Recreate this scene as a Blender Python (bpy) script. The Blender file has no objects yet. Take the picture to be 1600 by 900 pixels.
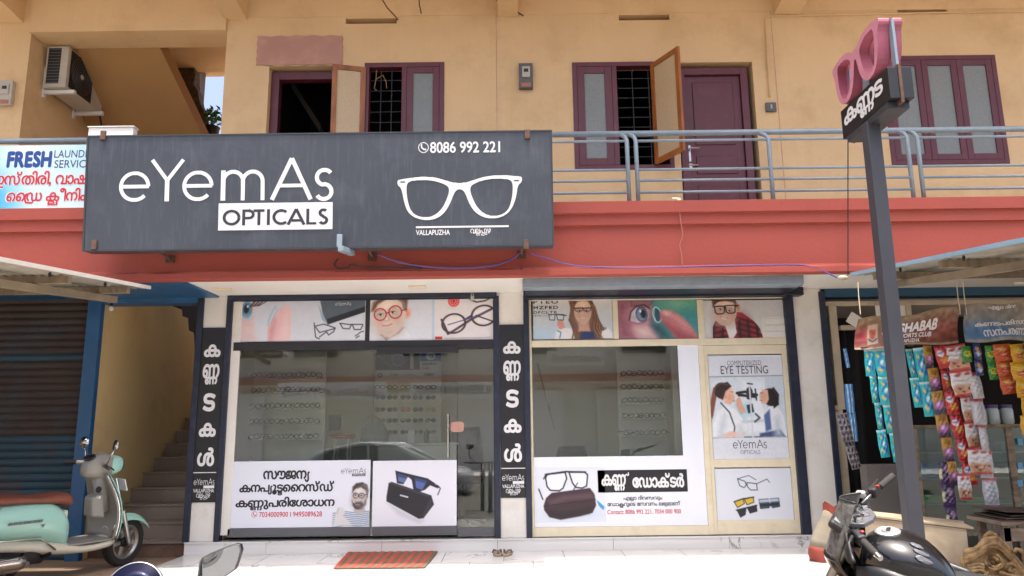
import bpy, bmesh, math, random
import numpy as np
from mathutils import Vector, Matrix, Euler
random.seed(7); np.random.seed(7)
rad = math.radians
sc = bpy.context.scene
col = sc.collection

# ---------------------------------------------------------------- camera
F = 1160.0; PITCH = rad(10.6); ROLL = 0.0122; CAMZ = 1.5
_f = Vector((0, math.cos(PITCH), math.sin(PITCH)))
_r0 = Vector((1, 0, 0)); _u0 = Vector((0, -math.sin(PITCH), math.cos(PITCH)))
_r = _r0*math.cos(ROLL) - _u0*math.sin(ROLL)
_u = _u0*math.cos(ROLL) + _r0*math.sin(ROLL)
cam = bpy.data.cameras.new('camera'); cam.sensor_width = 36; cam.lens = F/1600*36
cam.clip_start = 0.05; cam.clip_end = 3000
cobj = bpy.data.objects.new('camera', cam); col.objects.link(cobj)
cobj.matrix_world = Matrix(((_r.x, _u.x, -_f.x, 0), (_r.y, _u.y, -_f.y, 0), (_r.z, _u.z, -_f.z, CAMZ), (0, 0, 0, 1)))
sc.camera = cobj

# ---------------------------------------------------------------- sky, sun, exposure
SUN_EL, SUN_AZ = 78.5, 8.0          # degrees; azimuth away from straight behind the camera, towards the right
w = bpy.data.worlds.new('World'); sc.world = w; w.use_nodes = True
nt = w.node_tree; nt.nodes.clear()
sky = nt.nodes.new('ShaderNodeTexSky'); sky.sky_type = 'NISHITA'; sky.sun_disc = False
sky.sun_elevation = rad(SUN_EL); sky.sun_rotation = rad(180 - SUN_AZ)
sky.air_density = 0.7; sky.dust_density = 7.0; sky.ozone_density = 0.6
bg = nt.nodes.new('ShaderNodeBackground'); bg.inputs['Strength'].default_value = 0.15
wo = nt.nodes.new('ShaderNodeOutputWorld')
nt.links.new(sky.outputs[0], bg.inputs['Color']); nt.links.new(bg.outputs[0], wo.inputs['Surface'])
sl = bpy.data.lights.new('sun', 'SUN'); sl.energy = 2.1; sl.angle = rad(2.0); sl.color = (1, 0.97, 0.92)
so = bpy.data.objects.new('sun', sl); col.objects.link(so)
_sd = Vector((math.cos(rad(SUN_EL))*math.sin(rad(SUN_AZ)), -math.cos(rad(SUN_EL))*math.cos(rad(SUN_AZ)), math.sin(rad(SUN_EL))))
so.rotation_euler = _sd.to_track_quat('Z', 'Y').to_euler(); so.location = (0, -5, 30)
vs = sc.view_settings; vs.view_transform = 'Standard'; vs.look = 'None'; vs.gamma = 1; vs.use_curve_mapping = False
vs.exposure = 1.62
sc.cycles.max_bounces = 12; sc.cycles.diffuse_bounces = 7; sc.cycles.glossy_bounces = 6; sc.cycles.transparent_max_bounces = 16

# ---------------------------------------------------------------- pixel of the photograph -> point of the place
def ray(px, py): return _f + _r*((px-800)/F) + _u*((450-py)/F)
def P(px, py, Y):
    d = ray(px, py); t = Y/d.y
    return Vector((d.x*t, Y, CAMZ + d.z*t))
def PZ(px, py, z):
    d = ray(px, py); t = (z-CAMZ)/d.z
    return Vector((d.x*t, d.y*t, z))
def PX(px, py, X):
    d = ray(px, py); t = X/d.x
    return Vector((X, d.y*t, CAMZ + d.z*t))
def RC(x0, y0, x1, y1, Y):
    ym = (y0+y1)/2; xm = (x0+x1)/2
    return P(x0, ym, Y).x, P(x1, ym, Y).x, P(xm, y1, Y).z, P(xm, y0, Y).z

# ---------------------------------------------------------------- materials
def lin(c):
    if isinstance(c, str):
        c = c.lstrip('#'); c = [int(c[i:i+2], 16)/255 for i in (0, 2, 4)]
        return tuple((v/12.92 if v <= 0.04045 else ((v+0.055)/1.055)**2.4) for v in c)
    return tuple(c)
MATS = {}
def mat(name, c, rough=0.6, metal=0.0, var=0.12, scale=6.0, bump=0.0, bscale=60.0, streak=0.0, spec=0.5, coat=0.0,
        dirt=None, dirt_amt=0.0, dirt_scale=2.0, coord='Object', emit=None):
    """painted / plain surface: base colour broken up by two noises, optional vertical streaks and dirt patches, fine relief"""
    m = bpy.data.materials.new(name); m.use_nodes = True; MATS[name] = m
    n = m.node_tree; b = n.nodes['Principled BSDF']; c = lin(c)
    L = n.links.new
    tc = n.nodes.new('ShaderNodeTexCoord'); co = tc.outputs['Object']
    geo = n.nodes.new('ShaderNodeNewGeometry'); co = geo.outputs['Position'] if coord == 'World' else co
    nz = n.nodes.new('ShaderNodeTexNoise'); nz.inputs['Scale'].default_value = scale; nz.inputs['Detail'].default_value = 6
    L(co, nz.inputs['Vector'])
    mr = n.nodes.new('ShaderNodeMapRange'); mr.inputs[1].default_value = 0.25; mr.inputs[2].default_value = 0.75
    mr.inputs[3].default_value = 1-var; mr.inputs[4].default_value = 1+var*0.6
    L(nz.outputs['Fac'], mr.inputs[0])
    hsv = n.nodes.new('ShaderNodeHueSaturation'); hsv.inputs['Color'].default_value = (*c, 1)
    L(mr.outputs[0], hsv.inputs['Value'])
    out = hsv.outputs['Color']
    if streak:
        mp = n.nodes.new('ShaderNodeMapping'); mp.inputs['Scale'].default_value = (26, 26, 0.10); L(co, mp.inputs['Vector'])
        ns = n.nodes.new('ShaderNodeTexNoise'); ns.inputs['Scale'].default_value = 1.6; ns.inputs['Detail'].default_value = 5; L(mp.outputs[0], ns.inputs['Vector'])
        m2 = n.nodes.new('ShaderNodeMapRange'); m2.inputs[1].default_value = 0.52; m2.inputs[2].default_value = 0.78; m2.inputs[3].default_value = 0; m2.inputs[4].default_value = streak
        L(ns.outputs['Fac'], m2.inputs[0])
        mx = n.nodes.new('ShaderNodeMix'); mx.data_type = 'RGBA'; L(m2.outputs[0], mx.inputs['Factor']); L(out, mx.inputs['A'])
        mx.inputs['B'].default_value = (*(lin(dirt) if dirt else tuple(min(1, v*1.9+0.03) for v in c)), 1); out = mx.outputs['Result']
    if dirt_amt:
        nd = n.nodes.new('ShaderNodeTexNoise'); nd.inputs['Scale'].default_value = dirt_scale; nd.inputs['Detail'].default_value = 9; nd.inputs['Roughness'].default_value = 0.68; L(co, nd.inputs['Vector'])
        m3 = n.nodes.new('ShaderNodeMapRange'); m3.inputs[1].default_value = 0.5; m3.inputs[2].default_value = 0.72; m3.inputs[4].default_value = dirt_amt; L(nd.outputs['Fac'], m3.inputs[0])
        mx = n.nodes.new('ShaderNodeMix'); mx.data_type = 'RGBA'; L(m3.outputs[0], mx.inputs['Factor']); L(out, mx.inputs['A'])
        mx.inputs['B'].default_value = (*lin(dirt or '#5a4a3a'), 1); out = mx.outputs['Result']
    L(out, b.inputs['Base Color'])
    r2 = n.nodes.new('ShaderNodeMapRange'); r2.inputs[3].default_value = max(0.02, rough-0.08); r2.inputs[4].default_value = min(1, rough+0.1); L(nz.outputs['Fac'], r2.inputs[0])
    L(r2.outputs[0], b.inputs['Roughness'])
    b.inputs['Metallic'].default_value = metal; b.inputs['Specular IOR Level'].default_value = spec; b.inputs['Coat Weight'].default_value = coat
    b.inputs['Coat Roughness'].default_value = 0.08
    if bump:
        nb = n.nodes.new('ShaderNodeTexNoise'); nb.inputs['Scale'].default_value = bscale; nb.inputs['Detail'].default_value = 5; L(co, nb.inputs['Vector'])
        bp = n.nodes.new('ShaderNodeBump'); bp.inputs['Strength'].default_value = bump; bp.inputs['Distance'].default_value = 0.01
        L(nb.outputs['Fac'], bp.inputs['Height']); L(bp.outputs[0], b.inputs['Normal'])
    if emit:
        b.inputs['Emission Color'].default_value = (*c, 1); b.inputs['Emission Strength'].default_value = emit
    return m
def mat_glass(name, tint=(0.86, 0.92, 0.9), rough=0.0, alpha=1.0, ior=1.5):
    """thin window pane: clear straight-through light plus a mirror coat that follows Fresnel"""
    m = bpy.data.materials.new(name); m.use_nodes = True; MATS[name] = m
    n = m.node_tree; n.nodes.clear(); L = n.links.new
    o = n.nodes.new('ShaderNodeOutputMaterial'); t = n.nodes.new('ShaderNodeBsdfTransparent'); t.inputs[0].default_value = (*tint, 1)
    g = n.nodes.new('ShaderNodeBsdfGlossy'); g.inputs['Roughness'].default_value = rough
    fr = n.nodes.new('ShaderNodeFresnel'); fr.inputs['IOR'].default_value = ior
    mx = n.nodes.new('ShaderNodeMixShader'); L(fr.outputs[0], mx.inputs[0]); L(t.outputs[0], mx.inputs[1]); L(g.outputs[0], mx.inputs[2]); L(mx.outputs[0], o.inputs[0])
    return m
def mat_print(name, rough=0.35, spec=0.4):
    """printed picture: colours carried by the mesh itself"""
    m = bpy.data.materials.new(name); m.use_nodes = True; MATS[name] = m
    n = m.node_tree; b = n.nodes['Principled BSDF']; a = n.nodes.new('ShaderNodeAttribute'); a.attribute_name = 'Col'
    n.links.new(a.outputs['Color'], b.inputs['Base Color']); b.inputs['Roughness'].default_value = rough; b.inputs['Specular IOR Level'].default_value = spec
    return m
def mat_marble(name, c, vein, rough=0.12, scale=1.3, amt=0.8):
    m = bpy.data.materials.new(name); m.use_nodes = True; MATS[name] = m
    n = m.node_tree; b = n.nodes['Principled BSDF']; L = n.links.new
    g = n.nodes.new('ShaderNodeNewGeometry')
    oi = n.nodes.new('ShaderNodeObjectInfo'); ad = n.nodes.new('ShaderNodeVectorMath'); ad.operation = 'MULTIPLY_ADD'
    ad.inputs[1].default_value = (1, 1, 1); cb = n.nodes.new('ShaderNodeCombineXYZ'); mm = n.nodes.new('ShaderNodeMath'); mm.operation = 'MULTIPLY'; mm.inputs[1].default_value = 40
    L(oi.outputs['Random'], mm.inputs[0]); L(mm.outputs[0], cb.inputs[0]); L(g.outputs['Position'], ad.inputs[0]); L(cb.outputs[0], ad.inputs[2])
    n1 = n.nodes.new('ShaderNodeTexNoise'); n1.inputs['Scale'].default_value = scale; n1.inputs['Detail'].default_value = 8; n1.inputs['Roughness'].default_value = 0.6; n1.inputs['Distortion'].default_value = 1.4
    L(ad.outputs[0], n1.inputs['Vector'])
    s = n.nodes.new('ShaderNodeMath'); s.operation = 'SUBTRACT'; s.inputs[1].default_value = 0.5; L(n1.outputs['Fac'], s.inputs[0])
    a = n.nodes.new('ShaderNodeMath'); a.operation = 'ABSOLUTE'; L(s.outputs[0], a.inputs[0])
    mr = n.nodes.new('ShaderNodeMapRange'); mr.inputs[1].default_value = 0.0; mr.inputs[2].default_value = 0.018; mr.inputs[3].default_value = amt; mr.inputs[4].default_value = 0; L(a.outputs[0], mr.inputs[0])
    n2 = n.nodes.new('ShaderNodeTexNoise'); n2.inputs['Scale'].default_value = scale*1.7; L(ad.outputs[0], n2.inputs['Vector'])
    m2 = n.nodes.new('ShaderNodeMapRange'); m2.inputs[1].default_value = 0.5; m2.inputs[2].default_value = 0.68; L(n2.outputs['Fac'], m2.inputs[0])
    ml = n.nodes.new('ShaderNodeMath'); ml.operation = 'MULTIPLY'; L(mr.outputs[0], ml.inputs[0]); L(m2.outputs[0], ml.inputs[1])
    mx = n.nodes.new('ShaderNodeMix'); mx.data_type = 'RGBA'; mx.inputs['A'].default_value = (*lin(c), 1); mx.inputs['B'].default_value = (*lin(vein), 1)
    L(ml.outputs[0], mx.inputs['Factor']); L(mx.outputs['Result'], b.inputs['Base Color']); b.inputs['Roughness'].default_value = rough
    return m
def mat_wood(name, c1, c2, rough=0.6, scale=(2, 30, 30)):
    m = bpy.data.materials.new(name); m.use_nodes = True; MATS[name] = m
    n = m.node_tree; b = n.nodes['Principled BSDF']; L = n.links.new
    tc = n.nodes.new('ShaderNodeTexCoord'); mp = n.nodes.new('ShaderNodeMapping'); mp.inputs['Scale'].default_value = scale; L(tc.outputs['Object'], mp.inputs[0])
    nz = n.nodes.new('ShaderNodeTexNoise'); nz.inputs['Scale'].default_value = 1.5; nz.inputs['Detail'].default_value = 8; nz.inputs['Distortion'].default_value = 0.6; L(mp.outputs[0], nz.inputs['Vector'])
    cr = n.nodes.new('ShaderNodeValToRGB'); cr.color_ramp.elements[0].position = 0.3; cr.color_ramp.elements[1].position = 0.7
    cr.color_ramp.elements[0].color = (*lin(c1), 1); cr.color_ramp.elements[1].color = (*lin(c2), 1)
    L(nz.outputs['Fac'], cr.inputs[0]); L(cr.outputs[0], b.inputs['Base Color']); b.inputs['Roughness'].default_value = rough
    bp = n.nodes.new('ShaderNodeBump'); bp.inputs['Strength'].default_value = 0.25; bp.inputs['Distance'].default_value = 0.004; L(nz.outputs['Fac'], bp.inputs['Height']); L(bp.outputs[0], b.inputs['Normal'])
    return m

# ---------------------------------------------------------------- mesh building
INV = {}
class MB:
    def __init__(s): s.v = []; s.f = []
    def add(s, vs, fs):
        o = len(s.v); s.v += [Vector(p) for p in vs]; s.f += [tuple(i+o for i in f) for f in fs]; return s
    def box(s, x0, x1, y0, y1, z0, z1):
        return s.add([(x0,y0,z0),(x1,y0,z0),(x1,y1,z0),(x0,y1,z0),(x0,y0,z1),(x1,y0,z1),(x1,y1,z1),(x0,y1,z1)],
                     [(0,3,2,1),(4,5,6,7),(0,1,5,4),(1,2,6,5),(2,3,7,6),(3,0,4,7)])
    def obox(s, c, size, M=None):
        M = M or Matrix.Identity(3); c = Vector(c); h = [v/2 for v in size]
        vs = [c + M @ Vector((a*h[0], b*h[1], d*h[2])) for d in (-1,1) for a, b in ((-1,-1),(1,-1),(1,1),(-1,1))]
        return s.add(vs, [(0,3,2,1),(4,5,6,7),(0,1,5,4),(1,2,6,5),(2,3,7,6),(3,0,4,7)])
    def hexa(s, a, b):      # two quads, matching order
        return s.add(list(a)+list(b), [(3,2,1,0),(4,5,6,7),(0,1,5,4),(1,2,6,5),(2,3,7,6),(3,0,4,7)])
    def prism(s, pts, ext):   # planar outline (3D points) pushed along ext
        n = len(pts); e = Vector(ext); a = [Vector(p) for p in pts]
        return s.add(a+[p+e for p in a], [tuple(range(n))[::-1], tuple(range(n, 2*n))]+[(i,(i+1)%n,n+(i+1)%n,n+i) for i in range(n)])
    def loft(s, rings, cap=True, closed=True):
        n = len(rings[0]); vs = [p for r in rings for p in r]; fs = []
        for i in range(len(rings)-1):
            for j in range(n if closed else n-1):
                k = (j+1) % n; fs.append((i*n+j, i*n+k, (i+1)*n+k, (i+1)*n+j))
        if cap: fs.append(tuple(range(n))[::-1]); fs.append(tuple((len(rings)-1)*n+i for i in range(n)))
        return s.add(vs, fs)
    def tube(s, pts, r, n=8, closed=False, cap=True):
        pts = [Vector(p) for p in pts]; m = len(pts); rings = []; up = None
        rs = r if isinstance(r, (list, tuple)) else [r]*m
        for i, p in enumerate(pts):
            a = pts[(i-1) % m] if (closed or i > 0) else p; b = pts[(i+1) % m] if (closed or i < m-1) else p
            t = (b-a).normalized() if (b-a).length > 1e-9 else Vector((0,0,1))
            if up is None:
                up = Vector((0,0,1)) if abs(t.z) < 0.9 else Vector((1,0,0))
            x = t.cross(up)
            if x.length < 1e-4: x = t.cross(Vector((0.3,1,0.2)))
            x.normalize(); y = x.cross(t); up = y
            rings.append([p + x*math.cos(2*math.pi*k/n)*rs[i] + y*math.sin(2*math.pi*k/n)*rs[i] for k in range(n)])
        if closed: rings.append(rings[0]); return s.loft(rings, cap=False)
        return s.loft(rings, cap=cap)
    def lathe(s, prof, c=(0,0,0), axis=(0,0,1), n=24):      # prof: (radius, height)
        ax = Vector(axis).normalized(); q = ax.to_track_quat('Z', 'Y').to_matrix(); c = Vector(c)
        rings = [[c + q @ Vector((r*math.cos(2*math.pi*k/n), r*math.sin(2*math.pi*k/n), h)) for k in range(n)] for r, h in prof]
        return s.loft(rings, cap=prof[0] != prof[-1])
    def ell(s, c, rx, ry, rz, n=16, m=10, M=None):
        M = M or Matrix.Identity(3); c = Vector(c)
        rings = [[c + M @ Vector((rx*math.sin(math.pi*i/m)*math.cos(2*math.pi*k/n), ry*math.sin(math.pi*i/m)*math.sin(2*math.pi*k/n), rz*math.cos(math.pi*i/m))) for k in range(n)] for i in range(m+1)]
        rings[0] = [p+Vector((0,0,0)) for p in rings[0]]
        return s.loft(rings, cap=False)
    def grid(s, fn, nu, nv):
        vs = [fn(i/nu, j/nv) for j in range(nv+1) for i in range(nu+1)]; w = nu+1
        return s.add(vs, [(j*w+i, j*w+i+1, (j+1)*w+i+1, (j+1)*w+i) for j in range(nv) for i in range(nu)])
    def mesh(s, name, mt, smooth=False):
        me = bpy.data.meshes.new(name); me.from_pydata([tuple(p) for p in s.v], [], s.f)
        me.materials.append(MATS[mt] if isinstance(mt, str) else mt)
        bm = bmesh.new(); bm.from_mesh(me); bmesh.ops.recalc_face_normals(bm, faces=bm.faces); bm.to_mesh(me); bm.free()
        if smooth:
            me.polygons.foreach_set('use_smooth', [True]*len(me.polygons))
            if smooth == 'auto':
                me.set_sharp_from_angle(angle=rad(40))
        return me
    def build(s, name, mt, parent=None, smooth=False, bev=0, seg=2, solid=0, sub=0, label=None, keep=False, **kw):
        if parent is not None and parent.name in INV:
            I = INV[parent.name]; s.v = [I @ p for p in s.v]
        loc = None
        if parent is None and not keep:
            xs = [p.x for p in s.v]; ys = [p.y for p in s.v]; zs = [p.z for p in s.v]
            loc = Vector(((min(xs)+max(xs))/2, (min(ys)+max(ys))/2, min(zs))); s.v = [p-loc for p in s.v]
        me = s.mesh(name, mt, smooth); o = bpy.data.objects.new(name, me); col.objects.link(o)
        if loc is not None: o.location = loc; INV[o.name] = Matrix.Translation(-loc)
        if parent is not None:
            o.parent = parent
            if parent.name in INV: INV[o.name] = INV[parent.name]
        if solid: mo = o.modifiers.new('solid', 'SOLIDIFY'); mo.thickness = solid; mo.offset = 0
        if bev: mo = o.modifiers.new('bevel', 'BEVEL'); mo.width = bev; mo.segments = seg; mo.limit_method = 'ANGLE'; mo.angle_limit = rad(40)
        if sub: mo = o.modifiers.new('sub', 'SUBSURF'); mo.levels = sub; mo.render_levels = sub
        if label: o['label'] = label
        for k, v in kw.items(): o[k] = v
        return o
def tag(o, label=None, cat=None, group=None, kind=None):
    if label: o['label'] = label
    if cat: o['category'] = cat
    if group: o['group'] = group
    if kind: o['kind'] = kind
    return o
def thing(name, label, cat, loc, rot=(0,0,0), group=None, local=False):
    o = bpy.data.objects.new(name, None); col.objects.link(o); o.location = loc; o.rotation_euler = rot; o.empty_display_size = 0.1
    tag(o, label, cat, group)
    if not local: INV[o.name] = (Matrix.Translation(Vector(loc)) @ Euler(rot).to_matrix().to_4x4()).inverted()
    return o
def copy_tree(o, parent=None):
    c = o.copy(); col.objects.link(c); c.parent = parent
    for ch in list(o.children): copy_tree(ch, c)
    return c
def inst(name, me, parent, loc=(0,0,0), rot=(0,0,0), scale=None):
    o = bpy.data.objects.new(name, me); col.objects.link(o)
    loc = Vector(loc)
    if parent is not None:
        if parent.name in INV: loc = INV[parent.name] @ loc
        o.parent = parent
    o.location = loc; o.rotation_euler = rot
    if scale: o.scale = scale
    return o
def arc(cx, cy, r, a0, a1, n=24, ry=None):
    ry = ry or r
    return [(cx+r*math.cos(rad(a0+(a1-a0)*i/n)), cy+ry*math.sin(rad(a0+(a1-a0)*i/n))) for i in range(n+1)]

# ---------------------------------------------------------------- lettering: outlines -> filled spans
_GC = {}
def glyphs(txt):
    if txt in _GC: return _GC[txt]
    c = bpy.data.curves.new('lettering', 'FONT'); c.body = txt; o = bpy.data.objects.new('lettering', c); col.objects.link(o)
    dg = bpy.context.evaluated_depsgraph_get(); cu = o.to_curve(dg); polys = []
    for sp in cu.splines:
        bp = sp.bezier_points; n = len(bp); pl = []
        if n == 0: continue
        for i in range(n):
            a = bp[i]; b = bp[(i+1) % n]
            p0, p1, p2, p3 = a.co, a.handle_right, b.handle_left, b.co
            k = 5
            for j in range(k):
                t = j/k; u = 1-t; q = p0*u**3 + p1*3*u*u*t + p2*3*u*t*t + p3*t**3; pl.append((q.x, q.y))
        polys.append(pl)
    o.to_curve_clear(); bpy.data.objects.remove(o); bpy.data.curves.remove(c)
    _GC[txt] = polys; return polys
def bbox(polys):
    xs = [p[0] for pl in polys for p in pl]; ys = [p[1] for pl in polys for p in pl]
    return min(xs), max(xs), min(ys), max(ys)
def xf(polys, dx=0, dy=0, sx=1, sy=1): return [[(p[0]*sx+dx, p[1]*sy+dy) for p in pl] for pl in polys]
def area(pl): return 0.5*sum(pl[i][0]*pl[(i+1) % len(pl)][1]-pl[(i+1) % len(pl)][0]*pl[i][1] for i in range(len(pl)))
def fatten(polys, b):
    out = []
    big = max(polys, key=lambda q: abs(area(q))); sg = 1 if area(big) > 0 else -1
    for pl in polys:
        q = [pl[i] for i in range(len(pl)) if math.dist(pl[i], pl[i-1]) > 1e-5]; n = len(q); r = []
        for i in range(n):
            a, c = q[i-1], q[(i+1) % n]; tx, ty = c[0]-a[0], c[1]-a[1]; l = math.hypot(tx, ty) or 1
            r.append((q[i][0]+sg*ty/l*b, q[i][1]-sg*tx/l*b))
        out.append(r)
    return out
def stroke(pts, w):
    """thick open line as one outline"""
    n = len(pts); lft = []; rgt = []
    for i in range(n):
        a = pts[max(0, i-1)]; c = pts[min(n-1, i+1)]; tx, ty = c[0]-a[0], c[1]-a[1]; l = math.hypot(tx, ty) or 1
        k = 1.0
        if 0 < i < n-1:
            ux, uy = pts[i][0]-a[0], pts[i][1]-a[1]; m = math.hypot(ux, uy) or 1; k = 1/max(0.5, abs(ux*tx+uy*ty)/(m*l))
        lft.append((pts[i][0]-ty/l*w/2*k, pts[i][1]+tx/l*w/2*k)); rgt.append((pts[i][0]+ty/l*w/2*k, pts[i][1]-tx/l*w/2*k))
    pl = lft+rgt[::-1]
    return pl if area(pl) > 0 else pl[::-1]
def spans(polys, rows=40):
    x0, x1, y0, y1 = bbox(polys); h = (y1-y0)/rows; E_ = []
    for pl in polys:
        for i in range(len(pl)):
            a, b = pl[i], pl[(i+1) % len(pl)]
            if a[1] != b[1]: E_.append((a, b, 1) if a[1] < b[1] else (b, a, -1))
    out = []
    for k in range(rows):
        lo = y0+k*h; hi = lo+h; ym = lo+h/2; cr = []
        for a, b, s_ in E_:
            if a[1] <= ym < b[1]:
                sl_ = (b[0]-a[0])/(b[1]-a[1]); f = lambda y: a[0]+(min(max(y, a[1]), b[1])-a[1])*sl_
                cr.append((f(ym), f(lo), f(hi), s_))
        cr.sort(); wn = 0
        for c in cr:
            if wn == 0: st = c
            wn += c[3]
            if wn == 0 and c[0]-st[0] > 1e-6: out.append(((st[1], lo), (max(c[1], st[1]), lo), (max(c[2], st[2]), hi), (st[2], hi)))
    return out
YA = None
def run(txt, gap=0.04):
    """Malayalam / Latin word; 'a/b' sets b small under a, '~' is the post-base ya hook, '(' the wrapping ra"""
    out = []; x = 0; toks = txt.split('|')
    for t in toks:
        if t == ' ': x += 0.3; continue
        if t == '~':
            pl = [stroke([(x-0.12, -0.06), (x-0.05, -0.17), (x+0.05, -0.2), (x+0.13, -0.12), (x+0.13, 0.05), (x+0.10, 0.3), (x+0.13, 0.43), (x+0.22, 0.45)], 0.075)]
            out += pl; x += 0.26; continue
        if t == '(':
            out += [stroke(arc(x+0.12, 0.2, 0.12, 110, 270, 12, ry=0.32)+[(x+0.5, -0.13), (x+0.62, -0.06)], 0.075)]; x += 0.1; continue
        a, *b = t.split('/')
        g = glyphs(a)
        if not g: print('EMPTY GLYPH', repr(a)); x += 0.2; continue
        bx = bbox(g); sg = 1 if area(max(g, key=lambda q: abs(area(q)))) > 0 else -1
        if sg < 0: g = [pl[::-1] for pl in g]
        out += xf(g, x-bx[0]); wd = bx[1]-bx[0]
        if b:
            q = glyphs(b[0]); qb = bbox(q)
            if area(max(q, key=lambda r: abs(area(r)))) < 0: q = [pl[::-1] for pl in q]
            s_ = 0.72*wd/(qb[1]-qb[0]); sy = 0.5
            out += xf(q, x+wd*0.17-qb[0]*s_, -0.30-qb[2]*sy, s_, sy)
        x += wd+gap
    return out
class Ink:
    """collects flat lettering in a plane: origin o, right r, up u; units of the plane are metres"""
    def __init__(s): s.b = MB()
    def put(s, polys, o, r, u, x0, y0, x1, y1, rows=32, fat=0.0, keep=False):
        if fat: polys = fatten(polys, fat)
        bx = bbox(polys); sx = (x1-x0)/(bx[1]-bx[0]); sy = (y1-y0)/(bx[3]-bx[2])
        if keep: sx = sy = min(sx, sy)
        o = Vector(o); r = Vector(r); u = Vector(u)
        for q in spans(polys, rows):
            s.b.add([o + r*(x0+(p[0]-bx[0])*sx) + u*(y0+(p[1]-bx[2])*sy) for p in q], [(0, 1, 2, 3)])
        return s
def ink_px(polys, px0, py0, px1, py1, Y, mt, name, parent, rows=32, fat=0.0):
    """lettering filling a rectangle of the photograph on the upright plane Y"""
    x0, x1, z0, z1 = RC(px0, py0, px1, py1, Y)
    k = Ink(); k.put(polys, (0, Y, 0), (1, 0, 0), (0, 0, 1), x0, z0, x1, z1, rows, fat)
    return k.b.build(name, mt, parent)

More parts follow.
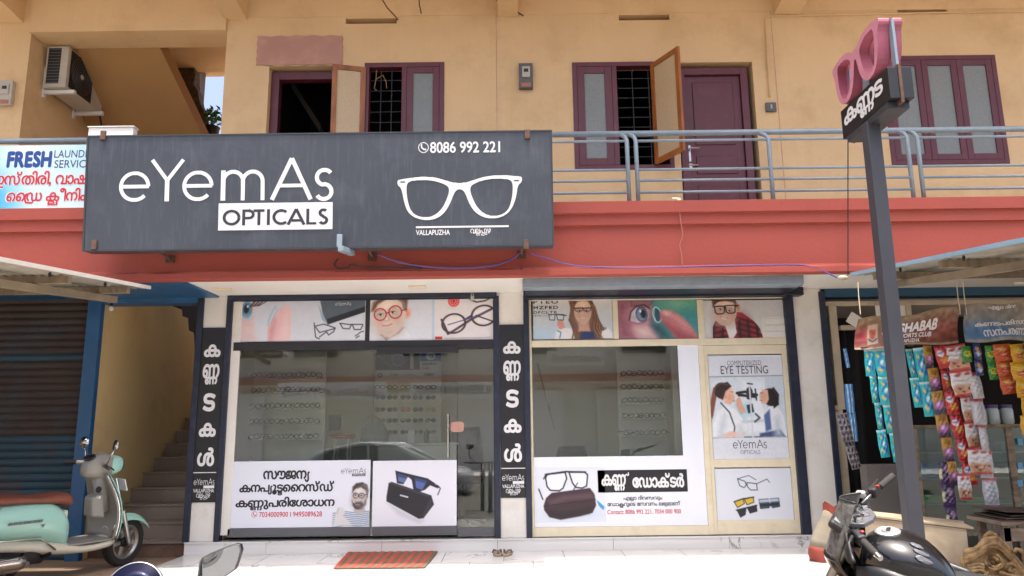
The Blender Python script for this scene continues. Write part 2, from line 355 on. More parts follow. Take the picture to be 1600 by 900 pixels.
# ---------------------------------------------------------------- printed pictures, painted in the photograph's own pixel units
def _rgb(c):
    if isinstance(c, str): c = c.lstrip('#'); return np.array([int(c[i:i+2], 16)/255 for i in (0, 2, 4)])
    return np.array(c, float)
class Canvas:
    def __init__(s, x0, y0, x1, y1, res=1.0, bg='#e8ecf2'):
        s.b = (x0, y0, x1, y1); s.nx = max(2, int((x1-x0)*res)); s.ny = max(2, int((y1-y0)*res)); s.res = res
        s.X, s.Y = np.meshgrid(np.linspace(x0, x1, s.nx+1), np.linspace(y0, y1, s.ny+1)); s.a = np.ones((s.ny+1, s.nx+1, 3))*_rgb(bg)
    def mix(s, m, c):
        c = _rgb(c) if not isinstance(c, np.ndarray) or c.ndim == 1 else c
        m = np.clip(m, 0, 1)[..., None]; s.a = s.a*(1-m) + c*m; return s
    def grad(s, c0, c1, horiz=False):
        x0, y0, x1, y1 = s.b; t = ((s.X-x0)/(x1-x0) if horiz else (s.Y-y0)/(y1-y0))[..., None]
        s.a = _rgb(c0)*(1-t) + _rgb(c1)*t; return s
    def ell(s, cx, cy, rx, ry, c, soft=0.6, rot=0, op=1.0, ring=None):
        a = rad(rot); dx, dy = s.X-cx, s.Y-cy; u = dx*math.cos(a)+dy*math.sin(a); v = -dx*math.sin(a)+dy*math.cos(a)
        q = np.sqrt((u/rx)**2+(v/ry)**2); d = (q-1)*min(rx, ry)
        if ring: d = np.abs(d)-ring/2
        return s.mix((0.5-d/(2*soft))*op, c)
    def sd_poly(s, pts):
        d = np.full(s.X.shape, 1e9); ins = np.zeros(s.X.shape, bool); n = len(pts)
        for i in range(n):
            ax, ay = pts[i]; bx, by = pts[(i+1) % n]; ex, ey = bx-ax, by-ay
            t = np.clip(((s.X-ax)*ex+(s.Y-ay)*ey)/(ex*ex+ey*ey+1e-9), 0, 1)
            d = np.minimum(d, np.hypot(s.X-ax-ex*t, s.Y-ay-ey*t))
            cnd = (ay > s.Y) != (by > s.Y); xi = ax+(s.Y-ay)/(by-ay+1e-12)*(bx-ax); ins ^= cnd & (s.X < xi)
        return np.where(ins, -d, d)
    def poly(s, pts, c, soft=0.5, op=1.0): return s.mix((0.5-s.sd_poly(pts)/(2*soft))*op, c)
    def line(s, pts, w_, c, soft=0.5, op=1.0):
        d = np.full(s.X.shape, 1e9)
        for (ax, ay), (bx, by) in zip(pts[:-1], pts[1:]):
            ex, ey = bx-ax, by-ay; t = np.clip(((s.X-ax)*ex+(s.Y-ay)*ey)/(ex*ex+ey*ey+1e-9), 0, 1); d = np.minimum(d, np.hypot(s.X-ax-ex*t, s.Y-ay-ey*t))
        return s.mix((0.5-(d-w_/2)/(2*soft))*op, c)
    def noise(s, amp=0.04, cell=6):
        ny, nx = s.ny//cell+3, s.nx//cell+3; g = np.random.rand(ny, nx)-0.5
        yi = np.arange(s.ny+1)/cell; xi = np.arange(s.nx+1)/cell; y0 = yi.astype(int); x0 = xi.astype(int); fy = (yi-y0)[:, None]; fx = (xi-x0)[None]
        v = g[y0][:, x0]*(1-fy)*(1-fx)+g[y0+1][:, x0]*fy*(1-fx)+g[y0][:, x0+1]*(1-fy)*fx+g[y0+1][:, x0+1]*fy*fx
        s.a = np.clip(s.a+v[..., None]*amp*2, 0, 1); return s
    def colours(s):
        a = np.clip(s.a, 0, 1); l = np.where(a <= 0.04045, a/12.92, ((a+0.055)/1.055)**2.4)
        l = l*0.88 + 0.004
        return np.concatenate([l.reshape(-1, 3), np.ones((l.shape[0]*l.shape[1], 1))], 1)
    def mesh(s, name, fn, mt='print'):
        """fn(u, v) -> point, u along the picture, v downwards"""
        vs = [tuple(fn(i/s.nx, j/s.ny)) for j in range(s.ny+1) for i in range(s.nx+1)]; w_ = s.nx+1
        fs = [(j*w_+i, (j+1)*w_+i, (j+1)*w_+i+1, j*w_+i+1) for j in range(s.ny) for i in range(s.nx)]
        me = bpy.data.meshes.new(name); me.from_pydata(vs, [], fs)
        at = me.color_attributes.new('Col', 'FLOAT_COLOR', 'POINT'); at.data.foreach_set('color', s.colours().ravel())
        me.materials.append(MATS[mt]); return me
    def poster(s, name, Y, parent=None, label=None, cat=None, mt='print', group=None):
        x0, x1, z0, z1 = RC(*s.b, Y); x0, x1 = getattr(s, 'xr', (x0, x1)); cx = (x0+x1)/2
        if parent is not None:
            I = INV[parent.name]
            me = s.mesh(name, lambda u, v: I @ Vector((x0+(x1-x0)*u, Y, z1+(z0-z1)*v)), mt); o = bpy.data.objects.new(name, me); o.parent = parent; INV[o.name] = I
        else:
            me = s.mesh(name, lambda u, v: (x0+(x1-x0)*u-cx, 0, (z1-z0)*(1-v)), mt); o = bpy.data.objects.new(name, me); o.location = (cx, Y, z0)
            INV[o.name] = Matrix.Translation((-cx, -Y, -z0))
        col.objects.link(o); tag(o, label, cat, group); return o
def face(c, cx, cy, w, h, rot=0, skin='#e8c4ae', hair='#5a4034', yaw=0.0, brow='#6a4c3c', iris='#4a3a34', lips='#b8645c', smile=0.5):
    """photographic-looking head: soft modelling, eyes, nose, mouth; yaw shifts the features sideways"""
    sk = _rgb(skin); a = rad(rot)
    def T(u, v): return (cx+(u*math.cos(a)-v*math.sin(a))*w, cy+(u*math.sin(a)+v*math.cos(a))*h)
    c.ell(cx, cy, w, h, sk, .7, rot); c.ell(*T(-.55, .25), w*.6, h*.75, sk*.82, w*.35, rot, .55); c.ell(*T(.62, .2), w*.45, h*.7, sk*.74, w*.3, rot, .5)
    c.ell(*T(0, .86), w*.55, h*.22, sk*.80, w*.25, rot, .6); c.ell(*T(.05+yaw, -.45), w*.55, h*.28, np.minimum(1, sk*1.08), w*.35, rot, .8)
    for s_ in (-1, 1):
        ex = .40*s_+yaw; c.ell(*T(ex, -.10), w*.30, h*.13, sk*.72, w*.16, rot, .75); c.ell(*T(ex, -.06), w*.17, h*.055, '#efe9e4', .35, rot); c.ell(*T(ex+.02, -.06), w*.085, h*.06, iris, .35, rot); c.line([T(ex-.19, -.07), T(ex, -.125), T(ex+.19, -.07)], max(.7, h*.03), '#3a2a24', .4, .8); c.line([T(ex-.24, -.24), T(ex-.02, -.30), T(ex+.24, -.25)], max(.8, h*.045), brow, .6, .75)
        c.ell(*T(.52*s_+yaw*.8, .28), w*.24, h*.16, '#e09a88', w*.2, rot, .32)
    c.line([T(yaw+.06, -.05), T(yaw+.12, .20)], w*.10, sk*.78, w*.08, .6); c.ell(*T(yaw, .24), w*.15, h*.055, sk*.74, w*.07, rot, .8); c.ell(*T(yaw-.02, .18), w*.08, h*.06, np.minimum(1, sk*1.1), w*.06, rot, .8)
    m_ = .50; c.line([T(yaw-.30, m_-.06*smile), T(yaw, m_+.04*smile), T(yaw+.30, m_-.06*smile)], max(.9, h*.075), lips, .5, .9)
    if smile > .6: c.line([T(yaw-.22, m_-.015), T(yaw, m_+.05), T(yaw+.22, m_-.015)], max(.8, h*.06), '#f3ebe6', .4, .95)
    c.line([T(yaw-.16, m_+.14), T(yaw+.16, m_+.14)], max(.6, h*.04), sk*.8, .8, .6)
def strands(c, curves, cols, w=1.0, n=14, spread=1.5):
    for k in range(n):
        q = curves[k % len(curves)]; dx = random.uniform(-spread, spread)
        c.line([(x+dx*(.5+i*.4), y) for i, (x, y) in enumerate(q)], w*random.uniform(.6, 1.3), cols[k % len(cols)], .5, random.uniform(.35, .8))
# ================================================================ materials
mat('wall_yellow', '#d9b98c', 0.75, var=0.09, scale=1.1, bump=0.35, bscale=18, streak=0.08, dirt='#ab8656', dirt_amt=0.36, dirt_scale=1.6, coord='World')
mat('wall_patch', '#b58a7c', 0.8, var=0.1, scale=5, bump=0.3, bscale=30, dirt='#c8a890', dirt_amt=0.35, dirt_scale=5, coord='World')
mat('fascia_red', '#9e483c', 0.72, var=0.10, scale=1.4, bump=0.3, bscale=22, streak=0.16, dirt='#8c443c', dirt_amt=0.25, dirt_scale=1.2, coord='World')
mat('white_paint', '#d9d5cd', 0.7, var=0.06, scale=3, bump=0.2, bscale=40, dirt='#8f8473', dirt_amt=0.28, dirt_scale=2.6, coord='World')
mat('ceiling_white', '#dcdad4', 0.6, var=0.05, scale=2, coord='World')
mat('navy_paint', '#161e32', 0.42, var=0.22, scale=8, bump=0.08, dirt='#4d5566', dirt_amt=0.22, dirt_scale=7, coord='World')
mat('blue_paint', '#1f5580', 0.4, var=0.2, scale=6, bump=0.08, dirt='#3a342e', dirt_amt=0.25, dirt_scale=5, coord='World')
mat('shutter_rust', '#22414f', 0.62, var=0.25, scale=3, bump=0.2, dirt='#4a382c', dirt_amt=1.3, dirt_scale=1.3, coord='World')
mat('maroon_paint', '#5c2530', 0.38, var=0.14, scale=9, bump=0.06, dirt='#8d5a66', dirt_amt=0.12, dirt_scale=6, coord='World')
mat_wood('varnished_wood', '#6b3a18', '#a8652e', 0.38, (3, 3, 1.0))
mat('rail_paint', '#82909a', 0.36, var=0.1, scale=14, dirt='#5c6066', dirt_amt=0.2, dirt_scale=9, coord='World')
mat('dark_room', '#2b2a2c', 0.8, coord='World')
mat('grey_plaster', '#6e6862', 0.85, bump=0.3, coord='World')
mat('black_steel', '#1a1a1c', 0.5, metal=0.3); mat('grille_steel', '#2c2f35', 0.5)
mat('cream_alu', '#d6cbb0', 0.42, var=0.07, scale=8, dirt='#8b7a55', dirt_amt=0.18, dirt_scale=7, coord='World')
mat('black_alu', '#1d1c1e', 0.35, var=0.15, dirt='#403d3c', dirt_amt=0.2, dirt_scale=8, coord='World')
mat('grey_alu', '#55565a', 0.4, var=0.1, coord='World')
mat('white_alu', '#d8d4cc', 0.45, var=0.06, dirt='#9a8c78', dirt_amt=0.2, dirt_scale=6, coord='World')
mat('steel', '#b9b6b2', 0.28, metal=1.0, var=0.08)
mat('rust_steel', '#5b4033', 0.75, var=0.4, scale=25, dirt='#2d2622', dirt_amt=0.5, dirt_scale=20)
mat_glass('window_glass', (0.955, 0.98, 0.955), ior=1.85)
mat_glass('kiosk_glass', (0.80, 0.88, 0.85), ior=1.6)
mat('frosted_glass', '#7f8583', 0.22, var=0.12, scale=40, bump=0.5, bscale=160, spec=0.6)
mat('frosted_warm', '#c2ab86', 0.3, var=0.08, scale=40, bump=0.4, bscale=160)
mat_print('print'); mat_print('print_gloss', 0.18, 0.6)
mat_marble('marble_white', '#d3d2cf', '#6b6a68', 0.10, 1.1, 0.85)
mat_marble('marble_black', '#84766a', '#a79b8b', 0.22, 2.2, 0.8)
mat('earth', '#8d755e', 0.95, var=0.25, scale=1.2, bump=0.6, bscale=25, dirt='#5b4838', dirt_amt=0.55, dirt_scale=1.0, coord='World')
mat('asphalt', '#66635e', 0.9, var=0.2, scale=30, bump=0.5, bscale=120, dirt='#7a6a58', dirt_amt=0.3, dirt_scale=0.4, coord='World')
mat('board_black', '#17181c', 0.42, var=0.12, scale=8, coord='World')
mat('ink_white', '#d9d9d9', 0.5, var=0.05, scale=12, dirt='#a59a8e', dirt_amt=0.18, dirt_scale=8, coord='World')
mat('ink_dark', '#1b1b20', 0.45); mat('ink_grey', '#3d3d42', 0.45); mat('ink_red', '#c2202f', 0.45); mat('ink_blue', '#1f4489', 0.45); mat('ink_teal', '#24405c', 0.45)
mat('vinyl_white', '#dde0e8', 0.32, var=0.03, scale=2, coord='World')
mat('plastic_black', '#151517', 0.4); mat('rubber', '#2d2b29', 0.85, var=0.2, scale=30); mat('brick_brown', '#6d5444', 0.9, bump=0.5, var=0.3, scale=9)
mat('kiosk_rope', '#9a7a48', .8); mat('wire_purple', '#5a4a8c', 0.5); mat('wire_black', '#1e1c1c', 0.6); mat('wire_brown', '#5a3a28', 0.7)

# ================================================================ the setting
YF, YS, YW = 8.10, 7.16, 8.30          # shop fronts, slab edge, upper wall
ZG, ZPL, ZSH = 0.165, 0.185, 0.36        # earth by the building, tiled platform, shop floor
ZSOF = P(800, 458, YF).z
ZFT = P(800, 319, YS).z
ZB = ZFT - 0.05                          # balcony floor
ZPL = P(800, 861, YF-0.02).z; ZSH = P(800, 840.5, YF).z; ZG = ZPL-0.045
XPL0 = P(290, 866, YF).x; XPL1 = P(1285, 857, YF).x

prof = [(-900, -0.03), (-8.6, -0.03), (-8.5, -0.02), (3.9, -0.02), (4.3, 0.0), (5.1, ZG*0.75), (5.6, ZG), (9.2, ZG), (12, ZG+0.1), (900, ZG+0.1)]
b = MB(); xs = [-900, -60, -20, -12]+[x*0.5 for x in range(-18, 19)]+[12, 20, 60, 900]
b.add([(x, y, z+(random.uniform(-.006, .006) if 4.4 < y < 8 else 0)) for y, z in prof for x in xs],
      [(j*len(xs)+i, j*len(xs)+i+1, (j+1)*len(xs)+i+1, (j+1)*len(xs)+i) for j in range(len(prof)-1) for i in range(len(xs)-1)])
tag(b.build('ground', 'earth', smooth=True, keep=True), kind='structure')
b = MB(); b.box(-300, 300, -7.6, 3.6, -0.2, -0.012); tag(b.build('road', 'asphalt', keep=True), kind='structure')

# white tiled platform before the shop: base, floor tiles, riser tiles
b = MB(); b.box(XPL0, XPL1, 5.35, YF-0.03, -0.1, ZPL-0.016); mat('grout', '#6e675c', .9, coord='World'); plat = tag(b.build('platform', 'grout', keep=True), kind='structure')  # front part beyond the view is added, to bounce more sunlight
TS = 0.6; n = 0
tile = MB(); tile.box(-TS/2+0.003, TS/2-0.003, -TS/2+0.003, TS/2-0.003, -0.014, 0); tm = tile.mesh('floor_tile', 'marble_white')
y1 = YF-0.03; row = 0
while y1 > 5.36:
    y0 = max(5.35, y1-TS); x = XPL0 - (0.0 if row % 2 else 0.28)
    while x < XPL1-0.02:
        xa, xb = max(x, XPL0), min(x+TS, XPL1)
        if xb-xa > 0.03: inst('floor_tile', tm, plat, ((xa+xb)/2, (y0+y1)/2, ZPL), scale=((xb-xa)/TS, (y1-y0)/TS, 1))
        x += TS
    y1 -= TS; row += 1
RT = 1.2; tile = MB(); tile.box(-RT/2+0.002, RT/2-0.002, 0, 0.012, 0, ZSH-ZPL-0.004); rm = tile.mesh('riser_tile', 'marble_white')
tile = MB(); tile.box(-RT/2+0.001, RT/2-0.001, -0.010, 0.16, -0.012, 0.002); cm = tile.mesh('sill_tile', 'marble_white')
b = MB(); b.box(XPL0, XPL1-0.03, YF-0.035, YF+0.4, -0.1, ZSH-0.014); plinth = tag(b.build('plinth', 'grout', keep=True), kind='structure')
x = XPL0-0.35
while x < XPL1-0.05:
    xa, xb = max(x, XPL0), min(x+RT, XPL1-0.03)
    if xb-xa > 0.03:
        inst('riser_tile', rm, plinth, ((xa+xb)/2, YF-0.05, ZPL+0.001), scale=((xb-xa)/RT, 1, 1))
        inst('sill_tile', cm, plinth, ((xa+xb)/2, YF-0.05, ZSH), scale=((xb-xa)/RT, 1, 1))
    x += RT

# ================================================================ the building
bld = thing('commercial_building', 'two storey yellow building with red balcony band and maroon windows', 'building', (0, YW, 0))
def wall_holes(mb, x0, x1, z0, z1, ya, yb, holes):
    xs = sorted({x0, x1, *[h[0] for h in holes], *[h[1] for h in holes]}); zs = sorted({z0, z1, *[h[2] for h in holes], *[h[3] for h in holes]})
    for i in range(len(xs)-1):
        for j in range(len(zs)-1):
            cx, cz = (xs[i]+xs[i+1])/2, (zs[j]+zs[j+1])/2
            if not any(h[0] < cx < h[1] and h[2] < cz < h[3] for h in holes): mb.box(xs[i], xs[i+1], ya, yb, zs[j], zs[j+1])
HX = 11.0
# red balcony band, stepped mouldings and bottom lip, one profile swept along the slab
zb0 = P(800, 432, YS).z; z1_, z2_ = P(900, 336, YS).z, P(900, 353, YS).z; zl = P(800, 423, YS).z
pr = [(YS+0.09, ZFT), (YS-0.065, ZFT), (YS-0.065, z1_), (YS-0.028, z1_-0.004), (YS-0.028, z2_), (YS+0.01, z2_-0.004), (YS+0.01, zl+0.035), (YS-0.05, zl), (YS-0.05, zb0), (YS+0.09, zb0)]
b = MB(); b.prism([(-HX, y, z) for y, z in pr], (2*HX, 0, 0)); b.build('balcony_band', 'fascia_red', bld, bev=0.004)
_xa, _xb = P(147, 640, YF).x, RC(298, 458, 353, 845, YF-.03)[0]+.02
b = MB(); b.box(-HX, HX, YS+0.092, YF+.25, ZSOF, ZB); b.box(-HX, _xa-.15, YF+.25, 12.2, ZSOF, ZB); b.box(_xb+.1, HX, YF+.25, 12.2, ZSOF, ZB); b.build('balcony_slab', 'ceiling_white', bld)
# upper wall openings
D1 = RC(415, 104, 513, 330, YW); D1 = (D1[0], P(540, 200, YW).x, ZB, P(470, 103, YW).z)
W1 = RC(568, 98, 694, 262, YW); W2 = RC(896, 97, 1050, 265, YW); W3 = RC(1384, 87, 1566, 257, YW)
D2 = RC(1062, 97, 1184, 330, YW); D2 = (D2[0], D2[1], ZB, D2[3])
SO = RC(33, 50, 346, 330, YW); SO = (SO[0], SO[1], ZB, P(200, 50, YW).z)
ZR = P(800, -40, YW).z
vents = [RC(540, 28.5, 620, 37, YW), RC(967, 23, 1046, 31.5, YW), RC(1402, 14.5, 1480, 22, YW)]
b = MB(); wall_holes(b, -HX, HX, ZB, ZR, YW, YW+0.23, [D1, W1, W2, W3, D2, SO]+vents); b.build('upper_wall', 'wall_yellow', bld)
for v in vents:
    b = MB(); b.box(v[0]-.01, v[1]+.01, YW+0.14, YW+0.2, v[2]-.01, v[3]+.01); b.build('vent_slot', 'grey_plaster', bld)
# shallow ledge line, pale plaster patch, roof with cantilever beams
b = MB(); zl_ = P(800, 23, YW).z; b.box(SO[1]+0.02, HX, YW-0.006, YW-0.001, zl_, ZR); b.build('wall_beam', 'wall_yellow', bld)
pt = RC(402, 57, 535, 102, YW); b = MB(); b.grid(lambda u, v: Vector((pt[0]+(pt[1]-pt[0])*u+0.006*math.sin(v*23)*(u in (0, 1)), YW-0.012-0.004*math.sin(u*9)*math.sin(v*5), pt[2]+(pt[3]-pt[2])*v+0.006*math.sin(u*31)*(v in (0, 1)))), 30, 10); b.build('plaster_patch', 'wall_patch', bld, solid=0.01)
b = MB(); b.box(-HX, HX, 6.3, 10.75, ZR, ZR+0.15); b.box(SO[1], HX, 10.75, 12.2, ZR, ZR+0.15); b.build('roof_slab', 'wall_yellow', bld)
def beam(px0, px1, py):
    x0 = P(px0, py, YW).x; x1 = P(px1, py, YW).x; z = P((px0+px1)/2, py, YW).z
    b = MB(); b.hexa([(x0, YW-0.002, z), (x1, YW-0.002, z), (x1, YW-0.002, ZR), (x0, YW-0.002, ZR)], [(x0, 6.35, z+0.16), (x1, 6.35, z+0.16), (x1, 6.35, ZR), (x0, 6.35, ZR)]); b.build('cantilever_beam', 'wall_yellow', bld)
beam(352, 386, 32); beam(778, 809, 27); beam(1208, 1248, 24); beam(-40, 37, 36)
# stairwell opening upstairs: beam over it, side walls, sloped flight
b = MB(); b.box(SO[0]+.003, SO[1]-.003, YW-0.05, YW+0.36, SO[3]-.014, ZR-.002); b.build('lintel_beam', 'wall_yellow', bld)
YBK = 10.3
mat('stair_wall_shade', '#a8804f', 0.8, var=0.1, scale=1.2, bump=0.25, dirt='#6f5434', dirt_amt=0.3, dirt_scale=1.0, coord='World')  # darker than the yellow walls: the stairwell's shade put into the colour
b = MB(); b.box(SO[0]-0.25, SO[0], YW+0.232, 10.9, ZB, ZR); b.build('stairwell_side_wall', 'wall_yellow', bld)
b = MB(); b.box(SO[1], SO[1]+0.2, YW+0.232, 10.9, ZB, ZR); b.build('stairwell_side_wall', 'wall_yellow', bld)
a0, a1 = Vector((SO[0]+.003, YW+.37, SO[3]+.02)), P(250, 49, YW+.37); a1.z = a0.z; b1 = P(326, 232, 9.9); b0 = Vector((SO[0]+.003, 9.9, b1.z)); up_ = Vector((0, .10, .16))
b = MB(); b.hexa([a0, a1, b1, b0], [p+up_ for p in (a0, a1, b1, b0)]); b.build('stair_flight_soffit', 'stair_wall_shade', bld)
b = MB(); b.box(SO[0]+.003, b1.x, 9.98, 10.1, ZB, b1.z+.1); b.build('stairwell_back_wall', 'stair_wall_shade', bld)
mat('mossy_stone', '#5a5046', 0.9, var=0.5, scale=14, bump=0.9, bscale=30, dirt='#2f3a24', dirt_amt=0.8, dirt_scale=6, coord='World')
q = [P(230, 30, 10.6), P(290, 40, 10.6), P(304, 66, 10.6), P(306, 84, 10.6), P(303, 100, 10.6), P(305, 118, 10.6), P(302, 130, 10.6), P(309, 141, 10.6), P(312, 160, 10.6), P(318, 172, 10.6), P(321, 205, 10.6), P(322, 330, 10.6), P(230, 330, 10.6)]
b = MB(); b.prism(q, (0, 0.18, 0)); b.build('stair_parapet', 'mossy_stone', bld)
a = RC(298, 84, 313, 172, 10.82); b = MB(); b.box(a[0], a[1], 10.82, 11.0, a[2], a[3]); b.build('window_jamb', 'grey_plaster', bld)
b = MB(); x0, x1, z0, z1 = RC(270, 20, 352, 80, 10.86); b.box(x0-.2, x1+.3, 10.80, 11.1, z0, ZR+0.1); b.build('rear_beam', 'wall_yellow', bld)
# rooms behind the upper openings (unlit)
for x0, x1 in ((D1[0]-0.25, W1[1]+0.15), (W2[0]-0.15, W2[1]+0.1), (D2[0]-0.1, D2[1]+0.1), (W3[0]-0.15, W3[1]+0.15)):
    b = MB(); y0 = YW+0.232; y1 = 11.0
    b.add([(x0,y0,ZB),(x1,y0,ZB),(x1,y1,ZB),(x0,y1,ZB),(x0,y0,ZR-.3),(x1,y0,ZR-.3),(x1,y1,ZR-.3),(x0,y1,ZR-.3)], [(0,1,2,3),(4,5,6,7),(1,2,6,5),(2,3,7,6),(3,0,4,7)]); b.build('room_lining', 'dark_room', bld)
# stair seen in the left room
b = MB(); p0 = P(455, 130, 9.6); p1 = P(500, 200, 9.6); b.hexa([p0+Vector((0, 0, -.06)), p1+Vector((0, 0, -.06)), p1+Vector((0, 0, .06)), p0+Vector((0, 0, .06))], [p+Vector((0, .7, 0)) for p in (p0+Vector((0, 0, -.06)), p1+Vector((0, 0, -.06)), p1+Vector((0, 0, .06)), p0+Vector((0, 0, .06)))]); b.build('inner_stair_beam', 'grey_plaster', bld)
# door frames, windows
def frame(mb, x0, x1, z0, z1, t, ya, yb, bottom=True):
    mb.box(x0, x0+t, ya, yb, z0, z1); mb.box(x1-t, x1, ya, yb, z0, z1); mb.box(x0+t, x1-t, ya, yb, z1-t, z1)
    if bottom: mb.box(x0+t, x1-t, ya, yb, z0, z0+t)
b = MB(); frame(b, *D1[:2], ZB, D1[3]-0.03, 0.10, YW+0.09, YW+0.2, False); b.build('door_frame', 'maroon_paint', bld, bev=0.004)
def grille(x0, x1, z0, z1, y, parent, nv, nh):
    b = MB()
    for i in range(1, nv): x = x0+(x1-x0)*i/nv; b.tube([(x, y, z0), (x, y, z1)], 0.006, 6)
    for j in range(1, nh): z = z0+(z1-z0)*j/nh; b.tube([(x0, y+0.012, z), (x1, y+0.012, z)], 0.006, 6)
    b.build('grille', 'grille_steel', parent)
def leaf(x0, x1, z0, z1, y, parent, frame_mat, glass_mat, t=0.075):
    b = MB(); frame(b, x0, x1, z0, z1, t, y-0.02, y+0.02); o = b.build('window_leaf', frame_mat, parent, bev=0.003)
    b = MB(); b.box(x0+t, x1-t, y-0.004, y+0.004, z0+t, z1-t); b.build('pane', glass_mat, o); return o
def open_leaf(hx, wd, z0, z1, y, ang, parent, fm, gm, t=0.06):
    """leaf hinged at hx swung outwards by ang (towards the camera)"""
    g = Matrix.Translation((hx, y, 0)) @ Matrix.Rotation(rad(ang), 4, 'Z')
    b = MB(); frame(b, 0, wd, z0, z1, t, -0.018, 0.018); b.v = [g @ p for p in b.v]; o = b.build('open_leaf', fm, parent, bev=0.003)
    b = MB(); b.box(t, wd-t, -0.004, 0.004, z0+t, z1-t); b.v = [g @ p for p in b.v]; b.build('pane', gm, o)
w1 = MB(); frame(w1, *W1, 0.06, YW-0.012, YW+0.10); mx = P(634, 150, YW).x; w1.box(mx-0.05, mx+0.01, YW-0.012, YW+0.10, W1[2]+.06, W1[3]-.06); w1 = w1.build('window', 'maroon_paint', bld, bev=0.004)
leaf(mx+0.012, W1[1]-0.062, W1[2]+.062, W1[3]-.062, YW+0.01, w1, 'maroon_paint', 'frosted_glass')
grille(W1[0]+.06, mx-.05, W1[2]+.06, W1[3]-.06, YW+0.06, w1, 3, 9)
lx = P(514, 150, YW-0.1).x; rx = P(567, 150, YW-.02).x
open_leaf(W1[0]+0.02, (rx-lx)*1.02, W1[2]+.05, W1[3]-.07, YW-0.02, 180+14, w1, 'varnished_wood', 'frosted_warm')
b = MB(); c = P(588, 122, YW+.02); b.tube([c+Vector((0,0,.1)), c+Vector((.0,-.01,0)), c+Vector((-.02,-.01,-.14)), c+Vector((.01,0,-.16))], 0.005, 6); b.tube([c+Vector((0,-.01,-.02)), c+Vector((.08,-.01,.03)), c+Vector((.12,-.01,-.05)), c+Vector((.13,-.01,-.14))], 0.005, 6); b.build('rope', 'kiosk_rope', w1)
w2 = MB(); frame(w2, *W2, 0.055, YW-0.012, YW+0.10); mx = P(962, 180, YW).x; mx2 = P(1022, 180, YW).x; w2.box(mx-0.03, mx+0.03, YW-0.012, YW+0.10, W2[2]+.055, W2[3]-.055); w2 = w2.build('window', 'maroon_paint', bld, bev=0.004)
leaf(W2[0]+0.057, mx-0.032, W2[2]+.057, W2[3]-.057, YW+0.01, w2, 'maroon_paint', 'frosted_glass', 0.085)
grille(mx+.03, W2[1]-.055, W2[2]+.055, W2[3]-.055, YW+0.06, w2, 3, 10)
open_leaf(P(1021, 180, YW-.02).x, 0.5, W2[2]+.05, W2[3]-.05, YW-0.02, -62, w2, 'varnished_wood', 'frosted_warm')
w3 = MB(); frame(w3, *W3, 0.055, YW-0.012, YW+0.10); w3 = w3.build('window', 'maroon_paint', bld, bev=0.004)
wd = (W3[1]-W3[0]-0.11)/3
for i in range(3): leaf(W3[0]+.057+wd*i, W3[0]+.053+wd*(i+1), W3[2]+.057, W3[3]-.057, YW+0.01, w3, 'maroon_paint', 'frosted_glass', 0.072)
b = MB(); zt = P(1120, 104, YW).z; frame(b, D2[0]+.02, D2[1]-.06, ZB, zt, 0.085, YW+.03, YW+.14, False); b.box(D2[0], D2[0]+.0199, YW+.05, YW+.2, ZB, zt); b.build('door_frame', 'maroon_paint', bld, bev=0.004)
b = MB(); dx0, dx1 = D2[0]+.107, D2[1]-.147; dz1 = zt-.087; b.box(dx0, dx1, YW+.07, YW+.11, ZB+.01, dz1)
door = b.build('door', 'maroon_paint', bld, bev=0.003)
pw = dx1-dx0
for a0, a1 in ((.985, .56), (.52, .38), (.34, .02)):
    b = MB(); za, zb_ = ZB+(dz1-ZB)*a1, ZB+(dz1-ZB)*a0-.06
    b.box(dx0+.09, dx1-.09, YW+.058, YW+.0695, za, zb_); o = b.build('door_panel', 'maroon_paint', door, bev=0.012, seg=1)
b = MB(); c = P(1077, 240, YW+.06); b.box(c.x-.018, c.x+.018, c.y-.004, c.y+.012, c.z-.1, c.z+.1); b.tube([c+Vector((0,0,.05)), c+Vector((0,-.05,.05)), c+Vector((.11,-.05,.05))], 0.009); b.build('door_handle', 'steel', door)
b = MB(); c = P(1077, 259, YW+.06); b.tube([c+Vector((-.03,-.02,0)), c+Vector((.1,-.02,0))], 0.011); b.box(c.x-.02, c.x+.03, c.y-.02, c.y+.012, c.z-.03, c.z+.02); b.build('door_bolt', 'steel', door)
# fine plaster joint lines
for px in (776, 1212): b = MB(); x = P(px, 120, YW).x; b.box(x-.003, x+.003, YW-.0035, YW-.0005, ZB, zl_); b.build('plaster_joint', 'wall_patch', bld)

# ---------------------------------------------------------------- ground floor: pillars, party walls, shop room
PB = YF-0.03
def vbox(pxa, pya, pxb, pyb, ya, yb, mb):
    x0, x1, z0, z1 = RC(pxa, pya, pxb, pyb, ya); mb.box(x0, x1, ya, yb, z0, z1); return x0, x1, z0, z1
p1 = RC(298, 458, 353, 845, PB); p2 = RC(773, 435, 829, 841, PB); p3 = RC(1252, 430, 1298, 838, PB)
for k, (x0, x1) in enumerate(((p1[0], p1[1]), (p2[0], p2[1]), (p3[0], p3[1]))):
    b = MB(); b.box(x0, x1, PB, YF+0.35, ZSH+.003 if k < 2 else ZPL-.05, ZSOF); b.build('pillar', 'white_paint', bld, bev=0.006)
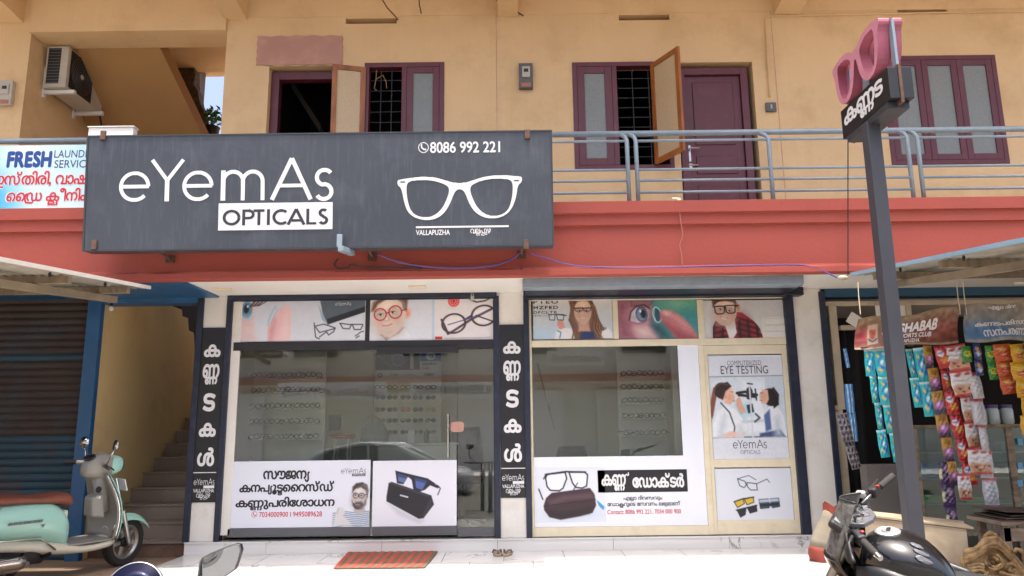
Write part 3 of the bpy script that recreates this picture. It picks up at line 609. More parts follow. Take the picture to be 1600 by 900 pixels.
# navy steel guides either side of each pillar
def guide(pxa, pxb, pyt, pyb, y, mt, dep=0.1):
    x0, x1, _, _ = RC(pxa, pyt, pxb, pyb, y); b = MB(); b.box(x0, x1, y, y+dep, ZSH+.004 if mt == 'navy_paint' else ZG-.02, P((pxa+pxb)/2, pyt, y).z); b.build('shutter_guide', mt, bld, bev=0.003)
guide(297, 307, 460, 840, PB-0.025, 'navy_paint'); guide(344, 353, 462, 840, PB-0.025, 'navy_paint')
guide(772, 781, 462, 835, PB-0.025, 'navy_paint'); guide(820, 829, 462, 835, PB-0.025, 'navy_paint')
guide(1239, 1254, 462, 830, PB-0.025, 'navy_paint'); guide(1294, 1303, 455, 780, PB-0.025, 'navy_paint')
# headers
x0 = p1[1]; x1 = p2[0]
b = MB(); b.box(p1[1]-.03, p2[0]+.03, YF-.075, YF+.12, P(560, 468, YF).z, P(560, 457.5, YF).z); b.build('shop_header', 'navy_paint', bld, bev=0.003)
zt = zb0-0.002
b = MB(); b.box(P(817, 443, 7.27).x, P(1256, 440, 7.27).x, 7.27, 7.46, P(1030, 446.5, 7.27).z, zt); b.build('shutter_box', 'rail_paint', bld, bev=0.004)
b = MB(); b.box(P(822, 443, 7.5).x, P(1252, 440, 7.5).x, 7.465, YF-.165, P(1030, 445, 7.27).z+.012, zt); b.build('shop_header', 'navy_paint', bld, bev=0.004)
b = MB(); b.box(-HX, P(287, 437, YS).x, YS+.1, YF-.04, ZSOF-.02, ZSOF-.001); b.build('blue_soffit', 'blue_paint', bld)
b = MB(); b.box(p2[1]-.06, p3[0]+.08, YF-.16, YF+.2, P(1030, 467, YF).z, P(1030, 444, YF-.16).z); b.build('shop_header', 'navy_paint', bld, bev=0.004)
for k in range(3):
    b = MB(); z = P(1030, 452+k*5, YF-.16).z; b.box(p2[1]-.05, p3[0]+.06, YF-.172, YF-.162, z-.012, z+.006); b.build('header_rib', 'navy_paint', bld, bev=0.003)
b = MB(); c = P(1224, 462, YF-.19); b.tube([c+Vector((.018*math.cos(a), 0, .03*math.sin(a)+.01)) for a in [i*math.pi/6 for i in range(12)]], 0.006, 6, closed=True); b.build('shutter_ring', 'rust_steel', bld)
# beam face above the left shop
b = MB(); b.box(p1[0], p2[1]-.002, YF-.05, YF+.3, P(560, 457, YF).z+.002, ZSOF-.001); b.build('door_beam', 'ceiling_white', bld)
# shop room
XA, XB = p1[0]+.12, p3[1]-.12; YR = 10.8
def sheet(name, a, bb, c, d, mt, par=None): m = MB(); m.add([a, bb, c, d], [(0, 1, 2, 3)]); return m.build(name, mt, par)
mat('shop_wall', '#e2e2da', 0.6, var=0.03, scale=2, coord='World'); mat_marble('shop_floor', '#d8d5cc', '#9a958c', 0.15, 0.9, 0.5)
b = MB(); b.box(XA-.1, XA, YF+.36, YR, ZSH-.1, ZSOF); b.build('shop_side_wall', 'shop_wall', bld)
b = MB(); b.box(XB, XB+.1, YF+.36, YR, ZSH-.1, ZSOF); b.build('shop_side_wall', 'shop_wall', bld)
b = MB(); b.box(XA-.1, XB+.1, YR, YR+.1, ZSH-.1, ZSOF); b.build('shop_back_wall', 'shop_wall', bld)
b = MB(); b.box(XA, XB, YF+.365, YR, ZSH-.1, ZSH-.004); b.build('shop_floor', 'shop_floor', bld)
b = MB(); b.box(P(792, 600, YF).x-.02, P(812, 600, YF).x, YF+.4, 9.0, ZSH, ZSOF); b.build('shop_partition', 'shop_wall', bld)

# ---------------------------------------------------------------- ground floor left: stair passage and shutter bay
XS0 = P(147, 640, YF).x; XS1 = p1[0]+.02
mat('stair_wall', '#cbb07c', 0.8, var=0.1, scale=1.2, bump=0.25, dirt='#6f5a40', dirt_amt=0.35, dirt_scale=1.0, coord='World')
b = MB(); b.box(XS0-.148, XS0, YF+.022, 13.5, ZG-.2, ZB); b.build('passage_wall', 'stair_wall', bld)
b = MB(); b.box(XS1, XS1+.098, YF+.36, 13.5, ZG-.2, ZB); b.build('passage_wall', 'stair_wall', bld)
b = MB(); b.box(XS0, XS1, 13.4, 13.5, ZG-.2, ZSOF+2); b.build('passage_wall', 'stair_wall', bld)
stair = MB(); stair.box(XS0, XS1, YF+.16, YF+.3, ZG-.1, ZG+.02); stair = stair.build('staircase', 'brick_brown', bld)
for k in range(11):
    z = ZG+0.165*(k+1); y = YF+0.12+0.27*k
    b = MB(); b.box(XS0+.002, XS1-.002, y, y+.30, z-.165, z-.025); b.build('riser', 'brick_brown' if k == 0 else 'marble_black', stair)
    b = MB(); b.box(XS0+.002, XS1-.002, y-.02, y+.30, z-.024, z); b.build('tread', 'marble_black', stair, bev=0.004)
# upper flight returning over the passage: saw-tooth underside
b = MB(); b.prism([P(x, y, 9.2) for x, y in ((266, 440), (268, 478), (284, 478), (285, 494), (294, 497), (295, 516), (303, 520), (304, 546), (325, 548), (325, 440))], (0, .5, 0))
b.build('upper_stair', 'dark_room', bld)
b = MB(); b.box(XS0-.15, XS1+.02, YF-.03, YF+.2, P(240, 474, YF).z, ZSOF); hd = b.build('passage_header', 'blue_paint', bld, bev=0.004)
for k in range(2):
    b = MB(); z = P(240, 458+k*8, YF).z; b.box(XS0, XS1, YF-.07+.02*k, YF-.032, z-.03, z+.012); b.build('header_rib', 'blue_paint', hd, bev=0.004)
XP0 = P(127, 640, YF).x
b = MB(); b.box(XP0, XS0+.01, YF-.06, YF+.02, ZG-.1, ZSOF-.021); b.build('shutter_post', 'blue_paint', bld, bev=0.006)
b = MB(); b.box(-HX, XP0, YF-.02, YF+.2, P(70, 462, YF).z, ZSOF); b.build('bay_header', 'blue_paint', bld, bev=0.004)
sh = thing('roller_shutter', 'rust brown and blue roller shutter closed behind the mint scooter', 'shutter', ((XP0-8)/2, YF+.05, ZG))
zt = P(70, 462, YF).z; ns = 35; hgt = (zt-ZG)/ns
s_ = MB(); n_ = 6
s_.loft([[(x, -0.012-0.016*math.sin(math.pi*i/n_), hgt*i/n_*0.94) for i in range(n_+1)]+[(x, 0.0, hgt*.94), (x, 0.0, 0)] for x in (-8.0, XP0-.004)])
s_.v = [Vector((p.x, p.y, p.z)) for p in s_.v]; sm = s_.mesh('slat', 'shutter_rust', 'auto'); mat('shutter_brown', '#3b302a', 0.7, var=0.3, scale=4, bump=0.25, dirt='#2f4a58', dirt_amt=0.6, dirt_scale=1.6, coord='World'); sm2 = sm.copy(); sm2.materials[0] = MATS['shutter_brown']
for k in range(ns): inst('slat', sm2 if random.random() < (k/ns-.30)*1.9 else sm, sh, (0, YF+.05, ZG+hgt*k+random.uniform(-.001, .001)))
b = MB(); b.box(-8.0, XP0, YF+.056, YF+.07, ZG, zt); b.build('slat_backing', 'shutter_rust', sh)
# lamp holder hanging in the passage
b = MB(); c = P(174, 482, YF-.02); b.ell(c, .026, .026, .03); o = b.build('lamp_bulb', 'ink_white', smooth=True); tag(o, 'small round white bulb hanging at the top of the stair passage', 'bulb')
b = MB(); b.tube([c+Vector((0, 0, .028)), c+Vector((0, 0, .1))], .014); b.tube([c+Vector((0, 0, .1)), c+Vector((-.05, .02, .15)), c+Vector((.08, .03, .16))], .005); b.build('holder', 'wire_black', o)

# ---------------------------------------------------------------- railings
def railing(label, x0, x1, posts, rails=True):
    yr = YS+0.05; g = thing('balcony_railing', label, 'railing', ((x0+x1)/2, yr, ZFT))
    zt = P(1100, 204, yr).z; b = MB(); b.tube([(x0, yr+.06, zt), (x1, yr+.06, zt)], 0.030, 12); b.build('top_rail', 'rail_paint', g, smooth=True)
    zs = [P(1100, y, yr).z for y in (219, 264, 281, 299.5)]
    for (xa, xb, da, db) in posts:
        for x, d in ((xa, da), (xb, db)):
            if d is None: continue
            b = MB(); b.tube([(x, yr, ZFT-.02), (x, yr, zt-.10), (x+d*.25, yr+.02, zt-.05), (x+d, yr+.06, zt-.005)], 0.022, 10); b.build('post', 'rail_paint', g, smooth=True)
        if rails:
            for z in zs:
                b = MB(); b.tube([(xa, yr, z), (xb, yr, z)], 0.0145, 8); b.build('rail', 'rail_paint', g, smooth=True)
    return g
yr = YS+0.05
X_ = lambda px, py=260: P(px, py, yr).x
railing('blue grey tube railing along the balcony right of the black signboard', X_(820), 8.0,
        [(X_(700), X_(981), None, -.06), (X_(995), X_(1204), -.06, -.09), (X_(1204)+.001, X_(1422), None, -.06), (X_(1438), 8.0, -.06, None)])
railing('blue grey tube railing above the laundry signboard at the left', -8.0, X_(160), [(-8.0, X_(40), None, None)], False)
# ================================================================ left glass shop front
GF = thing('glass_shopfront', 'black framed glass shop front with a door between the two lettered pillars', 'shopfront', (P(565, 839, YF).x, YF, ZSH))
def bar(name, px0, py0, px1, py1, mt, par, ya=-.03, yb=.03, bev=0.003, Y=None):
    x0, x1, z0, z1 = RC(px0, py0, px1, py1, Y or YF); b = MB(); b.box(x0, x1, YF+ya, YF+yb, z0, z1); return b.build(name, mt, par, bev=bev)
def pane(px0, py0, px1, py1, par, y=0.0, mt='window_glass', name='pane'):
    x0, x1, z0, z1 = RC(px0, py0, px1, py1, YF); b = MB(); b.box(x0, x1, YF+y-.004, YF+y+.004, z0, z1); return b.build(name, mt, par)
bar('jamb', 354, 468, 370, 836, 'white_alu', GF, -.02, .05)
bar('transom', 366, 533, 773, 546, 'black_alu', GF, -.026, .04)
bar('top_rail', 366, 466, 773, 469.5, 'black_alu', GF, -.022, .04)
bar('mullion', 571.5, 469.6, 577.5, 532.9, 'black_alu', GF, -.024, .03)
bar('end_jamb', 771.5, 469.6, 774, 836, 'black_alu', GF, -.02, .03)
pane(370, 469.6, 571.4, 532.9, GF, .01); pane(577.6, 469.6, 771.3, 532.9, GF, .01)
pane(364, 546.2, 581.5, 838, GF, 0.0); pane(715, 546.2, 771.3, 838, GF, 0.0)
bar('bottom_rail', 356, 824.5, 579, 838, 'grey_alu', GF, -.02, .02); bar('bottom_rail', 715.2, 824, 771.4, 837, 'grey_alu', GF, -.02, .02)
dr = pane(582.5, 547, 714.2, 836, GF, -.012, name='glass_door')
bar('bottom_rail', 582.5, 822, 714.2, 836, 'grey_alu', dr, -.034, .006)
x0, x1, z0, z1 = RC(588, 541, 716, 552, YF-.05); b = MB(); b.box(x0, x1, YF-.06, YF-.0265, z0, z1); b.build('door_closer', 'black_alu', GF, bev=0.006)
b = MB(); c0 = P(700, 647, YF-.07); c1 = P(700, 714, YF-.07); b.tube([c0, c1], .014, 12); 
for t in (.1, .9): c = c0.lerp(c1, t); b.tube([c, c+Vector((0, .05, 0))], .009, 8)
b.build('door_handle', 'steel', dr, smooth='auto')
cv = Canvas(705, 659, 725, 676, 2, '#e8ded6'); cv.ell(709.5, 667, 3, 4, '#55504c', .6, op=.8)
x0, x1, z0, z1 = RC(704, 659, 725, 675, YF-.02); b = MB(); n = 28
pl = [(x0+(x1-x0)*(.5+.5*max(-1, min(1, 1.25*math.cos(a)))*.99), YF-.0175, z0+(z1-z0)*(.5+.5*max(-1, min(1, 1.15*math.sin(a))))) for a in [2*math.pi*i/n for i in range(n)]]
b.add(pl, [tuple(range(n))]); stk = b.build('door_sticker', 'wall_patch', dr)

def logo(polys_fn=None): pass
def st(pts, w_): return [stroke(pts, w_)]
def eyemas(w_=0.075):
    """thin geometric lettering: e Y e m A s"""
    out = []
    def e(x): return st(arc(x+.36, .36, .33, -38, 322, 40)[8:] if False else arc(x+.36, .36, .325, 0, 318, 40), w_)+st([(x+.05, .36), (x+.70, .36)], w_*.95)
    out += e(0)
    out += st([(.76, 1.0), (1.13, .5)], w_)+st([(1.5, 1.0), (1.13, .5)], w_)+st([(1.13, .54), (1.13, 0)], w_*1.2)
    out += e(1.50)
    x = 2.46; out += st([(x, .72), (x, 0)], w_*1.25)+st([(x, .3)]+arc(x+.235, .45, .235, 180, 0, 20, ry=.24)+[(x+.47, 0)], w_*1.05)+st([(x+.47, .3)]+arc(x+.70, .45, .235, 180, 0, 20, ry=.24)+[(x+.94, 0)], w_*1.05)
    x = 3.62; out += st([(x, 0), (x+.46, 1.0)], w_*1.15)+st([(x+.46, 1.0), (x+.92, 0)], w_*1.15)+st([(x+.17, .34), (x+.75, .34)], w_)
    x = 4.66; out += st(arc(x+.20, .53, .18, 35, 255, 16)[0:]+arc(x+.19, .185, .18, 80, -150, 18), w_*1.1)
    return out
def opticals(w_=0.17):
    out = []; x = 0
    out += st(arc(x+.5, .5, .415, 0, 360, 40), w_); x = 1.18
    out += st([(x, 0), (x, 1)], w_)+st([(x, .92), (x+.3, .92)]+arc(x+.3, .69, .23, 90, -90, 14)+[(x, .46)], w_*.95); x = 1.72
    out += st([(x, .92), (x+.62, .92)], w_)+st([(x+.31, .9), (x+.31, 0)], w_); x = 2.56
    out += st([(x, 0), (x, 1)], w_); x = 2.78
    out += st(arc(x+.5, .5, .415, 48, 312, 34), w_); x = 3.66
    out += st([(x, 0), (x+.45, 1)], w_)+st([(x+.45, 1), (x+.9, 0)], w_)+st([(x+.2, .27), (x+.72, .27)], w_*.9); x = 4.76
    out += st([(x, 1), (x, 0)], w_)+st([(x, .075), (x+.48, .075)], w_*.9); x = 5.36
    out += st(arc(x+.27, .74, .19, 40, 250, 16)+arc(x+.26, .27, .20, 75, -150, 18), w_)
    return out
def phone_icon():
    out = st(arc(0, 0, .46, 0, 360, 36), .07)
    out += st([(-.2, .22), (-.16, .0), (-.02, -.14), (.2, -.2)], .12)+st([(-.24, .26), (-.13, .2)], .16)+st([(.14, -.14), (.24, -.22)], .16)
    return out
POST_Y = YF-.012
# ---- transom pictures, left shop
c = Canvas(372, 469, 572, 533, 1.25, '#ccd2df').grad('#c9cfdd', '#dcdfe8')
c.poly([(372, 500), (384, 497), (396, 505), (402, 533), (372, 533)], '#e0c6c6', 4); c.poly([(372, 469), (400, 469), (396, 505), (372, 510)], '#d9c9cf', 4)
c.ell(385, 483, 8.5, 13, '#5f8fae', 1); c.ell(384, 482, 4.2, 7, '#1c2430', 1); c.ell(386, 478, 1.6, 2, '#eef4ff', .6); c.ell(385, 495, 9, 5, '#8fb7cf', 3, op=.5)
for k in range(11): c.line([(388+k*1.6, 479-k*.2), (394+k*2.0, 472-(k % 3)), (397+k*2.1, 468)], 1.0, '#52303c', .5)
c.ell(383, 505, 10, 4, '#e2aeb0', 4, op=.6)
c.poly([(421, 533), (419, 515), (426, 497), (438, 480), (447, 476), (453, 482), (455, 500), (454, 533)], '#e9bfc2', 2); c.poly([(446, 480), (452, 486), (453, 533), (436, 533)], '#f0d3d4', 5, op=.7); c.poly([(421, 533), (420, 512), (430, 495), (433, 500), (428, 533)], '#d99a9f', 3, op=.7)
c.line([(428, 480), (421, 495), (419, 508)], 3, '#9fc0d8', 1, .8); c.line([(429, 479), (432, 484), (424, 505)], 1, '#7ea6c4', .6, .8)
c.poly([(499, 469), (570, 469), (570, 486), (512, 507), (504, 492)], '#55636f', .6); c.poly([(511, 499), (570, 480), (570, 489), (512, 508)], '#23252c', .7); c.poly([(496, 476), (504, 490), (511, 507), (503, 500)], '#93adc4', 1.2)
for g in ([(491, 505), (494, 527), (500, 530)], [(493, 510), (506, 507), (524, 513), (522, 519), (514, 524), (511, 519), (500, 527)], [(494, 512), (500, 520), (512, 517), (524, 514)], [(531, 506), (545, 508), (566, 508)], [(532, 507), (536, 514), (546, 515), (549, 509)], [(551, 509), (554, 516), (564, 516), (567, 509)], [(556, 526), (564, 520), (568, 519)], [(557, 529), (562, 526)]): c.line(g, 1.5, '#23262e', .6)
c.noise(.012)
t1 = c.poster('window_poster', POST_Y, None, 'poster strip with a blue eye, fingertip, grey case and wire glasses', 'poster')
ink_px(eyemas(.085), 524, 471.5, 549, 478, POST_Y-.002, 'ink_white', 'lettering', t1, 18); ink_px(run('OPTICALS'), 538, 476.5, 551, 479, POST_Y-.003, 'ink_grey', 'lettering', t1, 12)
c = Canvas(578, 467.5, 771, 532, 1.25, '#d7dbe4').grad('#d3d8e2', '#dfe3ec')
c.poly([(675, 467), (679, 467), (679, 532), (675, 532)], '#b9d0e2', .8); c.poly([(679, 467), (772, 467), (772, 532), (679, 532)], '#e2dedf', .5)
c.poly([(600, 532), (612, 522), (632, 512), (640, 522), (644, 532)], '#e6e9f0', 1); c.poly([(594, 522), (632, 511), (624, 520), (604, 531)], '#86737a', 1); c.poly([(586, 507), (600, 525), (610, 528), (628, 514), (632, 500)], '#e6cfc8', 2)
face(c, 606, 491, 24, 33, -8, '#f0d9cc', yaw=-.10, brow='#a5846e', iris='#5a4638', lips='#d08a80', smile=.45); c.ell(637, 489, 6, 9, '#e9c0ae', 1.2, rot=15); c.ell(637, 490, 3, 5, '#cf9080', 1.6, rot=15, op=.7)
c.poly([(579, 486), (582, 472), (592, 465), (602, 467), (590, 475), (584, 486)], '#7d604e', 2); c.poly([(618, 465), (637, 465), (635, 486), (630, 482), (628, 472)], '#74574a', 2); strands(c, [[(583, 482), (588, 472), (598, 467)], [(632, 482), (631, 474), (624, 466)]], ['#57402f', '#a08068'], 1, 14)
for cx, cy, r in ((594, 490.5, 9.2), (617.5, 487, 9.8)): c.ell(cx, cy, r, r, '#b3303a', .5, ring=2.0); c.line([(cx-5, cy-5), (cx-1, cy-8)], 1, '#e88a8a', .6, .8)
c.line([(603, 488.5), (608, 487.5)], 2.0, '#b3303a', .5); c.line([(627, 485), (635, 483)], 1.8, '#9e2a32', .5)
for k in range(5): c.ell(709, 471, 9-k*1.8, 9-k*1.8, '#d8393f' if k % 2 == 0 else '#f08a86', .7)
c.ell(709, 471, 2, 2, '#a31d28', .6); c.line([(700, 480), (712, 484)], 2, '#c8c5be', 1.5, .5)
c.line([(735, 469), (745, 473), (758, 471), (766, 467)], 2, '#332a33', .6)
for cx, cy, r in ((709, 506, 18), (756, 494, 19)): c.ell(cx, cy, r, r*.82, '#3a2c33', .6, rot=-8, ring=2.6); c.ell(cx, cy, r*.86, r*.68, '#ece8e8', 1, rot=-8, op=.5)
c.line([(727, 500), (737, 494)], 3, '#3a2c33', .6); c.line([(690, 500), (694, 508), (700, 522), (708, 518), (736, 500), (768, 484)], 3.4, '#4b3443', .8); c.line([(700, 508), (735, 498), (766, 486)], 1.6, '#54558c', .6); c.line([(744, 494), (772, 504)], 2, '#3a2c33', .7)
c.poly([(680, 526), (691, 526), (691, 530.5), (680, 530.5)], '#c8352f', .5); c.line([(696, 529), (765, 528)], 1, '#8b8b90', .5, .6)
c.noise(.012)
c.poster('window_poster', POST_Y, None, 'poster of a boy in round red glasses beside tortoise frames and a rose', 'poster')
# ---- lower pictures, left shop
c = Canvas(357, 720, 578, 824, 1.0, '#dde0ea').grad('#dcdfe9', '#e2e4ee')
c.poly([(521, 824), (523, 806), (530, 800), (548, 797), (562, 800), (574, 798), (579, 801), (579, 824)], '#dfe4ea', .8)
for k in range(8): c.line([(521, 803+k*3.1), (540, 800.5+k*3.0), (560, 803+k*2.8), (579, 800+k*3.0)], 1.1, '#3f5d86', .5, .9)
c.poly([(522, 822), (526, 800), (530, 793), (537, 795), (541, 802), (536, 806), (545, 814), (551, 822)], '#d9d5d3', .9); c.line([(529, 795), (528, 804)], .7, '#9a9492', .5)
c.poly([(554, 795), (570, 795), (572, 800), (560, 806), (553, 800)], '#b9b2af', 1.2)
face(c, 561, 777, 11.5, 17.5, 4, '#d2ccc8', yaw=-.12, brow='#4a4442', lips='#a59a96', smile=.3, iris='#2e2a2a'); c.ell(573, 777, 2.4, 4, '#a9a3a1', .8)
c.poly([(550, 783), (553, 789), (556, 786), (565, 785), (569, 789), (573, 778), (572, 790), (566, 797), (556, 797), (551, 791)], '#5a5350', 1.4, .92); strands(c, [[(553, 788), (556, 795), (562, 797)], [(571, 784), (569, 792), (563, 797)]], ['#3a3533', '#7b736f'], .8, 14); c.line([(556, 790), (562, 790.5)], 1.4, '#a08f8a', .5)
c.poly([(550, 772), (550.5, 762), (556, 756.5), (566, 755), (573.5, 759), (576, 768), (574, 778), (571.5, 768), (564, 763), (555, 765.5)], '#4d4643', 1.2); strands(c, [[(553, 766), (558, 759), (566, 757)], [(574, 774), (573, 764), (567, 758)], [(556, 764), (564, 760), (572, 763)]], ['#2e2927', '#7c726c', '#5f5652'], .9, 20)
for cx in (556, 565): c.ell(cx, 776, 4.2, 3.8, '#30353b', .35, ring=1.0)
c.line([(560, 775.4), (561, 775.4)], 1.0, '#30353b', .4); c.line([(569, 775), (573.5, 774)], 1.0, '#30353b', .4)
t3 = c.poster('window_poster', POST_Y, None, 'white poster with black lettering and a bearded man in a striped shirt', 'poster')
IY = POST_Y-.002
ink_px(run('സ|ൗ|ജ|ന|~'), 411, 735, 484, 754, IY, 'ink_dark', 'lettering', t3, 34, .034)
ink_px(run('ക|ന|പ|~|ൂ|ട/ട|ൈ|റ|സ്|ഡ്'), 374, 752, 522, 774, IY, 'ink_dark', 'lettering', t3, 34, .036)
ink_px(run('ക|ണ/ണ|ു|പ|രി|േ|ശ|ാ|ധ|ന'), 368, 776, 523, 797, IY, 'ink_dark', 'lettering', t3, 34, .034)
ink_px(phone_icon(), 393, 799, 402, 808.5, IY, 'ink_red', 'lettering', t3, 24); ink_px(run('7034000900 I 9495089628'), 405, 799.5, 503, 807.5, IY, 'ink_red', 'lettering', t3, 22, .012)
ink_px(eyemas(.075), 533, 731, 572, 740, IY, 'ink_grey', 'lettering', t3, 22); bx = RC(550, 740, 571, 744, IY); b = MB(); b.add([(bx[0], IY, bx[2]), (bx[1], IY, bx[2]), (bx[1], IY, bx[3]), (bx[0], IY, bx[3])], [(0, 1, 2, 3)]); b.build('lettering', 'ink_grey', t3); ink_px(run('OPTICALS'), 551.5, 740.8, 569.5, 743.2, IY-.001, 'ink_white', 'lettering', t3, 14, .01)
c = Canvas(582, 719.5, 713.5, 822, 1.1, '#e1e2ea').grad('#dfe0e8', '#e6e7ee')
c.poly([(605, 785), (640, 806), (662, 814), (655, 817), (622, 803)], '#c5c6d2', 4)
c.poly([(607, 755), (611, 753), (674, 775), (678, 789), (662, 810), (655, 811), (604, 783), (604, 776)], '#23232b', .7); c.poly([(660, 806), (674, 776), (678, 789), (662, 810)], '#34343e', .8); c.poly([(607, 755), (612, 753), (674, 775), (668, 777)], '#3a3a45', .8); c.line([(626, 774), (637, 777)], 2.2, '#d8d8de', .6)
c.poly([(617, 735), (640, 741), (668, 748), (687, 761), (684, 764), (672, 759), (664, 766), (655, 769), (646, 766), (643, 750), (637, 745), (630, 757), (620, 755)], '#262633', .6)
c.poly([(621, 740), (637, 745), (631, 755), (622, 752)], '#5d6ea0', .7); c.poly([(648, 747), (667, 752), (660, 766), (650, 763)], '#5468a8', .7); c.poly([(621, 740), (637, 745), (634, 748), (622, 745)], '#303a60', 1.2, .7); c.poly([(648, 747), (667, 752), (665, 756), (648, 751)], '#2f3b68', 1.2, .7)
c.line([(685, 761), (688, 764), (684, 774)], 1.6, '#2b2b36', .5); c.ell(681, 757, 1.5, 1, '#cfc7b0', .5)
c.poster('window_poster', POST_Y-.012, None, 'white poster of blue lensed sunglasses and a black case on the glass door', 'poster')

# ================================================================ right aluminium shop front
AF = thing('aluminium_shopfront', 'cream aluminium framed shop front right of the middle lettered pillar', 'shopfront', (P(1035, 836, YF).x, YF, ZSH))
def barX(name, xa, xb, py0, py1, mt, par, ya=-.022, yb=.05):
    z0, z1 = P(1030, py1, YF).z, P(1030, py0, YF).z; b = MB(); b.box(xa, xb, YF+ya, YF+yb, z0, z1); return b.build(name, mt, par, bev=.003)
fx_ = lambda px, py: P(px, py, YF).x
J0, J1 = p2[1]+.001, fx_(832.5, 650); M0, M1 = fx_(1098.5, 687), fx_(1107, 687); S1 = fx_(1113, 687); E0 = fx_(1231.5, 687); E1 = fx_(1240.5, 687); R1 = p3[0]+.02
barX('jamb', J0, J1, 466, 836, 'cream_alu', AF, -.02, .04)
barX('top_rail', J1, E1, 465, 468.6, 'cream_alu', AF, -.02, .04)
barX('transom', J1, E1, 530, 540.5, 'cream_alu', AF, -.022, .05)
for a, bb in ((957, 965.5), (1089.5, 1099.5)): bar('mullion', a, 468.8, bb, 529.8, 'cream_alu', AF, -.021, .04)
barX('jamb', E1+.002, R1, 466, 836, 'white_alu', AF, -.02, .05)
barX('mullion', M0, M1, 540.7, 836, 'cream_alu', AF, -.022, .05)
barX('bottom_rail', J1, M0, 821.5, 836, 'cream_alu', AF, -.022, .05)
pane(832.6, 468.8, 956.8, 529.8, AF, .012); pane(965.7, 468.8, 1089.3, 529.8, AF, .012); pane(1099.7, 468.8, 1236, 529.8, AF, .012)
def paneX(xa, xb, py0, py1, par, y, name='pane'): b = MB(); b.box(xa, xb, YF+y-.004, YF+y+.004, P(1030, py1, YF).z, P(1030, py0, YF).z); return b.build(name, 'window_glass', par)
paneX(J1, M0, 540.7, 821.3, AF, 0)
d = paneX(S1, E0, 549, 726, AF, .008, 'door'); paneX(S1, E0, 726.5, 820, d, .008)
barX('stile', M1+.002, S1, 541, 836, 'cream_alu', d, -.012, .045); barX('stile', E0, E1, 541, 836, 'cream_alu', d, -.012, .045)
for a in ((541, 555), (719, 731.5), (814, 836)): barX('rail', S1, E0, a[0], a[1], 'cream_alu', d, -.011, .045)
# louvre ventilator in the last transom light
lv = bar('ventilator', 1190.5, 494.5, 1229, 529, 'white_alu', AF, -.014, .004)
for k in range(3): bar('louvre', 1193.5, 498+k*10.2, 1226.5, 506.5+k*10.2, 'white_alu', lv, -.022, -.0145)
# ---- transom pictures, right shop
c = Canvas(833, 469, 956.8, 529.6, 1.5, '#d5d1cd').grad('#d9d5d0', '#b9c8d4')
c.poly([(833, 511), (880, 516), (957, 520), (957, 530), (833, 530)], '#b7cfe0', 8, .8)
c.poly([(889, 469), (897, 467), (924, 467), (931, 480), (936, 500), (944, 515), (948, 530), (895, 530), (893, 512), (888, 500), (893, 486)], '#6d4a3a', 1.2)
for k in range(9): c.line([(893+k*.6, 475+k), (890+k*.9, 495+k*2), (897+k*1.4, 512+k), (893+k*2, 530)], 1.0, '#a9805f' if k % 2 else '#4a2f26', .7, .8); c.line([(927+k*.5, 474+k*2), (933+k, 497+k*2), (930+k*2, 513), (938+k*1.3, 530)], 1.0, '#b58a68' if k % 2 else '#4d3228', .7, .8)
c.poly([(866, 530), (868, 518), (880, 512), (893, 514), (898, 530)], '#e6e4e2', 1.2); c.poly([(940, 518), (951, 514), (957, 522), (957, 530), (938, 530)], '#e4e2e2', 1); c.poly([(908, 518), (926, 518), (930, 530), (905, 530)], '#2a3864', 1.2)
c.poly([(904, 500), (919, 500), (922, 518), (903, 518)], '#c99d84', 1.5); face(c, 911, 487, 13.5, 19.5, 0, '#e8c2a8', brow='#5d4030', lips='#b35a56', smile=.9)
c.poly([(896, 480), (898, 468), (926, 467), (927, 482), (921, 471), (912, 470), (903, 471)], '#5f3f30', 1.4); strands(c, [[(897, 476), (893, 495), (900, 512), (896, 530)], [(926, 476), (932, 496), (929, 513), (938, 530)]], ['#a87c58', '#3e281e', '#8a6044'], 1.1, 24, 2.5)
for cx in (904.8, 918): c.line([(cx-6, 481.5), (cx-5.6, 485.5), (cx, 488), (cx+5.4, 485), (cx+5.8, 481.5)], 1.0, '#33283a', .4); c.line([(cx-6.6, 481.8), (cx+6.4, 481.4)], 1.8, '#2a2030', .4)
c.poly([(870, 508), (872, 497), (880, 501), (883, 512), (875, 515)], '#d99b8a', .9); c.line([(871, 517), (876, 519), (874, 528)], 1.6, '#4a74a8', .6)
for cx, rx_ in ((862.5, 5), (875.5, 6)): c.poly([(cx-rx_, 491), (cx+rx_, 491.5), (cx+rx_*.8, 500), (cx-rx_*.7, 499.5)], '#cfd3d6', .6); c.line([(cx-rx_, 491), (cx+rx_, 491.5), (cx+rx_*.8, 500), (cx-rx_*.7, 499.5), (cx-rx_, 491)], 1.3, '#3d4450', .4)
c.line([(868, 491), (885, 493)], 1.6, '#3d3c44', .5); c.noise(.015)
ps = c.poster('window_poster', POST_Y, None, 'poster of a smiling long haired girl in glasses before an eye chart', 'poster')
ink_px(run('P|T|E|O', .22), 829.6+3.5, 468.8, 872, 474.5, IY, 'ink_dark', 'lettering', ps, 16, .03); ink_px(run('H|Z|F|E|D', .22), 833.5, 478, 872, 483, IY, 'ink_dark', 'lettering', ps, 16, .03); ink_px(run('D|F|C|L|T|B', .2), 833.5, 486, 870, 490, IY, 'ink_grey', 'lettering', ps, 14, .02); ink_px(run('P|E|O|R|L|C|F|T|D', .2), 833.5, 492, 862, 494.5, IY, 'ink_grey', 'lettering', ps, 10)
c = Canvas(965.8, 469, 1089.2, 529.6, 1.6, '#4f9a98').grad('#7f5c74', '#45a09c', True)
c.poly([(1024, 469), (1090, 469), (1090, 530), (1034, 530)], '#4c9c94', 8); c.ell(1064, 474, 24, 9, '#8fbb92', 8, op=.75); c.ell(1078, 505, 16, 20, '#3d8f96', 10, op=.6)
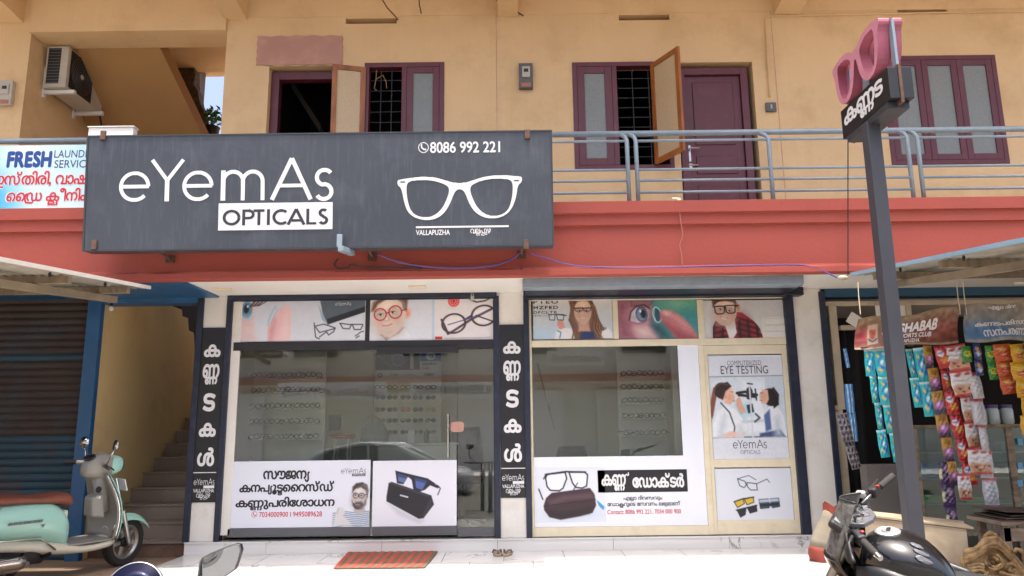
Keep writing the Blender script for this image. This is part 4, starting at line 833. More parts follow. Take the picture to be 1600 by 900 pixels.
c.poly([(966, 469), (1019, 469), (1018, 488), (1014, 503), (1022, 514), (1033, 530), (966, 530)], '#bd8a92', 3); c.poly([(966, 469), (985, 469), (975, 495), (990, 530), (966, 530)], '#8a4a5c', 8, .85); c.poly([(988, 512), (1012, 507), (1028, 530), (1000, 530)], '#e2c2be', 6, .8); c.ell(992, 476, 18, 5, '#a0626e', 4, op=.6); c.ell(980, 505, 8, 14, '#a0606e', 6, op=.5)
c.poly([(985, 501), (987, 488), (995, 480), (1006, 479), (1013, 486), (1013, 497), (1006, 503), (995, 504)], '#d6d2dc', 1.5); c.ell(1003, 491, 8.6, 11, '#7e93b4', 1.2, rot=-8); c.ell(1003, 491, 8.6, 11, '#3e4c6e', .9, rot=-8, ring=1.6); c.ell(1005.5, 490, 4.2, 6.8, '#20222e', 1, rot=-8); c.ell(1001, 486, 1.8, 2.4, '#f2f6fb', .6)
c.ell(990, 497, 5, 6, '#b9a9b6', 3, op=.6); c.line([(983, 500), (986, 487), (995, 478), (1008, 476), (1016, 482)], 2.2, '#5e2f3c', .9); c.line([(985, 502), (995, 506), (1007, 504), (1014, 498)], 1.8, '#a86870', 1, .9)
for k in range(12): c.line([(988+k*2.4, 481-abs(k-6)*.3), (987+k*2.9, 474), (988+k*3.2, 469)], .8, '#35181f', .45, .85)
c.ell(1027, 492, 7, 12.5, '#2f5a6c', 1.0, rot=-10, op=.55); c.ell(1027, 492, 6.4, 12, '#c6e4ea', .5, rot=-10, ring=1.3); c.line([(1023, 484), (1022, 492), (1024, 500)], 1.4, '#e6f4f6', .8, .8)
c.poly([(1031, 489), (1036, 484), (1046, 484), (1060, 491), (1076, 505), (1087, 522), (1090, 530), (1056, 530), (1048, 520), (1038, 508), (1032, 498)], '#c4767a', 1.6); c.poly([(1038, 488), (1048, 487), (1066, 498), (1080, 515), (1070, 513), (1052, 499)], '#e0a7a4', 5, .85); c.poly([(1036, 503), (1046, 516), (1056, 530), (1086, 530), (1066, 520)], '#96434e', 5, .8); c.ell(1042, 490, 7, 4, '#ecc4bf', 2.5, rot=25, op=.8)
for k in range(7): c.line([(1044+k*5, 497+k*3.2), (1050+k*5, 493+k*3.4)], .7, '#a85a60', .6, .5)
c.poly([(1014, 508), (1030, 505), (1044, 518), (1048, 530), (1030, 530)], '#2c5560', 5, .75)
c.noise(.02)
c.poster('window_poster', POST_Y, None, 'teal poster of a fingertip holding a contact lens to an eye', 'poster')
c = Canvas(1099.8, 469, 1229, 529.6, 1.5, '#d6d3d1').grad('#cfcbc9', '#d9d7d6')
c.poly([(1112, 530), (1113, 510), (1118, 501), (1130, 500), (1140, 494), (1150, 487), (1160, 488), (1176, 500), (1186, 512), (1191, 530)], '#b8262f', .8); SH_ = c.sd_poly([(1112, 530), (1113, 510), (1118, 501), (1130, 500), (1140, 494), (1150, 487), (1160, 488), (1176, 500), (1186, 512), (1191, 530)]); BK_ = c.a.copy()
for k in range(6): c.line([(1116+k*13, 500+(k % 2)*2), (1113+k*14, 530)], 4.2, '#1e1517', 1.2, .8)
for k in range(4): c.line([(1112, 505+k*8), (1150, 496+k*8.5), (1190, 508+k*8)], 3.6, '#1e1517', 1.2, .7)
keep_ = np.clip(.5-SH_, 0, 1)[..., None]; c.a = c.a*keep_+np.array([.82, .81, .80])*(1-keep_); c.ell(1160, 515, 14, 22, '#4a0f14', 9, op=.45); c.ell(1122, 520, 8, 14, '#4a0f14', 6, op=.4)
c.poly([(1131, 503), (1148, 500), (1150, 520), (1143, 530), (1138, 530)], '#e8e2e0', 1)
c.ell(1154.5, 480, 4.4, 6.4, '#e2ad96', .9, rot=15); c.ell(1154.5, 481, 2, 3.4, '#bf7d68', 1.2, rot=15, op=.7)
face(c, 1134, 486, 18, 23, 8, '#edc8b2', yaw=-.06, brow='#7a5c48', lips='#b5665e', smile=1.0); c.poly([(1115, 480), (1114, 470), (1119, 465), (1151, 465), (1153, 480), (1148, 472), (1136, 470), (1122, 471)], '#5a463b', 1.6); strands(c, [[(1118, 474), (1126, 469), (1136, 467)], [(1150, 474), (1146, 469), (1136, 466)]], ['#3c2c24', '#7d6454'], 1, 12)
for cx, cy in ((1125.5, 484), (1142.5, 483)): c.line([(cx-8, cy-5.5), (cx+7.6, cy-6.2), (cx+6.8, cy+4.5), (cx+3, cy+6.2), (cx-4, cy+6.2), (cx-7, cy+4), (cx-8, cy-5.5)], 1.8, '#1e1a1c', .4); c.line([(cx-5, cy-2), (cx-1, cy-4)], 1, '#ffffff', .8, .5)
c.line([(1133, 480.5), (1135, 480.3)], 2, '#1e1a1c', .4); c.line([(1150, 478.5), (1155, 477)], 2, '#1e1a1c', .4)
c.noise(.015)
c.poster('window_poster', POST_Y, None, 'poster of a grinning boy in black glasses and red checked shirt', 'poster')
# ---- large white vinyl on the right window: border strip and lower field
vn = thing('window_vinyl', 'white vinyl with glasses, brown case and a black lettered box on the right window', 'poster', (P(965, 822, POST_Y).x, POST_Y, P(965, 822, POST_Y).z))
mid = P(960, 713, POST_Y).z
x0, x1, z0, z1 = RC(832.8, 541, 1098.6, 822.2, POST_Y); x0, x1 = J1+.002, M0-.002; xv = P(1063, 630, POST_Y).x
b = MB(); b.add([(x0, POST_Y, z0), (x1, POST_Y, z0), (x1, POST_Y, mid), (x0, POST_Y, mid)], [(0, 1, 2, 3)]); b.build('vinyl_sheet', 'vinyl_white', vn)
b = MB(); b.add([(xv, POST_Y, mid), (x1, POST_Y, mid), (x1, POST_Y, z1), (xv, POST_Y, z1)], [(0, 1, 2, 3)]); b.build('vinyl_sheet', 'vinyl_white', vn)
c = Canvas(836, 730, 946, 816, 1.1, '#dde0e8')
c.ell(895, 800, 46, 16, '#c9d4e4', 6, op=.8)
for q in ([(853, 746), (856, 741), (884, 738), (886, 748), (880, 763), (874, 767), (860, 766), (855, 760)], [(890, 738), (914, 738), (919, 742), (917, 760), (910, 763), (900, 762), (895, 755)]): c.poly(q, '#e6e8ee', .6); c.line(q+[q[0]], 2.2, '#22242a', .5)
c.line([(853, 741), (884, 737), (916, 738)], 2.6, '#22242a', .5); c.line([(853, 742), (850, 748)], 2, '#22242a', .5); c.line([(842, 764), (848, 780)], 2, '#2a2c33', .6); c.line([(903, 755), (895, 768)], 1.6, '#3c3e46', .6)
c.poly([(849, 790), (853, 778), (862, 770), (880, 768), (905, 765), (922, 763), (929, 773), (931, 790), (925, 802), (905, 807), (875, 812), (858, 808), (850, 797)], '#3c2a31', .8); c.poly([(856, 782), (880, 774), (926, 770), (928, 780), (890, 782), (860, 790)], '#6a545c', 4, .6); c.poly([(852, 796), (880, 800), (928, 792), (920, 803), (876, 811), (858, 806)], '#271a20', 3, .7); c.line([(850, 791), (880, 787), (930, 781)], 1.1, '#201519', .6)
c.poly([(932, 782), (936, 785), (944, 793), (942, 798), (935, 791)], '#3f96cc', .7)
c.poster('picture', POST_Y-.002, vn)
x0, x1, z0, z1 = RC(934, 734, 1074, 769, IY); b = MB(); b.add([(x0, IY, z0), (x1, IY, z0), (x1, IY, z1), (x0, IY, z1)], [(0, 1, 2, 3)]); b.build('lettering_box', 'ink_dark', vn)
ink_px(run('ക|ണ/ണ|് '.replace(' ', '')) if False else run('ക|ണ/ണ'), 940, 741, 978, 767, IY-.002, 'ink_white', 'lettering', vn, 30, .038)
ink_px(st([(0, .0), (.06, .3), (.3, .42), (.42, .2), (.62, .3), (.6, .75)], .17), 976, 738, 983, 745, IY-.002, 'ink_white', 'lettering', vn, 14)
ink_px(run('േ|ഡ|ാ|ക്|ട|ർ'), 988, 739, 1069, 762, IY-.002, 'ink_white', 'lettering', vn, 30, .038)
ink_px(run('എ|ല/ല|ാ| |ദി|വ|സ|വു|ം'), 974, 774, 1035, 783, IY, 'ink_dark', 'lettering', vn, 22, .02)
ink_px(run('േ|ഡ|ാ|ക/ട|റു|െ|ട| |േ|സ|വ|നം| |ല|ഭ|~|മ|ാ|ണ്'), 949, 783, 1063, 793, IY, 'ink_dark', 'lettering', vn, 22, .02)
ink_px(run('Contact: 8086 992 221, 7034 000 900'), 949, 796, 1064, 804, IY, 'ink_red', 'lettering', vn, 22, .012)
# ---- door posters, right shop
c = Canvas(1110.5, 555, 1230.5, 719, 1.0, '#d6dae2'); c.poly([(1105, 590), (1236, 590), (1236, 684), (1105, 684)], '#c4d0da', .6)
c.poly([(1105, 590), (1190, 590), (1188, 640), (1105, 660)], '#d5dde4', 8, .8); c.poly([(1160, 592), (1200, 592), (1200, 680), (1165, 680)], '#dfe6ec', 4, .7); c.poly([(1150, 630), (1175, 632), (1178, 650), (1150, 652)], '#9fd0e0', 5, .8)
c.line([(1105, 589), (1236, 588)], 1.4, '#7c828a', .5); c.line([(1105, 684), (1236, 683)], 1.6, '#4b5056', .5)
c.poly([(1110, 684), (1112, 664), (1120, 645), (1134, 634), (1150, 640), (1160, 655), (1168, 668), (1160, 684)], '#e4e8ec', .9); c.line([(1127, 630), (1140, 645), (1147, 668), (1144, 682)], 2.2, '#3b4658', .7)
c.poly([(1109, 652), (1111, 625), (1116, 607), (1122, 602), (1122, 615), (1116, 640), (1112, 655)], '#7c4a38', 1.0)
c.ell(1130, 611, 12.5, 13, '#35241f', .9); c.poly([(1134, 603), (1145, 606), (1150, 619), (1150, 626), (1143, 633), (1133, 630), (1131, 618)], '#e3b59e', .9); c.ell(1135, 620, 2, 3, '#cf9a84', .7); c.poly([(1122, 602), (1140, 597), (1146, 604), (1136, 612), (1130, 626), (1123, 616)], '#35241f', .9)
c.poly([(1152, 625), (1158, 620), (1161, 630), (1166, 645), (1158, 648), (1152, 636)], '#dba58c', .9)
for a in ([(1154, 615), (1168, 613), (1178, 617), (1186, 618)], [(1157, 618), (1184, 621)]): c.line(a, 4.2, '#1d1e22', .7)
c.poly([(1170, 608), (1176, 604), (1180, 612), (1176, 627), (1169, 624)], '#26282c', .7); c.poly([(1168, 634), (1178, 632), (1180, 645), (1170, 647)], '#2c2e34', .7); c.line([(1175, 598), (1175, 684)], 2.6, '#cfd4da', .6); c.line([(1172, 600), (1180, 601)], 2.2, '#3a3c44', .6); c.line([(1184, 609), (1185, 626)], 2.4, '#303238', .6); c.line([(1160, 660), (1200, 658)], 4, '#c3ccd4', .8); c.line([(1182, 648), (1188, 654), (1180, 660)], 3, '#4a4e56', .8); c.line([(1198, 592), (1200, 684)], 1.0, '#eef2f5', .5)
c.poly([(1190, 684), (1196, 650), (1206, 632), (1218, 636), (1226, 650), (1230, 684)], '#dfe3e9', .9); c.poly([(1195, 650), (1205, 640), (1206, 672), (1196, 676)], '#52689a', 1, .8)
c.ell(1208, 622, 12, 14, '#241c1e', .9); c.poly([(1206, 612), (1212, 640), (1220, 634), (1222, 618), (1214, 606)], '#201a1c', .9); c.poly([(1191, 616), (1196, 610), (1204, 610), (1205, 625), (1201, 632), (1193, 632), (1190, 624)], '#dcae98', .9); c.poly([(1112, 684), (1140, 674), (1166, 676), (1160, 684)], '#dfb9a8', 1, .7); c.poly([(1186, 678), (1220, 672), (1228, 684), (1186, 684)], '#3f4f74', 1.2, .8)
c.ell(1142, 622, 5, 6, '#cf9a82', 3, op=.5); c.ell(1147, 612, 3, 4, '#f0cdb8', 2, op=.6); c.line([(1147, 627), (1150, 627.5)], 1.0, '#a8584e', .5); c.line([(1144, 613), (1148, 613)], .9, '#3a2822', .5); c.ell(1197, 620, 4, 6, '#c08f78', 3, op=.5); c.line([(1190, 627), (1194, 627)], 1.0, '#a0584e', .5); c.line([(1192, 615.5), (1196, 615)], .9, '#2a201e', .5)
strands(c, [[(1122, 604), (1130, 599), (1142, 602)], [(1120, 610), (1128, 604), (1138, 608)], [(1113, 650), (1114, 625), (1120, 605)]], ['#5a4038', '#1c1210', '#7a5040'], .9, 22, 1.6); strands(c, [[(1200, 610), (1212, 609), (1219, 622)], [(1206, 614), (1216, 616), (1219, 634)]], ['#3c3236', '#0e0a0c'], .9, 16, 1.6)
c.poly([(1118, 684), (1122, 660), (1132, 645), (1136, 650), (1130, 684)], '#c3cbd4', 4, .7); c.poly([(1148, 684), (1150, 664), (1160, 660), (1164, 676), (1158, 684)], '#cdd4db', 3, .7); c.poly([(1208, 684), (1212, 655), (1220, 650), (1224, 684)], '#bcc4ce', 4, .7); c.noise(.02, 3)
c.xr = (S1+.004, E0-.004); pd = c.poster('window_poster', YF-.004, None, 'eye testing poster of a doctor and patient at an instrument on the cream door', 'poster')
c_ = YF-.006
ink_px(run('COMPUTERIZED'), 1136, 563.5, 1189, 570.5, c_, 'ink_grey', 'lettering', pd, 22, -.008); ink_px(run('EYE TESTING'), 1126, 571.5, 1200, 584, c_, 'ink_grey', 'lettering', pd, 28, .0)
ink_px(eyemas(.09), 1145, 687, 1198, 701, c_, 'ink_grey', 'lettering', pd, 26); ink_px(run('OPTICALS'), 1157, 703.5, 1188, 709.5, c_, 'ink_grey', 'lettering', pd, 18, -.008)
c = Canvas(1114, 732, 1240, 815.5, 1.0, '#d5dae2').grad('#d6dbe3', '#dde0e8')
for q in ([(1151, 748), (1163, 752), (1165, 758), (1161, 762), (1154, 759)], [(1166, 754), (1182, 756), (1183, 766), (1172, 766), (1167, 761)]): c.line(q+[q[0]], 1.3, '#2b2d34', .5)
c.line([(1151, 748), (1170, 743), (1182, 750)], 1.1, '#3a3c44', .5); c.line([(1183, 756), (1200, 749), (1204, 754)], 1.2, '#3a3c44', .5)
for q, f in (([(1143, 784), (1158, 779), (1160, 787), (1148, 793)], '#d8b63e'), ([(1160, 780), (1175, 777), (1176, 785), (1164, 789)], '#d8b63e'), ([(1147, 797), (1162, 795), (1160, 804), (1152, 808)], '#2c2d38'), ([(1164, 793), (1179, 790), (1180, 799), (1168, 802)], '#2c2d38'), ([(1184, 781), (1200, 780), (1200, 794), (1186, 795)], '#5b6b80'), ([(1203, 780), (1217, 779), (1218, 792), (1206, 794)], '#5b6b80')): c.poly(q, f, .6); c.line(q+[q[0]], 1.3, '#26272e', .5)
c.poly([(1184, 781), (1217, 779), (1217, 784), (1184, 786)], '#b9cad8', 1.2, .8); c.poly([(1185, 787), (1217, 785), (1217, 791), (1186, 793)], '#2a2d38', 1.5, .8); c.line([(1143, 784), (1158, 779.5), (1176, 777)], 2, '#26272e', .5); c.line([(1146, 797), (1180, 790)], 2.2, '#26272e', .5)
c.xr = (S1+.004, E0-.004); c.poster('window_poster', YF-.004, None, 'pale poster of wire glasses and clip-on lenses at foot of the cream door', 'poster')

# ---------------------------------------------------------------- lettered pillar boards
def pillar_board(x0, x1, y0, y1, yl, label, lx):
    Y = PB-.012
    a = RC(x0, y0, x1, y1, Y); b = MB(); b.box(a[0], a[1], Y, PB-.001, a[2], a[3]); o = b.build('pillar_sign', 'board_black', None, bev=.002); tag(o, label, 'sign', 'lettered black boards on the pillars')
    rows = [('ക', .10, .175), ('ണ/ണ', .215, .335), ('ട', .385, .49), ('ക', .555, .635), ('ൾ', .695, .80)]
    wd = a[1]-a[0]; hh = a[3]-a[2]
    for t, f0, f1 in rows:
        k = Ink(); ww = .72 if t not in ('ട',) else .52
        k.put(run(t), (0, Y-.0025, 0), (1, 0, 0), (0, 0, 1), a[0]+wd*(.5-ww/2), a[3]-hh*f1, a[0]+wd*(.5+ww/2), a[3]-hh*f0, 46, .035); k.b.build('lettering', 'ink_white', o)
    b = MB(); z = a[3]-hh*.835; b.box(a[0]+.004, a[1]-.004, Y-.004, Y-.0001, z-.004, z+.004); b.build('divider', 'ink_white', o)
    for pol, f0, f1, u0, u1, fat in ((eyemas(.075), .868, .905, .06, .93, 0), (run('VALLAPUZHA'), .925, .945, .06, .93, .012), (run('വ|ല/ല|പ/പ|ു|ഴ'), .95, .985, .2, .78, .008)):
        k = Ink(); k.put(pol, (0, Y-.0025, 0), (1, 0, 0), (0, 0, 1), a[0]+wd*u0, a[3]-hh*f1, a[0]+wd*u1, a[3]-hh*f0, 22, fat); k.b.build('lettering', 'ink_white', o)
    b = MB(); b.add([(a[0]+wd*.48, Y-.002, a[3]-hh*.922), (a[0]+wd*.93, Y-.002, a[3]-hh*.922), (a[0]+wd*.93, Y-.002, a[3]-hh*.907), (a[0]+wd*.48, Y-.002, a[3]-hh*.907)], [(0, 1, 2, 3)]); b.build('lettering', 'ink_white', o)
    return o
pillar_board(307.5, 344, 512, 785, 0, 'black vertical sign with white script on the pillar beside the stairs', 0)
pillar_board(781.5, 820, 507, 778, 0, 'black vertical sign with white script on the middle pillar between both shop fronts', 0)

# ---------------------------------------------------------------- the big signboard
mat('sign_face', '#3c4149', 0.42, var=0.08, scale=2.0, streak=0.20, dirt='#6f757e', dirt_amt=0.22, dirt_scale=1.8, coord='World')
mat('sign_edge', '#33363b', 0.5, var=0.15, streak=0.2)
YB_, YT_ = 6.76, 6.66
BL, BR = P(128, 390, YB_), P(865.5, 387, YB_); TL, TR = P(137, 210, YT_), P(863, 205, YT_)
zb = (BL.z+BR.z)/2; ztp = (TL.z+TR.z)/2; xl = (BL.x+TL.x)/2; xr = (BR.x+TR.x)/2
up = Vector((0, YT_-YB_, ztp-zb)); H_ = up.length; up.normalize(); nrm = Vector((1, 0, 0)).cross(up); W_ = xr-xl
org = Vector((xl, YB_, zb)); back = -nrm*0.19
sg = thing('signboard', 'wide dark grey optical shop signboard with white lettering and spectacles over the red band', 'sign', (org.x+W_/2, YB_, zb))
def sq(u, v, d=0.0): return org + Vector((1, 0, 0))*u*W_ + up*v*H_ + nrm*d
b = MB(); b.hexa([sq(0, 0), sq(1, 0), sq(1, 1), sq(0, 1)], [p+back for p in (sq(0, 0), sq(1, 0), sq(1, 1), sq(0, 1))]); b.build('sign_box', 'sign_face', sg, bev=.006)
b = MB()
for v0, v1, u0, u1 in ((0, .012, 0, 1), (.988, 1, 0, 1), (0.012, .988, 0, .004), (.012, .988, .996, 1)): b.hexa([sq(u0, v0, .006), sq(u1, v0, .006), sq(u1, v1, .006), sq(u0, v1, .006)], [sq(u0, v0, .0005), sq(u1, v0, .0005), sq(u1, v1, .0005), sq(u0, v1, .0005)])
b.build('edge_trim', 'sign_edge', sg)
def uv(px, py):      # photograph -> board coordinates
    d = ray(px, py); o = Vector((0, 0, CAMZ)); t = (org-o).dot(nrm)/d.dot(nrm); p = o+d*t-org
    return p.x/W_, p.dot(up)/H_
def sign_ink(polys, a, bb, mt='ink_white', rows=60, fat=0, d=.003):
    (u0, v1), (u1, v0) = uv(*a), uv(*bb); k = Ink(); k.put(polys, org+nrm*d, (1, 0, 0), up, u0*W_, v0*H_, u1*W_, v1*H_, rows, fat); return k.b.build('lettering', mt, sg)
sign_ink(eyemas(.088), (188, 249), (521, 314), rows=110)
(u0, v1), (u1, v0) = uv(342, 318), uv(519.5, 358); b = MB(); b.hexa([sq(u0, v0, .004), sq(u1, v0, .004), sq(u1, v1, .004), sq(u0, v1, .004)], [sq(u0, v0, .001), sq(u1, v0, .001), sq(u1, v1, .001), sq(u0, v1, .001)]); b.build('lettering_box', 'ink_white', sg)
mat('sign_ink', '#2e3138', .45)
sign_ink(opticals(.17), (348.5, 326), (513, 351.5), 'sign_ink', 60, d=.0055)
sign_ink(phone_icon(), (653.5, 222.5), (670, 239), rows=40); sign_ink(run('8086 992 221'), (672, 222), (781.5, 238), rows=40, fat=.018)
# white spectacles emblem: outline with two lens openings
def specs():
    outer = [(0, .90), (.03, .93), (.18, .985), (.30, .97), (.40, .88), (.455, .835), (.50, .83), (.545, .835), (.60, .88), (.70, .97), (.82, 1.0), (.97, .97), (1.0, .95), (1.0, .84), (.965, .76), (.955, .55), (.935, .35), (.90, .17), (.84, .05), (.76, .01), (.69, .04), (.62, .16), (.575, .36), (.545, .60), (.52, .68), (.50, .69), (.48, .68), (.455, .60), (.42, .34), (.375, .14), (.31, .02), (.23, -.01), (.15, .04), (.09, .16), (.06, .36), (.045, .58), (.03, .74), (.005, .79)]
    def smooth(pl, it=2):
        for _ in range(it): pl = [q for i in range(len(pl)) for q in ((.75*pl[i][0]+.25*pl[(i+1) % len(pl)][0], .75*pl[i][1]+.25*pl[(i+1) % len(pl)][1]), (.25*pl[i][0]+.75*pl[(i+1) % len(pl)][0], .25*pl[i][1]+.75*pl[(i+1) % len(pl)][1]))]
        return pl
    l1 = [(.075, .80), (.10, .89), (.20, .91), (.31, .88), (.40, .78), (.42, .68), (.40, .48), (.36, .25), (.30, .10), (.23, .05), (.16, .09), (.11, .20), (.085, .42), (.075, .62)]
    l2 = [(1-x, y+.012) for x, y in l1][::-1]
    hole = lambda cx: [(cx+.022*math.cos(a), .865+.022*math.sin(a)) for a in [2*math.pi*i/10 for i in range(10)]]
    pls = [smooth(outer)]+[smooth(l1), smooth(l2), hole(.045), hole(.955)]
    pls[0] = pls[0] if area(pls[0]) > 0 else pls[0][::-1]
    return [pls[0]]+[q if area(q) < 0 else q[::-1] for q in pls[1:]]
sign_ink(specs(), (621, 276), (816.5, 342), rows=90)
sign_ink(st([(0, 0), (1, 0)], .008), (650, 353.8), (795, 354.8), rows=3); sign_ink(run('VALLAPUZHA'), (650, 359.5), (703, 367), rows=22, fat=.02)
sign_ink(run('/|വ|ല/ല|പ/പ|ു|ഴ'), (735, 357.5), (767, 368), rows=22, fat=.012)
# clamps and brackets
for px, py, dz in ((162, 212, .06), (824, 210, .06), (148, 383, -.02), (822, 382, -.02)):
    u, v = uv(px, py); p = sq(u, v, .008); b = MB(); b.obox(p, (.05, .02, .09)); b.build('clamp', 'rust_steel', sg, bev=.003)
for px, py in ((266, 405), (582, 401), (815, 398)):
    p = P(px, py, YS-.01); b = MB(); b.obox(p, (.09, .012, .08)); b.tube([p, Vector((p.x, YB_+.16, zb+.03))], .014, 8)
    for s_ in (-.025, .025): b.ell(p+Vector((s_, -.01, -.02)), .008, .008, .008, 8, 6)
    b.build('bracket', 'rust_steel', sg)
b = MB(); p = P(531, 380, YB_-.06); b.obox(p+Vector((0, -.01, .02)), (.05, .03, .12)); b.obox(p+Vector((.05, .06, -.06)), (.06, .2, .05), Matrix.Rotation(rad(-20), 3, 'Z')); o = b.build('lamp_bracket', 'rail_paint', None, bev=.004); tag(o, 'small grey box lamp bracket under the middle of the dark signboard', 'bracket')
b = MB(); x0, x1, z0, z1 = RC(138, 199, 208, 214, YT_+.12); b.box(x0, x1, YT_+.12, YT_+.2, z0, z1); b.box(x0-.01, x1+.01, YT_+.11, YT_+.21, z1-.0001+.0001, z1+.012); o = b.build('junction_box', 'white_alu', None, bev=.004); tag(o, 'pale box with rusty rim on top of the signboard left end', 'box')

# laundry sign
c = Canvas(-60, 227, 139, 326, .6, '#d8ecf6').grad('#bfe6f6', '#d9edf6'); c.ell(-20, 290, 45, 70, '#58b9e6', 26); c.ell(30, 240, 60, 40, '#e9f4f8', 24, op=.8); c.ell(-30, 325, 50, 20, '#38a3dc', 14, op=.7)
YL = YS-.06
ls = c.poster('laundry_sign', YL, None, 'pale blue laundry sign with red script left of the dark signboard', 'sign')
x0, x1, z0, z1 = RC(-60, 227, 139, 326, YL); b = MB(); b.box(x0, x1, YL+.002, YL+.09, z0, z1); b.build('sign_box', 'white_alu', ls)
ink_px(run('F|R|E|S|H', .12), 11, 236, 81, 262, YL-.002, 'ink_blue', 'lettering', ls, 40, .055)
ink_px(run('LAUNDRY'), 85, 234.5, 150, 246, YL-.002, 'ink_teal', 'lettering', ls, 28, .0); ink_px(run('SERVICE'), 85, 250, 142, 262, YL-.002, 'ink_teal', 'lettering', ls, 28, 0)
for txt, bx in (('ഇ|സ്|തി|രി|,| |വ|ാ|ഷ', (-13, 267, 138, 293)), ('ൈ|(|ഡ| |ക/ല|ീ|നി|ം', (10, 294, 134, 321))):
    ink_px(run(txt), bx[0]-1.5, bx[1]-1.5, bx[2]+1.5, bx[3]+1.5, YL-.002, 'ink_white', 'lettering', ls, 40, .06); ink_px(run(txt), *bx, YL-.004, 'ink_red', 'lettering', ls, 40, .02)
# ================================================================ inside the shop, seen through the glass
mat('acrylic', '#c9ccc9', .2, var=.03); mat('lens_dark', '#22242a', .15); mat('red_plastic', '#b0302c', .35); mat('yellow_plastic', '#b8942c', .35); mat('display_panel', '#d2d4d0', .45, var=.04)
def specs_mesh(name, frame_mat, lens_mat=None, wd=.14):
    b = MB(); r = wd*.22
    for s_ in (-1, 1):
        cx = s_*wd*.26
        b.tube([(cx+r*1.08*math.cos(a), 0, r*.82*math.sin(a)) for a in [2*math.pi*i/14 for i in range(14)]], wd*.036, 5, closed=True)
        b.tube([(cx+s_*r*1.05, 0, r*.3), (s_*wd*.5, .01, r*.3), (s_*wd*.47, .13, r*.05)], wd*.03, 5)
    b.tube([(-wd*.05, 0, r*.25), (0, -.004, r*.38), (wd*.05, 0, r*.25)], wd*.02, 5)
    if lens_mat:
        for s_ in (-1, 1): b.add([(s_*wd*.26+r*math.cos(a), .001, r*.76*math.sin(a)) for a in [2*math.pi*i/14 for i in range(14)]], [tuple(range(14))])
    return b.mesh(name, frame_mat, 'auto')
mat('frame_black', '#0c0c0e', .7, spec=.1); mat('sun_lens', '#0e0f13', .7, spec=.1); S_fr = specs_mesh('spectacles', 'frame_black'); S_dk = specs_mesh('sunglasses', 'sun_lens', True); S_rd = specs_mesh('sunglasses', 'red_plastic', True); S_yl = specs_mesh('sunglasses', 'yellow_plastic', True)
def rack(label, glabel, px0, px1, rows, Y, per, group):
    x0, x1 = P(px0, 630, Y).x, P(px1, 630, Y).x; zs = [P((px0+px1)/2, r, Y).z for r in rows]
    g = thing('display_rack', label, 'rack', ((x0+x1)/2, Y, ZSH))
    b = MB(); b.box(x0-.03, x1+.03, Y+.14, Y+.16, ZSH, zs[0]+.3); b.build('back_panel', 'display_panel', g)
    for z in zs: b = MB(); b.box(x0, x1, Y-.06, Y+.138, z-.045, z-.037); b.build('glass_shelf', 'acrylic', g)
    for j, z in enumerate(zs):
        for i in range(per):
            x = x0+(x1-x0)*(i+.5)/per
            o = inst('spectacles', S_fr, None, (x, Y+random.uniform(-.03, .0), z), (random.uniform(-.15, .1), random.uniform(-.12, .12), random.uniform(-.5, .5)), (1, 1, 1.1)); tag(o, glabel % ('top', 'second', 'third', 'fourth', 'lowest')[j], 'spectacles', group+', %s row' % ('top', 'second', 'third', 'fourth', 'lowest')[j])
rack('white display rack with rows of spectacles behind the left window', 'dark spectacles on the %s shelf of the rack behind the left window', 392, 500, (586, 609, 634, 658, 682), 9.35, 7, 'spectacles on the left rack')
rack('white display rack with rows of spectacles behind the right window', 'dark spectacles on the %s shelf of the rack behind the right window', 972, 1038, (583, 604, 625, 649, 676), 9.35, 4, 'spectacles on the right rack')
# sunglasses board with brand header
YD = 10.3
x0, x1, z0, z1 = RC(586, 592, 689, 706, YD)
bd = MB(); bd.box(x0, x1, YD, YD+.04, ZSH+.6, z1); bd = bd.build('sunglasses_board', 'display_panel', None); tag(bd, 'pale board hung with rows of sunglasses behind the glass door', 'display board')
b = MB(); xm = P(623, 630, YD).x; b.box(xm-.008, xm+.008, YD-.012, YD-.001, ZSH+.6, z1); b.build('divider', 'acrylic', bd)
for j, r in enumerate((605, 621, 640, 657, 675)):
    for i, px in enumerate((594, 613, 634, 653, 673)):
        me = S_dk if j > 0 else S_fr; lb = 'dark sunglasses in the %s row of the board behind the glass door' % ('top', 'second', 'third', 'fourth', 'lowest')[j]
        if (j, i) == (2, 2): me, lb = S_rd, 'red framed sunglasses in the middle of the board behind the door'
        if (j, i) in ((2, 4), (3, 0)): me, lb = S_yl, 'yellow framed sunglasses %s of the board behind the door' % ('at the right edge' if i == 4 else 'at the left edge')
        o = inst(me.name.split('.')[0], me, None, P(px, r, YD-.03), (0, 0, 0), (1.0, .25, 1)); tag(o, lb, 'sunglasses', None if me in (S_rd, S_yl) else 'sunglasses on the board, row %d' % (j+1))
c = Canvas(586, 550, 690, 592, 1, '#c8d4da'); c.poly([(586, 550), (656, 550), (656, 578), (586, 578)], '#23283c', .5); c.ell(622, 562, 9, 9, '#3f5f9a', 1.2, ring=4); c.poly([(640, 552), (646, 552), (646, 577), (640, 577)], '#b9c3d0', 1); c.line([(592, 556), (612, 574)], 3, '#55617c', 2, .6); c.poly([(657, 550), (689, 550), (689, 565), (657, 565)], '#2a62b4', .5); c.ell(673, 557, 6, 5, '#d8e2ee', .6, ring=2); c.ell(672, 557, 2.5, 2.2, '#d8e2ee', .6, ring=1.2); c.poly([(657, 565), (689, 565), (689, 578), (657, 578)], '#c9d2d4', .5); c.ell(594, 586, 3, 3, '#2b4a70', .5, ring=1.8)
hb = c.poster('brand_header', YD-.05, None, 'dark photo and blue logo panel above the sunglasses board', 'sign')
